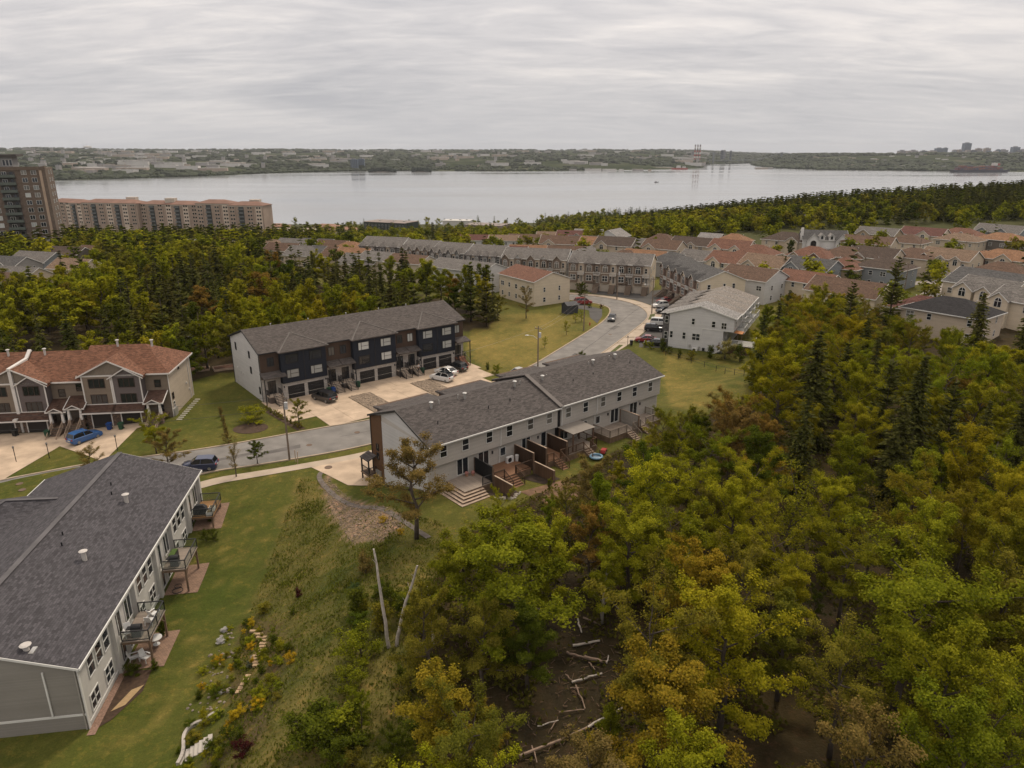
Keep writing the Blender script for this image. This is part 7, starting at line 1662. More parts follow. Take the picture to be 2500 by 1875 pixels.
for i in range(110):
    u, v = .25 + .75 * qs.random(), .12 + .8 * qs.random(); p = land_at(PV, PN, PR, u, v)
    s = ob('city_house', SH[qs.choice([2, 4, 4, 6, 2])], None, (p.x, p.y, p.z + 1), qs.uniform(-.4, .4)); k = qs.uniform(.45, .8); s.scale = (k, k, k); tag(s, 'small pale building on the wooded peninsula', 'building', 'buildings of the peninsula')
# landmark buildings, x,y from the photograph at a chosen distance
def at_depth(px, y):
    """x and column on the given forward distance"""
    return ((px - 1250) / F_PX) * (y * _c + 40 * _s)
def z_at(py, y):
    yy = -(py - 937.5) / F_PX; return CAM_H + y * (-_s + yy * _c) / (_c + yy * _s)
def tower_block(label, px0, px1, top, y, m, steps=0, foot=None, name='high_rise', cat='high rise', stripe=True):
    x0, x1 = at_depth(px0, y), at_depth(px1, y); zt = z_at(top, y); zb = foot if foot is not None else SEA
    t = thing(name, label, cat, ((x0 + x1) / 2, y, zb)); w = x1 - x0; h = zt - zb
    box_part('wall', m, t, -w / 2, w / 2, 0, w * .8, 0, h); box_part('roof_plant', mat('plant_grey', (.2, .2, .21), .7, .1), t, -w * .25, w * .2, w * .2, w * .6, h, h + w * .12)
    if stripe:
        g_ = mat('far_glass', (.05, .065, .085), .3, .2); k = max(3, int(w / 7))
        for i in range(k): box_part('window_strip', g_, t, -w / 2 + w * (i + .25) / k, -w / 2 + w * (i + .7) / k, -.6, -.02, h * .06, h * .96)
    return t
fg = mat('far_blue_glass', (.09, .12, .16), .35, .2); fc = mat('far_concrete', (.26, .24, .235), .8, .1); fd = mat('far_dark', (.075, .075, .085), .6, .1); ft = mat('far_tan', (.30, .25, .21), .8, .1)
for a in (('pair of glassy blocks on the far waterline, left block', 855, 872, 389, 3560, fg), ('pair of glassy blocks on the far waterline, right block', 873, 888, 388, 3600, fg)): tower_block(*a)
CITY = [(2286, 2302, 362, fg, 'wide grey glass tower left in the city'), (2303, 2312, 361, fg, 'slim teal glass tower in the city'), (2326, 2334, 366, fc, 'small concrete tower left of the tallest'), (2339, 2347, 365.5, ft, 'small tan tower left of the tallest'), (2352, 2368, 349.5, fg, 'tallest tower of the city with glass front'), (2371, 2384, 367, fd, 'dark square block right of the tallest'), (2384, 2396, 362.5, ft, 'left of two pale twin towers'), (2404, 2417, 362, ft, 'right of two pale twin towers'), (2444, 2460, 366, fc, 'low grey block right of the twin towers'), (2472, 2488, 359, fg, 'broad tower near the right edge'), (2492, 2502, 365, fc, 'block cut by the right edge'), (2196, 2214, 368, fc, 'long low block at the left of the skyline'), (2224, 2240, 367.5, fc, 'low grey block left in the skyline'), (2250, 2262, 368, fd, 'small dark block in the skyline'), (2270, 2285, 368.5, ft, 'low tan block before the wide tower'), (1688, 1694, 369, fc, 'grey high rise behind the bridge, left'), (1760, 1766, 367, fd, 'dark high rise behind the bridge'), (1766, 1771, 366.5, fc, 'pale high rise behind the bridge'), (1782, 1786, 368, fd, 'slim dark tower behind the bridge')]
for x0, x1, tp, m, lb in CITY: tower_block(lb, x0, x1, tp, 6300 if x0 > 1900 else 5600, m, foot=SEA + 20)
for i in range(26):
    px = 2170 + 330 * qs.random(); w_ = qs.uniform(5, 11); tower_block('small block in the far city skyline', px, px + w_, qs.uniform(365, 372), 6000 + 500 * qs.random(), qs.choice([fc, fd, ft, fg]), foot=SEA + 20)['group'] = 'small blocks of the far city'
# bridge
def bridge():
    y = 5250; t = thing('suspension_bridge', 'grey suspension bridge with two towers across the narrows', 'bridge', (0, y, SEA))
    m = mat('bridge_steel', (.13, .145, .15), .6, .1); T1, T2 = at_depth(1742, y), at_depth(1908, y); A0, A1 = at_depth(1590, y), at_depth(2010, y)
    zd = z_at(391, y) - SEA; zt = z_at(372, y) - SEA
    for x in (T1, T2):
        mb = MB()
        for k in (-9, 9): mb.box(x - 4, x + 4, k - 2.5, k + 2.5, -2, zt)
        for z in (zd + 4, (zd + zt) / 2, zt - 4): mb.box(x - 2.5, x + 2.5, -9, 9, z - 2, z + 2)
        mb.build('bridge_tower', m, t); box_part('pier', fc, t, x - 16, x + 16, -14, 14, -3, 6)
    box_part('deck', m, t, A0, A1, -9, 9, zd - 3, zd)
    for k in (-9, 9):
        c_ = []
        for i in range(25): f = i / 24; c_.append((T1 + (T2 - T1) * f, k, zd + 4 + (zt - zd - 4) * (2 * f - 1) ** 2))
        MB().tube(c_, 1.2, 1.2, 4).build('main_cable', m, t); MB().tube([(T1, k, zt), (A0, k, zd)], 1.2, 1.2, 4).build('side_cable', m, t); MB().tube([(T2, k, zt), (A1, k, zd)], 1.2, 1.2, 4).build('side_cable', m, t)
    for f in (.1, .25, .4, .6, .8, .95):
        for a, b in ((A0, T1), (T2, A1)): box_part('pylon', m, t, a + (b - a) * f - 2, a + (b - a) * f + 2, -6, 6, -3, zd - 3.01)
bridge()
rd = mat('stack_red', (.30, .06, .05), .7, .1); wt2 = mat('stack_white', (.55, .53, .51), .7, .05); gr2 = mat('stack_grey', (.20, .17, .17), .7, .05)
for i, px in enumerate((1696, 1702, 1708)):
    y = 4700; x = at_depth(px, y); z0 = SEA; zt = z_at(353, y); t = thing('chimney', ['left of three red and white striped power station chimneys', 'middle of three red and white striped power station chimneys', 'right of three red and white striped power station chimneys'][i], 'chimney', (x, y, z0))
    n = 11; h = zt - z0
    for k in range(n): MB().cyl((0, 0, h * k / n), 6.2 - 2 * k / n, h / n, 10, 6.2 - 2 * (k + 1) / n).build('band', (rd if k % 2 else wt2) if k < 8 else (gr2 if k % 2 == 0 else wt2), t)
tower_block('pale power station hall beside the striped chimneys', 1680, 1722, 398, 4720, wl_[0], name='power_station', cat='power station', stripe=False)
t = thing('water_tank', 'white water tank on the skyline at left', 'water tank', (at_depth(217, 7000), 7000, 0)); MB().cyl((0, 0, z_at(361.5, 7000)), 34, 14, 20).build('tank', wl_[0], t); MB().cyl((0, 0, z_at(361.5, 7000) + 14), 34, 7, 20, 8).build('tank_roof', wl_[0], t)
for px in (207, 215):
    o = MB().cyl((0, 0, 0), 1.1, 85, 6, .5).cyl((0, 0, 30), 2, 1.5, 6).cyl((0, 0, 60), 1.8, 1.5, 6).build('radio_mast', gr2); o.location = (at_depth(px, 7000), 7000, 30); tag(o, 'left thin radio mast beside the water tank' if px == 207 else 'right thin radio mast beside the water tank', 'mast')
# islands with wood, sheds at the waterline, ships
def islet(label, px0, px1, py, hh):
    a, b = gs(px0, py), gs(px1, py); c_ = ((a[0] + b[0]) / 2, (a[1] + b[1]) / 2); w = (b[0] - a[0]) / 2; mb = MB(); q2 = random.Random(px0)
    t = thing('islet', label, 'island', (c_[0], c_[1] + 20, SEA))
    MB().blob((0, 0, -1), (w, 30, 4), 3, 16, 5, .08).build('rock', mat('islet_rock', (.16, .14, .12), .9, .2, .05), t)
    for _ in range(90): x = q2.uniform(-.92, .92) * w; r = q2.uniform(5, 8); mb.blob((x, q2.uniform(-18, 18), 3 + hh * .5 * (1 - (x / w) ** 4)), (r, r, hh * .5), q2.randint(0, 999), 6, 5, .25)
    tag(mb.build('tree_cover', mat('far_conifer', (.022, .030, .018), .95, .4, .03), t), kind='stuff')
islet('long dark wooded islet near the far shore', 897, 967, 420.5, 18); islet('smaller dark wooded islet right of the long one', 1004, 1053, 420.0, 18)
def ship():
    a, b = gs(2330, 421), gs(2464, 421); c_ = ((a[0] + b[0]) / 2, a[1]); L = b[0] - a[0]
    t = thing('container_ship', 'container ship with dark hull and red brown container stacks', 'ship', (c_[0], c_[1], SEA))
    hull = mat('ship_hull', (.035, .035, .05), .5, .15, .05); MB().prism([(-L / 2, 0, 0), (L / 2 - 8, 0, 0), (L / 2, 0, 11), (-L / 2 - 8, 0, 12)], (0, 30, 0)).build('hull', hull, t)
    q3 = random.Random(2); cols = [mat('box_red', (.17, .05, .045), .6, .1), mat('box_brown', (.12, .06, .05), .6, .1), mat('box_blue', (.05, .06, .10), .6, .1), mat('box_rust', (.20, .08, .05), .6, .1)]
    x = -L / 2 + 14
    while x < L / 2 - 30:
        for k in range(q3.randint(4, 6)): box_part('container', q3.choice(cols), t, x, x + 12.0, 2, 28, 11.2 + k * 2.9, 13.95 + k * 2.9)
        x += 13.4
    box_part('bridge_house', wl_[0], t, L * .22, L * .22 + 12, 3, 27, 29, 40); box_part('funnel', rd, t, L * .3, L * .3 + 8, 10, 18, 29, 38)
ship()
a = gs(1602, 445.5); o = thing('boat', 'small dark boat alone on the open water', 'boat', (a[0], a[1], SEA)); MB().prism([(-6, -1.6, .2), (6, -1.6, .2), (8, 0, 1.6), (6, 1.6, .2), (-6, 1.6, .2)], (0, 0, 1.4)).build('hull', BLACK, o); box_part('cabin', gr2, o, -3, 1, -1, 1, 1.6, 3.6)
for i, (px, lb) in enumerate(((1660, 'red and white tug boats moored left of the chimneys'),)):
    a = gs(px, 413.8); o = thing('tug', lb, 'boat', (a[0], a[1], SEA)); MB().box(-40, 40, 0, 16, 0, 7).build('hull', rd, o); box_part('wheelhouse', wl_[0], o, -16, 4, 2, 12, 7, 19); box_part('superstructure', wl_[0], o, 14, 30, 2, 12, 7, 14)
for i in range(26):
    px = [905, 920, 1015, 1030, 1046, 1195, 1215, 1240, 1262, 1285, 1310, 1335, 1400, 1450, 1520, 1560, 1590, 1620, 1640, 1490, 800, 780, 830, 1865, 1885, 845][i]
    a = gs(px, 417.0 if px < 1600 else 412.5); s = ob('quay_building', SH[i % 6], None, (a[0], a[1] + 40, SEA + 3)); k = .42 + .3 * qs.random(); s.scale = (k, k, k * .9); tag(s, 'pale quayside shed at the far waterline', 'shed', 'sheds along the far quays')
# ================================================================ vehicles
RUB = mat('tyre', (.015, .015, .015), .85, .1); RIM = mat('rim', (.28, .28, .28), .35, .1, metal=.7); CGL = glass('car_glass', (.012, .014, .016), .04)
LMP = mat('tail_lamp', (.30, .02, .015), .3, .1); HLM = mat('head_lamp', (.55, .55, .52), .2, .05); PLT = mat('plate', (.55, .55, .5), .5, .1)
def paint(name, c):
    m = mat('paint_' + name, c, .28, .03, 2, spec=.5, coat=.6); return m
PROF = {'suv': (4.55, 1.84, [(-2.27, .42), (-2.3, .75), (-2.2, 1.02), (-1.9, 1.06), (.95, 1.04), (1.75, .95), (2.2, .80), (2.28, .55), (2.22, .36)], [(-2.12, 1.04), (-1.85, 1.58), (-1.2, 1.68), (.25, 1.66), (1.08, 1.03)]),
        'sedan': (4.7, 1.80, [(-2.35, .38), (-2.36, .72), (-2.25, .95), (-1.6, .98), (.9, .93), (1.7, .84), (2.25, .68), (2.33, .48), (2.28, .32)], [(-1.85, .97), (-1.1, 1.38), (-.5, 1.45), (.15, 1.42), (1.1, .93)]),
        'van': (4.8, 1.9, [(-2.4, .42), (-2.42, .8), (-2.35, 1.08), (-2.0, 1.12), (1.2, 1.08), (1.9, .95), (2.3, .8), (2.38, .55), (2.3, .36)], [(-2.3, 1.1), (-2.12, 1.66), (-1.5, 1.75), (.5, 1.72), (1.45, 1.07)])}
def car(name, label, x, y, ang, kind, col_, z=None, extra=''):
    L, Wd, low, top = PROF[kind]; t = thing(name, label, 'car', (x, y, (T(x, y) if z is None else z) + .06), R(ang)); pm = paint(*col_); hw = Wd / 2
    mb = MB(); n = len(low)
    ring = []                      # body: profile lofted over five stations across, rounded at the flanks
    for yy, sx, dz in ((-hw, .965, -.07), (-hw * .93, .99, 0), (0, 1, .02), (hw * .93, .99, 0), (hw, .965, -.07)):
        ring.append([(px * sx, yy, max(.26, pz + (dz if pz > .6 else 0))) for px, pz in low] + [(2.1 * sx, yy, .26), (-2.15 * sx, yy, .26)])
    k = n + 2; mb.add([p for r in ring for p in r], [(a * k + i, a * k + (i + 1) % k, (a + 1) * k + (i + 1) % k, (a + 1) * k + i) for a in range(4) for i in range(k)] + [tuple(range(k))[::-1], tuple(range(4 * k, 5 * k))])
    body = mb.build('body', pm, t, True)
    for p in body.data.polygons: p.use_smooth = len(p.vertices) == 4
    cb = MB(); m = len(top); iw = hw * .74; ow = hw * .93     # cabin glass tapers inwards
    def wd(z): f = (z - top[0][1]) / (max(p[1] for p in top) - top[0][1]); return ow + (iw - ow) * max(0, min(1, f))
    A = [(px, -wd(pz), pz) for px, pz in top]; B = [(px, wd(pz), pz) for px, pz in top]
    cb.add(A + B, [tuple(range(m))[::-1], tuple(range(m, 2 * m))] + [(i, i + 1, m + i + 1, m + i) for i in range(m - 1)]); cb.build('cabin_glass', CGL, t)
    r = MB(); r.prism([(top[1][0] - .02, -wd(top[1][1]) - .01, top[1][1] + .01), (top[2][0], -iw - .01, top[2][1] + .012), (top[3][0], -iw - .01, top[3][1] + .012), (top[3][0], iw + .01, top[3][1] + .012), (top[2][0], iw + .01, top[2][1] + .012), (top[1][0] - .02, wd(top[1][1]) + .01, top[1][1] + .01)], (0, 0, .035)); r.build('roof', pm if 'sun' not in extra else CGL, t)
    pl = MB()
    for s in (-1, 1):
        for i in range(m - 1):
            a, b = top[i], top[i + 1]; pl.bar((a[0], s * (wd(a[1]) + .005), a[1]), (b[0], s * (wd(b[1]) + .005), b[1]), .06, .05)
        pl.bar((-.35, s * (ow - .01), top[0][1]), (-.45, s * (iw + .01), top[2][1]), .09, .05)
    pl.build('pillar', pm, t)
    for xx in (-1.42, 1.42):
        for s in (-1, 1):
            w = MB().cyl((xx, s * (hw - .12) - .11, .34), .35, .22, 16, axis='y').build('wheel', RUB, t); MB().cyl((xx, s * (hw + .0) - .012 + s * .004, .34), .23, .02, 10, axis='y').build('rim', RIM, w)
    ends = [p[0] for p in low]
    for s in (-1, 1):
        box_part('tail_light', LMP, t, min(ends) + .0, min(ends) + .09, s * hw * .72 - .16, s * hw * .72 + .16, low[2][1] - .22, low[2][1] - .04)
        box_part('headlight', HLM, t, 2.14, 2.27, s * hw * .72 - .17, s * hw * .72 + .17, .58, .72)
        box_part('mirror', pm, t, .78, .95, s * (hw + .02) - .07, s * (hw + .02) + .07, top[0][1] + .02, top[0][1] + .16)
    box_part('number_plate', PLT, t, min(ends) - .02, min(ends) + .03, -.26, .26, .62, .76)
    return t
cx = lambda x, y: cl(x, y)
WHT, BLK, BLU, RED_, SIL, NVY, BLU2 = ('white', (.62, .61, .59)), ('black', (.012, .012, .014)), ('blue', (.012, .085, .26)), ('red', (.22, .02, .022)), ('silver', (.36, .35, .33)), ('navy', (.02, .028, .075)), ('graphite', (.035, .037, .042))
def put(kind, col_, pos, ang, label, extra='', name='parked_car'): car(name, label, pos[0], pos[1], ang, kind, col_, extra=extra)
put('suv', WHT, cl(29.9, -7.2), C_ANG + 110, 'white crossover with dark glass roof on the concrete driveway', 'sun')
put('sedan', WHT, cl(32.5, -4.6), C_ANG + 105, 'white sedan between the white crossover and the black one')
put('suv', BLK, cl(35.6, -3.6), C_ANG + 100, 'black crossover in front of the right hand garages')
put('van', BLK, cl(8.4, -4.4), C_ANG + 105, 'black van in front of the left garages of the dark townhouses')
p_ = g(206, 1064, .2); put('suv', BLU, p_, 62, 'bright blue crossover on the brown townhouse drive')
p_ = g(488, 1141, .3); put('suv', NVY, p_, -172, 'navy car parked at the kerb behind the slate roof')
p_ = g(1272, 910, .5); put('sedan', SIL, p_, 40, 'silver car parked beyond the grey roof ridge')
p_ = g(1494, 778, .4); put('sedan', BLU2, p_, -103, 'dark sedan parked on the bend of the road', name='parked_car')
for px, py, kind, c_, a, lb in ((1612, 789, 'van', WHT, -15, 'white car nearest the bay of the white row house'), (1597, 803, 'suv', BLK, -12, 'black estate car beside the white row house'), (1576, 829, 'sedan', RED_, 170, 'red sedan beside the white row house'), (1598, 838, 'sedan', BLK, 168, 'dark sedan with grey bonnet nearest the hedge'), (1611, 746, 'suv', WHT, 200, 'white hatchback in front of the pink stone row'), (1622, 735, 'sedan', RED_, 200, 'red car in front of the pink stone row'), (1622, 760, 'suv', BLK, 190, 'black car half hidden behind the white row house'), (1424, 738, 'van', RED_, 8, 'dark red pickup beside the cream house')):
    put(kind, c_, g(px, py, .5), a, lb)
x_, y_ = hit(1889, 613, .6); put('suv', WHT, (x_, y_), 20, 'white car parked between the red roofed houses')

# ================================================================ poles, wires, lamps
def pole(label, px, py, h, lamp=0, can=False, arms=True, r=.15):
    x, y = hit(px, py); t = thing('utility_pole', label, 'utility pole', (x, y, T(x, y)))
    MB().cyl((0, 0, -.3), r, h + .3, 10, r * .62).build('shaft', POLE, t)
    if arms:
        a = math.atan2(.63, .77); MB().bar((-.6, .5, h - .5), (.6, -.5, h - .5), .1, .12).build('crossarm', POLE, t)
        for k in (-.5, 0, .5): MB().cyl((k, -k * .83, h - .44), .05, .18, 8).build('insulator', GALV, t)
    if can: MB().cyl((.32, -.12, h - 2.2), .24, .95, 14).cyl((.32, -.12, h - 1.25), .25, .06, 14, .1).build('transformer', mat('transformer_grey', (.42, .42, .42), .5, .1), t)
    if lamp:
        P = [(0, 0, h - 2.6), (lamp * .9, 0, h - 1.9), (lamp * 1.9, 0, h - 1.75)]; MB().tube(P, .045, .035, 6).build('lamp_arm', GALV, t); MB().blob((lamp * 2.15, 0, h - 1.78), (.38, .17, .1), 1, 10, 5, .03).build('lamp_head', GALV, t)
    return (x, y, T(x, y) + h - .4)
tops = [pole('utility pole with transformer in front of the dark townhouses', 707, 1123, 9.6, 0, True), pole('utility pole with transformer and lamp behind the grey roof', 1313, 903, 8.6, -1, True), pole('utility pole on the field edge near the hydrant', 1425, 808, 9.0), pole('utility pole on the pavement in front of the stone row', 1506, 731, 9.0, 0, True), pole('utility pole with lamp on the grass island by the bend', 1591, 766, 9.4, -1), pole('utility pole before the dark townhouse wood', 492, 838, 8, arms=False)]
for i, (px, py) in enumerate(((2206, 720), (2347, 655), (2240, 640), (1896, 632))): pole(['thin utility pole beside the grey hip roofed house', 'utility pole in front of the tan garage house', 'utility pole left of the tan garage house', 'utility pole between the red roofed houses'][i], px, py, 9, r=.11)
x, y = g(-260, 1178); left_top = (x, y, 8.6)
wm = mat('wire', (.05, .05, .05), .6, .05); wl2 = mat('pale_wire', (.25, .23, .2), .6, .05)
def wire(label, a, b, sag, r=.018, m=None):
    P = []
    for i in range(17): f = i / 16; P.append((a[0] + (b[0] - a[0]) * f, a[1] + (b[1] - a[1]) * f, a[2] + (b[2] - a[2]) * f - sag * 4 * f * (1 - f)))
    tag(MB().tube(P, r, r, 4).build('overhead_wire', m or wm), label, 'wire')
o3 = lambda p, d, z=0: (p[0] + d * .6, p[1] - d * .5, p[2] + z)
wire('upper wire crossing in front of the brown townhouses', left_top, tops[0], .8); wire('lower wire crossing in front of the brown townhouses', o3(left_top, 1, -1.4), o3(tops[0], 1, -1.4), 1.1); wire('wire from the left pole to the pole behind the grey roof', tops[0], tops[1], .9, .015, wl2); wire('wire across the field from the pole behind the grey roof', tops[1], tops[2], .7, .018, wl2); wire('second wire across the field', o3(tops[1], 1, -.2), o3(tops[2], 1, -.2), .8, .018, wl2)
wire('wire from the field pole to the bend', tops[2], tops[3], .6, .018, wl2)
def post_lamp(label, px, py):
    x, y = hit(px, py); t = thing('post_lamp', label, 'lamp post', (x, y, T(x, y))); MB().cyl((0, 0, 0), .05, 2.0, 8).build('post', BLACK, t); MB().cyl((0, 0, 2.0), .09, .28, 8, .14).cyl((0, 0, 2.28), .17, .12, 8, .04).build('lantern', mat('lantern', (.16, .15, .14), .4, .1), t)
post_lamp('black lamp post nearest the left edge on the grass tongue', 40, 1128); post_lamp('black lamp post in the middle of the grass tongue', 121, 1119); post_lamp('black lamp post beside the blue crossover', 287, 1100); post_lamp('short lamp post beside the red sedan', 1532, 846)
# ================================================================ bins, small yard things
def bin_(label, pos, c, ang=0):
    t = thing('wheelie_bin', label, 'bin', (pos[0], pos[1], T(*pos) + .07), R(ang)); m = mat('bin_' + c[0], c[1], .5, .1)
    MB().add([(-.24, -.28, .05), (.24, -.28, .05), (.24, .28, .05), (-.24, .28, .05), (-.31, -.36, .98), (.31, -.36, .98), (.31, .36, .98), (-.31, .36, .98)], [(3, 2, 1, 0), (4, 5, 6, 7), (0, 1, 5, 4), (1, 2, 6, 5), (2, 3, 7, 6), (3, 0, 4, 7)]).build('tub', m, t)
    box_part('lid', m, t, -.34, .34, -.4, .42, .985, 1.06)
    for k in (-.26, .26): MB().cyl((k - .03, .3, .12), .12, .06, 10, axis='x').build('wheel', RUB, t)
GRN, BLB = ('green', (.012, .055, .028)), ('blue', (.012, .05, .20))
bin_('green wheelie bin beside the porch steps of the brown townhouses', g(117, 1068, -.9), GRN, 10); bin_('blue wheelie bin before the open garage', g(268, 1048, -.3), BLB, 5); bin_('green wheelie bin right of the blue one at the brown townhouses', g(297, 1050, -.3), GRN, 5); bin_('black low bin by the white party wall', g(38, 1065, -.9), ('black', (.02, .02, .02)))
bin_('green wheelie bin beside the black van', cl(10.5, -1.6), GRN, 40); bin_('blue wheelie bin beside the black van', cl(11.1, -2.0), BLB, 40); bin_('dark green wheelie bin at the second flight of steps', cl(16.0, -1.5), GRN, 40); bin_('dark green wheelie bin next to the person in white', cl(29.3, -1.4), GRN, 40)
bin_('dark bin beside the short lamp post', g(1541, 843), ('black', (.02, .02, .02)))
def shed(label, px, py, w, d, h, ang, m, rm):
    x, y = hit(px, py); t = building('garden_shed', label, 'shed', (x, y), ang, (-w, w, -d, d), T(x, y)); gable_wall(t, m, -w / 2, w / 2, -d / 2, d / 2, -.3, h, h + .7); gable_roof(t, rm, -w / 2, w / 2, -d / 2, d / 2, h, h + .7, .2, .08, None, None, .15); box_part('door', BLKTRIM, t, w * .5, w * .5 + .03, -.45, .45, 0, h - .1)
dkm = mat('shed_charcoal', (.035, .036, .042), .7, .15)
shed('black garden shed at the edge of the wood left of the dark townhouses', 480, 842, 2.4, 2.4, 2.1, -70, dkm, ROOF['dgrey']); shed('charcoal garden shed beside the cream house', 1391, 764, 3.4, 2.6, 2.2, 30, dkm, mat('shed_roof', (.07, .07, .075), .8, .15))
def gbed(label, px, py, w, d, ang):
    x, y = hit(px, py); t = thing('raised_bed', label, 'garden bed', (x, y, T(x, y)), R(ang)); m = STEPW
    for a in ((-w / 2, w / 2, -d / 2, -d / 2 + .1), (-w / 2, w / 2, d / 2 - .1, d / 2), (-w / 2, -w / 2 + .1, -d / 2 + .1, d / 2 - .1), (w / 2 - .1, w / 2, -d / 2 + .1, d / 2 - .1)): box_part('edge_board', m, t, *a, -.1, .4)
    box_part('soil', mat('bed_soil', (.09, .045, .028), .95, .3, 2), t, -w / 2 + .1, w / 2 - .1, -d / 2 + .1, d / 2 - .1, -.1, .3)
gbed('timber raised bed left of the dark townhouses', 548, 900, 4.0, 2.6, 30); gbed('long timber raised bed behind the brown townhouses', 478, 905, 5.0, 2.2, 20)
x, y = g(1440, 794.5); t = thing('fire_hydrant', 'small red fire hydrant on the field edge', 'hydrant', (x, y, T(x, y))); MB().cyl((0, 0, 0), .14, .6, 10).cyl((0, 0, .6), .15, .2, 10, .05).build('barrel', mat('hydrant_red', (.35, .07, .03), .5, .1), t); MB().cyl((-.25, 0, .42), .07, .5, 8, axis='x').build('outlet', mat('hydrant_red', (.35, .07, .03), .5, .1), t)
# stepping stones beside the brown townhouse
t = thing('stepping_stones', 'row of pale stepping stones beside the brown townhouses', 'stepping stones', (0, 0, 0)); sm = mat('stepping_stone', (.48, .45, .40), .85, .12)
for i in range(11):
    f = i / 10; x, y = hit(438 + (482 - 438) * f, 1024 + (975 - 1024) * f); MB().box(x - .42, x + .42, y - .13, y + .13, T(x, y) - .03, T(x, y) + .06).build('stone', sm, t)
# props on the decks, all in the building's own frame
def local(name, label, cat, org, ang, x, y, z, rz=0): p = W(org, ang, x, y); return thing(name, label, cat, (p[0], p[1], z), R(ang + rz))
def grill(label, x, y, cover):
    t = local('grill', label, 'grill', A_ORG, A_ANG, x, y, .06, 90); m = mat('grill_black', (.02, .02, .022), .5, .1)
    if cover: MB().add([(-.75, -.35, 0), (.75, -.35, 0), (.75, .35, 0), (-.75, .35, 0), (-.72, -.33, .8), (.72, -.33, .8), (.72, .33, .8), (-.72, .33, .8), (-.4, -.2, 1.15), (.4, -.2, 1.15), (.4, .2, 1.15), (-.4, .2, 1.15)], [(0, 1, 5, 4), (1, 2, 6, 5), (2, 3, 7, 6), (3, 0, 4, 7), (4, 5, 9, 8), (5, 6, 10, 9), (6, 7, 11, 10), (7, 4, 8, 11), (8, 9, 10, 11)]).build('cover', m, t)
    else:
        box_part('cabinet', mat('grill_grey', (.16, .16, .16), .4, .1), t, -.4, .4, -.3, .3, 0, .8); MB().cyl((-.4, 0, .85), .3, .8, 14, axis='x').build('hood', m, t); box_part('side_shelf', m, t, .42, .8, -.25, .25, .78, .83)
grill('covered black grill on the far raised deck', 29.4, -1.2, True); grill('open black grill on the middle raised deck', 18.5, -1.5, False); grill('red lidded grill on the near raised deck', 7.4, -1.5, False)
def chair(label, org, ang, x, y, z, rz, m, cat='chair', s=1.0):
    t = local('garden_chair', label, cat, org, ang, x, y, z, rz); t.scale = (s, s, s)
    MB().prism([(-.28, -.3, .38), (.28, -.3, .38), (.28, .3, .28), (-.28, .3, .28)], (0, 0, .04)).build('seat', m, t); MB().prism([(-.28, .28, .3), (.28, .28, .3), (.26, .55, 1.0), (-.26, .55, 1.0)], (0, .04, 0)).build('backrest', m, t)
    for k in (-.33, .33): MB().box(k - .06, k + .06, -.4, .4, .56, .6).build('armrest', m, t); MB().bar((k, -.32, 0), (k, -.32, .56), .05).build('leg', m, t); MB().bar((k, .42, 0), (k, .3, .56), .05).build('leg', m, t)
wc = mat('white_plastic', (.66, .65, .63), .5, .04)
chair('white slatted armchair at the near deck corner', A_ORG, A_ANG, 9.9, -2.1, .06, 60, wc); chair('white armchair in the middle of the near deck', A_ORG, A_ANG, 9.0, -2.1, .06, 80, wc); chair('white armchair by the near deck door', A_ORG, A_ANG, 7.5, -.8, .06, -60, wc)
chair('left white patio chair under the near deck', A_ORG, A_ANG, 7.4, -.9, -2.45, 20, wc); chair('right white patio chair under the near deck', A_ORG, A_ANG, 7.2, -1.9, -2.45, -30, wc)
t = local('patio_table', 'round white table under the near deck', 'table', A_ORG, A_ANG, 9.3, -2.1, -2.4); MB().cyl((0, 0, .68), .55, .05, 20).build('table_top', wc, t); MB().cyl((0, 0, 0), .05, .68, 8).cyl((0, 0, 0), .3, .04, 12).build('pedestal', wc, t)
for i, (x, y, z) in enumerate(((28.9, -2.3, .06), (30.1, -2.3, .06))):
    t = local('bench_planter', ['near pale planter box on the far deck', 'far pale planter box on the far deck'][i], 'planter', A_ORG, A_ANG, x, y, z); box_part('tub', WHITE, t, -.35, .35, -.3, .3, 0, .45); box_part('soil', soil, t, -.3, .3, -.25, .25, .452, .47)
t = local('planter', 'dark planter with clipped green grass on the middle deck', 'planter', A_ORG, A_ANG, 20.0, -.9, .06); box_part('tub', BLACK, t, -.7, .7, -.3, .3, 0, .55); box_part('grass', mat('planter_green', (.06, .10, .02), .9, .3, 8), t, -.66, .66, -.27, .27, .552, .66)
t = local('hose', 'coiled black hose on the brick patio', 'hose', A_ORG, A_ANG, 17.6, -1.6, -2.42)
MB().tube([(.5 * math.cos(a * .5), .5 * math.sin(a * .5), .04 + .004 * a) for a in range(26)], .03, .03, 6).build('coil', BLACK, t); MB().tube([(.9 + .35 * math.cos(a * .5), .2 + .35 * math.sin(a * .5), .04) for a in range(14)], .03, .03, 6).build('loop', BLACK, t)
# jute mat and mulch beside the slate house
def al(x, y): return W(A_ORG, A_ANG, x, y)
sheet('mulch', [al(*p) for p in ((-.6, -.05), (6.4, -.05), (6.2, -2.6), (3.6, -2.7), (.6, -1.3))], mat('mulch', (.06, .036, .022), .95, .35, 3), .04)
sheet('gravel_strip', [al(*p) for p in ((-.8, -.04), (6.5, -.04), (6.5, -.55), (-.8, -.65))], mat('pink_gravel', (.24, .15, .11), .95, .3, 6, bump=.6, bscale=14), .055)
tag(sheet('jute_mat', [al(*p) for p in ((1.5, -.95), (2.1, -1.85), (4.3, -2.6), (3.8, -1.75))], mat('jute', (.36, .25, .13), .9, .15, 4), .09, kind=None), 'tan jute mat lying on the dark mulch beside the slate house', 'mat')
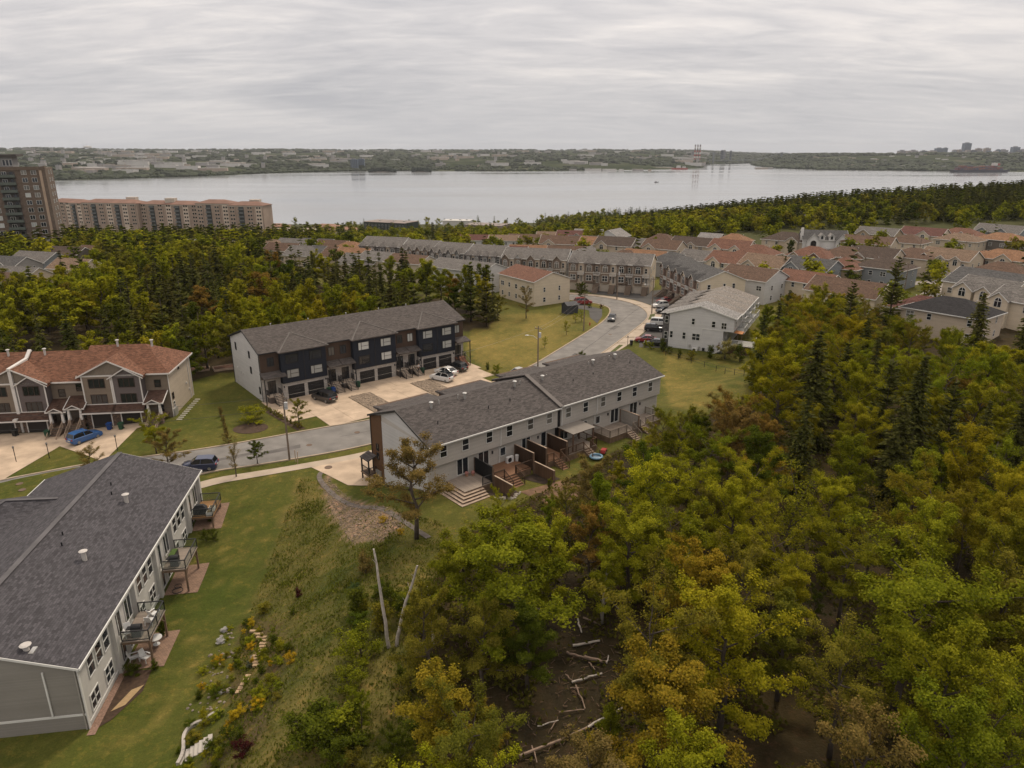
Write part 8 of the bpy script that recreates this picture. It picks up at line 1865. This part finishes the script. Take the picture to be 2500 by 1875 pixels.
# props behind the grey townhouses
h = local('heat_pump', 'white heat pump on the reddish deck', 'heat pump', D_ORG, D_ANG, 11.4, -13.3, 3.56); box_part('casing', wc, h, -.5, .5, -.2, .2, 0, .75); MB().cyl((-.12, -.21, .38), .3, .02, 16, axis='y').build('fan_grille', BLACK, h)
t = local('planter_column', 'tall white planter beside the dark board screen', 'planter', D_ORG, D_ANG, 12.3, -13.6, 3.56); MB().cyl((0, 0, 0), .18, .8, 12, .24).build('pot', wc, t)
t = local('paddling_pool', 'blue rimmed paddling pool lying by the deck steps', 'paddling pool', D_ORG, D_ANG, 21.6, -18.2, 2.9); MB().tube([(.75 * math.cos(a * .3927), .75 * math.sin(a * .3927), .18) for a in range(17)], .14, .14, 8).build('rim', mat('pool_blue', (.16, .28, .38), .4, .1), t); MB().cyl((0, 0, .04), .72, .02, 16).build('floor', mat('pool_grey', (.2, .26, .32), .4, .1), t)
t = local('toy_car', 'red toy car beside the deck steps', 'toy', D_ORG, D_ANG, 23.6, -17.6, 2.86, 30); MB().prism([(-.6, -.3, .1), (.6, -.3, .1), (.7, -.3, .35), (.2, -.3, .45), (-.5, -.3, .5)], (0, .6, 0)).build('body', mat('toy_red', (.35, .04, .04), .4, .1), t)
for k in (-.4, .4):
    for s in (-.34, .34): MB().cyl((k, s - .04, .13), .14, .08, 10, axis='y').build('wheel', BLACK, t)
for i, (x, y) in enumerate(((5.7, -13.4), (5.0, -13.1))):
    t = local('flower_pot', ['pink flower pot by the black screen', 'low planter of green leaves by the patio door'][i], 'pot', D_ORG, D_ANG, x, y, 3.56); MB().cyl((0, 0, 0), .16, .3, 10, .22).build('pot', mat('terracotta', (.38, .2, .12), .8, .1), t); MB().blob((0, 0, .38), (.24, .24, .2), i, 8, 5, .3).build('plant', mat('pot_plant', (.06, .09, .02) if i else (.35, .16, .14), .9, .4, 8), t)
soil2 = mat('dark_soil', (.04, .026, .018), .95, .4, 2)
sheet('soil_bed', [dl(*p) for p in ((5.2, -16.5), (8.0, -16.5), (8.0, -19.2), (6.4, -19.8), (5.0, -18.6))], soil2, .05); sheet('soil_bed', [dl(*p) for p in ((10.6, -16.4), (14.2, -16.4), (14.0, -19.6), (11.6, -19.4))], soil2, .05); sheet('bare_earth', [dl(*p) for p in ((8.2, -19.0), (13.8, -20.0), (14.4, -22.5), (12, -25), (8.4, -23.5))], mat('bare_earth', (.16, .095, .055), .95, .3, 1.5), .04)
stones('edging_stone', [dl(*p) for p in ((4.7, -18.3), (5.0, -18.1), (6.4, -19.4), (8.2, -18.8), (8.3, -19.2), (6.4, -20.0))], 46, .12, .2, 'row of pale edging stones round the soil bed', 'stones', mat('pale_stone', (.36, .32, .27), .85, .2))
# ================================================================ people
SKIN = mat('skin', (.42, .26, .18), .6, .05)
def person(label, x, y, z, rz, shirt, trousers, hair, pose):
    t = thing('person', label, 'person', (x, y, z), rz)
    J = {'pel': (0, 0, .95), 'wst': (0, -.02, 1.12), 'chs': (0, -.05, 1.35), 'nck': (0, -.07, 1.5), 'hd': (0, -.1, 1.60), 'top': (0, -.1, 1.74), 'ls': (.19, -.05, 1.42), 'le': (.25, -.1, 1.15), 'lh': (.22, -.3, 1.02), 'rs': (-.19, -.05, 1.42), 're': (-.25, -.1, 1.15), 'rh': (-.2, -.3, 1.05), 'lk': (.11, -.08, .52), 'la': (.11, .02, .08), 'lt': (.11, -.16, .04), 'rk': (-.1, -.02, .52), 'ra': (-.1, .12, .08), 'rt': (-.1, -.06, .04)}
    rad = {'pel': .15, 'wst': .13, 'chs': .155, 'nck': .06, 'hd': .095, 'top': .07, 'ls': .075, 'le': .048, 'lh': .035, 'rs': .075, 're': .048, 'rh': .035, 'lk': .07, 'la': .045, 'lt': .035, 'rk': .07, 'ra': .045, 'rt': .035}
    E = [('pel', 'wst'), ('wst', 'chs'), ('chs', 'nck'), ('nck', 'hd'), ('hd', 'top'), ('chs', 'ls'), ('ls', 'le'), ('le', 'lh'), ('chs', 'rs'), ('rs', 're'), ('re', 'rh'), ('pel', 'lk'), ('lk', 'la'), ('la', 'lt'), ('pel', 'rk'), ('rk', 'ra'), ('ra', 'rt')]
    def skin(name, keys, f, m):
        ks = [k for k in J if k in keys]; me = bpy.data.meshes.new(name); me.from_pydata([J[k] for k in ks], [(ks.index(a), ks.index(b)) for a, b in E if a in ks and b in ks], []); o = ob(name, me, t); o.modifiers.new('skin', 'SKIN')
        for i, k in enumerate(ks): r = rad[k] * f; me.skin_vertices[0].data[i].radius = (r, r * .8); me.skin_vertices[0].data[i].use_root = (i == 0)
        me.materials.append(m); s = o.modifiers.new('sub', 'SUBSURF'); s.levels = s.render_levels = 2; return o
    skin('body', set(J), 1.0, SKIN); skin('shirt', {'pel', 'wst', 'chs', 'ls', 'le', 'rs', 're'}, 1.14, shirt); skin('trousers', {'pel', 'lk', 'la', 'rk', 'ra'}, 1.14, trousers)
    MB().blob((0, -.08, 1.71), (.115, .12, .09), 5, 10, 6, .05).build('hair', hair, t, True)
    MB().blob((0, -.205, 1.62), (.018, .025, .03), 1, 6, 4, 0).build('nose', SKIN, t)
hr_ = mat('dark_hair', (.03, .02, .015), .7, .1)
p_ = cl(28.15, -1.9); person('person in white shirt and dark trousers on the steps of the dark townhouse', p_[0], p_[1], .62, R(C_ANG + 20), mat('white_shirt', (.62, .61, .6), .8, .05), mat('dark_trousers', (.03, .03, .035), .8, .1), hr_, 0)
p_ = W(E_ORG, E_ANG, 10.6, -.3); person('person in dark clothes walking up the stairs of the white house', p_[0], p_[1], .45, R(E_ANG + 90), mat('dark_jacket', (.03, .032, .04), .8, .1), mat('dark_trousers', (.03, .03, .035), .8, .1), hr_, 0)

# ================================================================ shrubs, garden slope, clearing
SHR = [decid(71, 2.0, 1.2, 3200, .10, 'round', base=.08, limbs=10, clump=.10), decid(72, 2.0, 1.0, 2600, .10, 'vase', base=.05, limbs=10, clump=.10)]
def shrub(label, px, py, h, colr, name='shrub', sx=None, cat='shrub', group=None, proto=None, ch=.3):
    x, y = hit(px, py, h * ch); o = put_tree(proto or q.choice(SHR), x, y, h / 2, colr, label, name, cat, group, sx, q); return o
z8 = lambda a, b: (420 + a * .479, 1080 + b * .479)
YEL, WFL, BUR = (.40, .26, .015), (.48, .46, .44), (.05, .012, .012)
for lb, a, b, h, c_, sx in (('yellow gorse clump on the gravel path', 1075, 400, .7, YEL, 1.3), ('smaller yellow gorse at the end of the gravel', 1165, 460, .6, YEL, 1.2), ('burgundy bush in the middle of the grass slope', 645, 778, 1.0, BUR, 1.0), ('burgundy bush at the bottom of the slope', 355, 1585, 1.2, BUR, 1.1), ('round dark green bush beside the burgundy one', 300, 1530, 1.5, COLS['deep'], 1.0), ('large green bush at the right of the slope', 965, 1085, 2.6, COLS['green'], 1.15), ('second green bush below the large one', 905, 1250, 1.9, COLS['green'], 1.1), ('green bush low on the slope', 655, 1500, 1.9, COLS['deep'], 1.0), ('broad green bush at the foot of the wood', 880, 1480, 2.6, COLS['green'], 1.3), ('rust grey bush beside the gravel', 985, 640, 1.9, COLS['brown'], 1.2), ('yellow flowering shrub right of the timber steps', 605, 1112, .9, YEL, 1.0), ('green shrub with yellow tips below the stone steps', 440, 1290, 1.2, COLS['green'], 1.1), ('olive mound above the timber steps', 470, 850, 1.0, COLS['olive'], 1.9), ('dark shrub right of the timber steps', 520, 1010, .9, COLS['deep'], 1.2), ('dark shrub at the foot of the timber steps', 455, 1165, .9, COLS['deep'], 1.2), ('grey green mound by the timber steps', 395, 1140, .7, (.12, .13, .08), 1.2), ('dark shrub near the burgundy bush', 620, 870, .7, COLS['deep'], 1.0), ('hosta like green clump below the gravel', 935, 750, .8, (.06, .09, .03), 1.2)):
    shrub(lb, *z8(a, b), h, c_, sx=sx)
# flowers and small perennials of the rock garden
for i, (a, b) in enumerate(((265, 955), (245, 1015), (410, 1105), (255, 1275))): shrub(['upper white flowering mat on the rock garden', 'larger white flowering mat on the rock garden', 'white flowers beside the timber steps', 'small white flowers low in the rock garden'][i], *z8(a, b), [.45, .5, .4, .35][i], WFL, 'flower_mat', [2.2, 2.4, 1.4, 1.2][i], 'flowers')
qg = random.Random(8)
for i in range(150):
    x, y = qg.uniform(-27, -17), qg.uniform(36, 57)
    if not inpoly(x, y, GARDEN): continue
    c_, nm = qg.choice([(YEL, 'yellow flowering clump in the rock garden'), (COLS['deep'], 'dark green clump in the rock garden'), (COLS['green'], 'green clump in the rock garden'), (COLS['spring'], 'light green clump in the rock garden'), (COLS['deep'], 'dark green clump in the rock garden'), (COLS['olive'], 'olive clump in the rock garden'), (COLS['green'], 'green clump in the rock garden')])
    put_tree(qg.choice(SHR), x, y, qg.uniform(.2, .42), jit(c_, qg), nm, 'garden_plant', 'plant', 'rock garden plants', qg.uniform(.9, 1.5), qg)
for i in range(46):
    x, y = qg.uniform(-13, -4), qg.uniform(27, 54)
    if not inpoly(x, y, ROUGH) or x < -13 + (54 - y) * .03 or (x < -8.5 and y > 40 and qg.random() < .5): continue
    put_tree(qg.choice(SHR), x, y, qg.uniform(.5, 1.25), jit(COLS[qg.choice(['deep', 'deep', 'green', 'olive'])], qg), 'low brush at the edge of the right wood' + where_right(x, y), 'shrub', 'shrub', 'brush along the wood', qg.uniform(.9, 1.5), qg)
# clipped shrubs, hedges and street trees
for i, (px, py, h) in enumerate(((503, 1313, 1.3), (520, 1312, 1.3))): shrub(['left clipped cone shrub between the decks', 'right clipped cone shrub between the decks'][i], px, py, h, COLS['deep'], 'clipped_shrub', .8)
shrub('round shrub under the near deck', 398, 1540, 1.5, COLS['deep'], sx=1.0); shrub('low shrub left of the patio chairs', 320, 1640, .9, COLS['deep'], sx=1.5); shrub('low shrub right of the patio chairs', 378, 1628, .9, COLS['deep'], sx=1.1); shrub('shrub under the far deck', 515, 1265, 1.2, COLS['deep'], sx=1.2)
shrub('round yellow green shrub in the circular bed', 612, 1022, 2.2, COLS['spring'], sx=1.7)
x, y = hit(612, 1046); sheet('mulch', [(x + 2.6 * math.cos(a * .3927), y + 2.2 * math.sin(a * .3927)) for a in range(16)], mat('mulch', (.06, .036, .022), .95, .35, 3), .04)
for i in range(9):
    f = i / 8; p = cl(-.9 + 1.0 * f, -3.2 - 10.6 * f); put_tree(q.choice(SHR), p[0], p[1], .42, jit(COLS['olive'], q), 'low clipped hedge plant along the concrete drive', 'hedge_plant', 'hedge', 'hedge along the drive', 1.0, q)
sheet('mulch', [cl(*p) for p in ((-1.5, -2.8), (-.3, -2.8), (.9, -14.5), (-.5, -14.6))], mat('mulch', (.06, .036, .022), .95, .35, 3), .035)
for i, (px, py) in enumerate(((540, 1010), (545, 1032), (551, 1054), (557, 1075))): shrub('columnar hedge shrub beside the stepping stone lawn', px, py, 1.5, COLS['brown'], 'hedge_plant', .8, 'hedge', 'columnar hedge left of the circular bed')
fixed(727, 995, 4.6, HD[3], 'olive', 'small street tree beside the utility pole', ch=.62, sx=1.15); fixed(570, 1112, 5.0, BARE, 'brown', 'bare leafed young tree at the kerb', ch=.6, sx=.9); fixed(624, 1095, 3.6, HD[0], 'deep', 'round dark green street tree at the kerb', ch=.62, sx=1.1)
fixed(215, 1125, 5.2, HD[6], 'brown', 'bronze leaved tree behind the slate roof', ch=.6, sx=1.3); fixed(405, 1095, 6.4, HD[3], 'brown', 'bronze tree overlapping the brown townhouse garden', ch=.55, sx=1.2); fixed(372, 1045, 5.4, HD[4], 'spring', 'fresh green spreading tree in front of the brown townhouse end', ch=.7, sx=1.15)
fixed(1418, 705, 5.0, HD[7], 'deep', 'round green street tree beside the cream house', ch=.6, sx=1.1); fixed(1285, 735, 8.0, HD[6], 'brown', 'bronze tree before the cream house wall', ch=.55); fixed(1215, 745, 6.5, HD[3], 'olive', 'olive tree left of the cream house', ch=.55, sx=1.2)
for i, (px, py, h) in enumerate(((1383, 800, 3.4), (1330, 835, 2.6), (1420, 770, 3.0), (1405, 775, 2.6))): fixed(px, py, h, HD[6], 'spring', ['thin sapling on the field edge', 'small sapling low on the field', 'leafy shrub tree by the charcoal shed', 'leafy shrub left of the shed'][i], ch=.5)
for i, (px, py, h, c_) in enumerate(((1440, 749, 1.0, COLS['deep']), (1467, 750, 1.0, BUR), (1590, 848, 1.4, COLS['green']), (1618, 850, 2.4, COLS['deep']), (1632, 858, 1.4, COLS['deep']), (1575, 842, 1.2, COLS['spring']), (1770, 865, 3.4, (.24, .21, .06)), (1735, 866, 2.4, COLS['deep']), (1807, 872, 3.0, COLS['deep']), (1660, 868, 1.6, COLS['deep']), (1687, 872, 1.7, COLS['olive']), (1212, 905, 1.6, COLS['green']), (1190, 898, 1.3, COLS['deep']), (1417, 873, 1.6, COLS['deep']))):
    shrub(['dark round shrub on the paved island', 'burgundy mound on the paved island', 'green shrub beside the dark sedan', 'dark conical shrub at the white house corner', 'low dark shrub at the white house wall', 'light shrub beside the dark sedan', 'pale yellow shrub in front of the white deck', 'dark shrub left of the pale yellow one', 'dark shrub right of the pale yellow one', 'shrub along the white house fence, left', 'shrub along the white house fence, right', 'green shrub at the corner of the concrete drive', 'small dark shrub at the corner of the concrete drive', 'green shrub peeping over the grey roof'][i], px, py, h, c_, sx=1.0)
# trees among the houses, placed where the photograph shows them
for i, (px, py, h, k) in enumerate(((1315, 577, 9, 'deep'), (1090, 590, 7, 'green'), (1180, 580, 9, 'deep'), (1470, 592, 8, 'spring'), (1400, 605, 6, 'olive'), (1600, 598, 9, 'green'), (1560, 596, 7, 'spring'), (1930, 607, 6.5, 'deep'), (1905, 600, 6, 'red'), (2260, 580, 7, 'green'), (2305, 590, 7, 'deep'), (2180, 592, 5, 'green'), (2065, 664, 5, 'green'), (1560, 568, 9, 'spring'), (1700, 600, 4, 'olive'), (2360, 590, 6.5, 'deep'), (2470, 600, 6, 'green'), (2290, 640, 4, 'spring'), (2495, 680, 7, 'spring'), (2420, 640, 5, 'deep'), (720, 541, 12, 'spring'), (825, 548, 8, 'olive'), (760, 610, 9, 'deep'), (770, 640, 8, 'spring'))):
    fixed(px, py, h, MD[i % 4], k, 'garden tree standing among the houses' if i not in (0, 20) else ('round dark green tree right of the brown roofed house' if i == 0 else 'clump of green trees by the shore'), ch=.55, group='garden trees among the houses' if i not in (0, 20) else None)
# rough grass on the slope: countless blades
def grass():
    n = 20000; q4 = np.random.RandomState(3); C = []; S = []; tt = []
    while len(C) < n:
        x, y = q4.uniform(-28, -6), q4.uniform(28, 87)
        if not inpoly(x, y, ROUGH) or inpoly(x, y, GRAVELP) and q4.rand() < .85: continue
        k = nz(x, y, .35, 50)
        if q4.rand() < .35 - .6 * k: continue
        h = .12 + .13 * max(0, k + .2) + .10 * q4.rand(); C.append((x, y, T(x, y) + h * .4 + .22 * nz(x, y, .5) + .1 * nz(x, y, 1.3, 4))); S.append(h); tt.append(.2 + .5 * q4.rand() + .5 * max(0, .1 - k))
    C = np.array(C); S = np.array(S)[:, None]; n = len(C); d = unit(np.array([0, 0, 1.0]) + q4.normal(size=(n, 3)) * .45); v = unit(np.cross(d, q4.normal(size=(n, 3))))
    o = ob('rough_grass', quads_mesh('rough_grass', C, d * S * .7, v * S * .26, np.clip(np.array(tt), 0, 1), LEAF)); o.color = (.115, .125, .018, 1); tag(o, 'rough tufted grass on the slope beside the slate house', 'grass', kind='stuff')
grass()
stones('scree', GRAVELP, 2000, .035, .085, 'loose pale stones on the gravel track down the slope', 'stones', mat('scree_stone', (.22, .165, .12), .9, .4, 2), .02)
path = [g(*z8(a, b), z) for a, b, z in ((790, 135, .0), (735, 165, .2), (800, 220, .6), (930, 290, 1.1), (1060, 370, 1.5), (1180, 430, 2.0), (1310, 510, 2.3))]
PT_ = even(smooth(path), 40); strip('path', offset(PT_, -.32), offset(PT_, .32), mat('dark_path', (.13, .11, .095), .95, .25, 2), .05)
x, y = g(*z8(797, 130)); o = MB().cyl((0, 0, 0), .5, .08, 16).build('manhole_cover', iron); o.location = (x, y, T(x, y) + .04); tag(o, 'iron cover at the head of the dark path', 'manhole cover')
for i, a in enumerate(((630, 100), (640, 108))):
    x, y = hit(*z8(*a)); o = MB().bar((0, 0, -.2), (.1 * i, .1, 1.7), .09).build('wooden_stake', STEPW); o.location = (x, y, T(x, y)); tag(o, ['left pale wooden stake beside the pavement', 'right pale wooden stake beside the pavement'][i], 'stake')
# timber garden steps, stone steps, edging walls
t = thing('garden_steps', 'flight of narrow timber steps down the rock garden', 'steps', (0, 0, 0))
for i in range(12):
    f = i / 11; a = 425 + 45 * math.sin(math.pi * min(1, f * 1.35)) + 18 * f; b = 965 + 175 * f; x, y = hit(*z8(a, b)); z = T(x, y)
    MB().box(x - .5, x + .5, y - .13, y + .13, z - .06, z + .14).build('step', mat('worn_step', (.36, .25, .15), .85, .2, 3), t)
for i in range(5):
    x, y = hit(*z8(395 - i * 12, 1195 + i * 20)); MB().box(x - .34, x + .34, y - .17, y + .17, T(x, y) - .05, T(x, y) + .12).build('stone', mat('worn_step', (.36, .25, .15), .85, .2, 3), t)
t = thing('concrete_steps', 'pale concrete steps at the bottom of the rock garden', 'steps', (0, 0, 0)); pm_ = mat('pale_concrete', (.40, .365, .32), .85, .1)
sa, sb = hit(*z8(205, 1522)), hit(*z8(45, 1618)); sd = Vector((sb[0] - sa[0], sb[1] - sa[1], 0)); sl_ = sd.length; sd.normalize(); sp = Vector((-sd.y, sd.x, 0))
for i in range(7):
    c0 = Vector((*sa, 0)) + sd * (sl_ * i / 7); c1 = c0 + sd * (sl_ / 7 - .01); z = T(*sa) + .12 + (T(*sb) - T(*sa)) * i / 6
    MB().prism([(*(c0 - sp * .6)[:2], z - .4), (*(c0 + sp * .6)[:2], z - .4), (*(c1 + sp * .6)[:2], z - .4), (*(c1 - sp * .6)[:2], z - .4)], (0, 0, .4)).build('step', pm_, t)
t = thing('edging_wall', 'low curved pale block wall round the soil bed', 'garden wall', (0, 0, 0))
ew = [hit(*z8(a, b)) for a, b in ((240, 1380), (205, 1395), (170, 1425), (120, 1440), (85, 1465), (62, 1500), (60, 1535), (62, 1570), (52, 1610), (30, 1650))]
ew = even(smooth(ew), 26)
for p, r in zip(ew, ew[1:]): MB().bar((p[0], p[1], T(*p) + .12), (p[0] + (r[0] - p[0]) * .95, p[1] + (r[1] - p[1]) * .95, T(*r) + .12), .24, .36).build('block', pm_, t)
stones('garden_rock', [hit(*z8(a, b)) for a, b in ((260, 930), (340, 960), (300, 1250), (260, 1360), (60, 1420), (90, 1260))], 60, .08, .17, 'scattered rocks in the rock garden', 'stones', mat('garden_stone', (.20, .165, .13), .9, .3, 2))
# dead birch trunks and fallen logs
def snag(label, a, b, h, lean):
    x, y = hit(*z8(a, b)); t = thing('dead_birch', label, 'dead tree', (x, y, T(x, y) - .2)); q5 = random.Random(int(a)); P = [(lean[0] * (i / 7) ** 1.3 + q5.uniform(-.06, .06), lean[1] * i / 7, h * i / 7) for i in range(8)]
    MB().tube(P, .16, .07, 8).build('trunk', BIRCH, t)
    for i in (4, 5, 6): MB().tube([P[i], (P[i][0] + q5.uniform(-.4, .4), P[i][1] + q5.uniform(-.3, .3), P[i][2] + .5)], .03, .012, 4).build('branch_stub', BIRCH, t)
snag('left bare birch trunk at the edge of the wood', 1105, 1050, 8.8, (-.7, .3)); snag('right leaning bare birch trunk at the edge of the wood', 1140, 1040, 7.3, (2.0, .2))
z7c = lambda a, b: (900 + a * .3617, 1300 + b * .3617)
logs = [((1375, 770), (1555, 735), .11), ((1460, 850), (1600, 880), .14), ((1335, 815), (1460, 850), .10), ((1375, 1015), (1570, 955), .09), ((1400, 1030), (1460, 1190), .06), ((1360, 1055), (1415, 1050), .06), ((1410, 590), (1440, 680), .08), ((1450, 575), (1570, 625), .08), ((1020, 1520), (1480, 1320), .10), ((1480, 1320), (1730, 1180), .09), ((1100, 1440), (1140, 1560), .05), ((1285, 1215), (1460, 1195), .05), ((1140, 1310), (1280, 1270), .05), ((1330, 960), (1390, 1010), .05), ((1490, 880), (1530, 930), .05), ((1600, 880), (1620, 830), .06), ((1230, 1330), (1270, 1270), .04)]
for i, (a, b, r) in enumerate(logs):
    p, s = hit(*z7c(*a), .15), hit(*z7c(*b), .15); m_ = ((p[0] + s[0]) / 2, (p[1] + s[1]) / 2); q5 = random.Random(i)
    P = [(p[0] + (s[0] - p[0]) * k / 5 + q5.uniform(-.06, .06), p[1] + (s[1] - p[1]) * k / 5 + q5.uniform(-.06, .06), T(p[0] + (s[0] - p[0]) * k / 5, p[1] + (s[1] - p[1]) * k / 5) + r + .12) for k in range(6)]
    tag(MB().tube(P, r, r * .7, 7).build('fallen_log', BIRCH if i % 3 == 0 else mat('log_wood', (.24, .17, .125), .9, .3, 3)), 'pale fallen log lying on the brown clearing in the wood', 'log', 'fallen logs in the clearing')
lit = MB()
for i in range(900):
    x, y = q.uniform(-6, 8), q.uniform(30, 56)
    if inpoly(x, y, WOODS): a = q.uniform(0, 6.28); l = q.uniform(.15, .6); lit.bar((x, y, T(x, y) + .06), (x + l * math.cos(a), y + l * math.sin(a), T(x, y) + q.uniform(.06, .2)), .03)
tag(lit.build('forest_litter', mat('litter', (.13, .085, .055), .95, .4, 3)), 'twigs and litter on the floor of the clearing', 'litter', kind='stuff')
# fence along the white house garden
t = thing('garden_fence', 'dark wire garden fence below the white row house', 'fence', (0, 0, 0)); fp = [hit(*p) for p in ((1625, 868), (1660, 878), (1700, 890), (1740, 902), (1790, 915), (1840, 925))]
for p in even(fp, 9): MB().box(p[0] - .04, p[0] + .04, p[1] - .04, p[1] + .04, T(*p) - .1, T(*p) + 1.1).build('fence_post', BLACK, t)
for p, r in zip(fp, fp[1:]): MB().bar((*p, T(*p) + 1.05), (*r, T(*r) + 1.05), .04).bar((*p, T(*p) + .5), (*r, T(*r) + .5), .03).build('rail', BLACK, t)
# ================================================================ haze over the water
def haze():
    m = bpy.data.materials.new('haze'); m.use_nodes = True; N = m.node_tree.nodes; N.clear(); out = N.new('ShaderNodeOutputMaterial'); v = N.new('ShaderNodeVolumePrincipled')
    v.inputs['Color'].default_value = (.86, .90, .97, 1); v.inputs['Density'].default_value = 3.2e-5; v.inputs['Anisotropy'].default_value = 0; lnk(m.node_tree, v.outputs[0], out.inputs['Volume'])
    tag(MB().box(-12500, 12500, -150, 15500, SEA - 8, 140).build('haze', m), 'thin grey haze over the harbour', 'haze', kind='stuff')
haze()
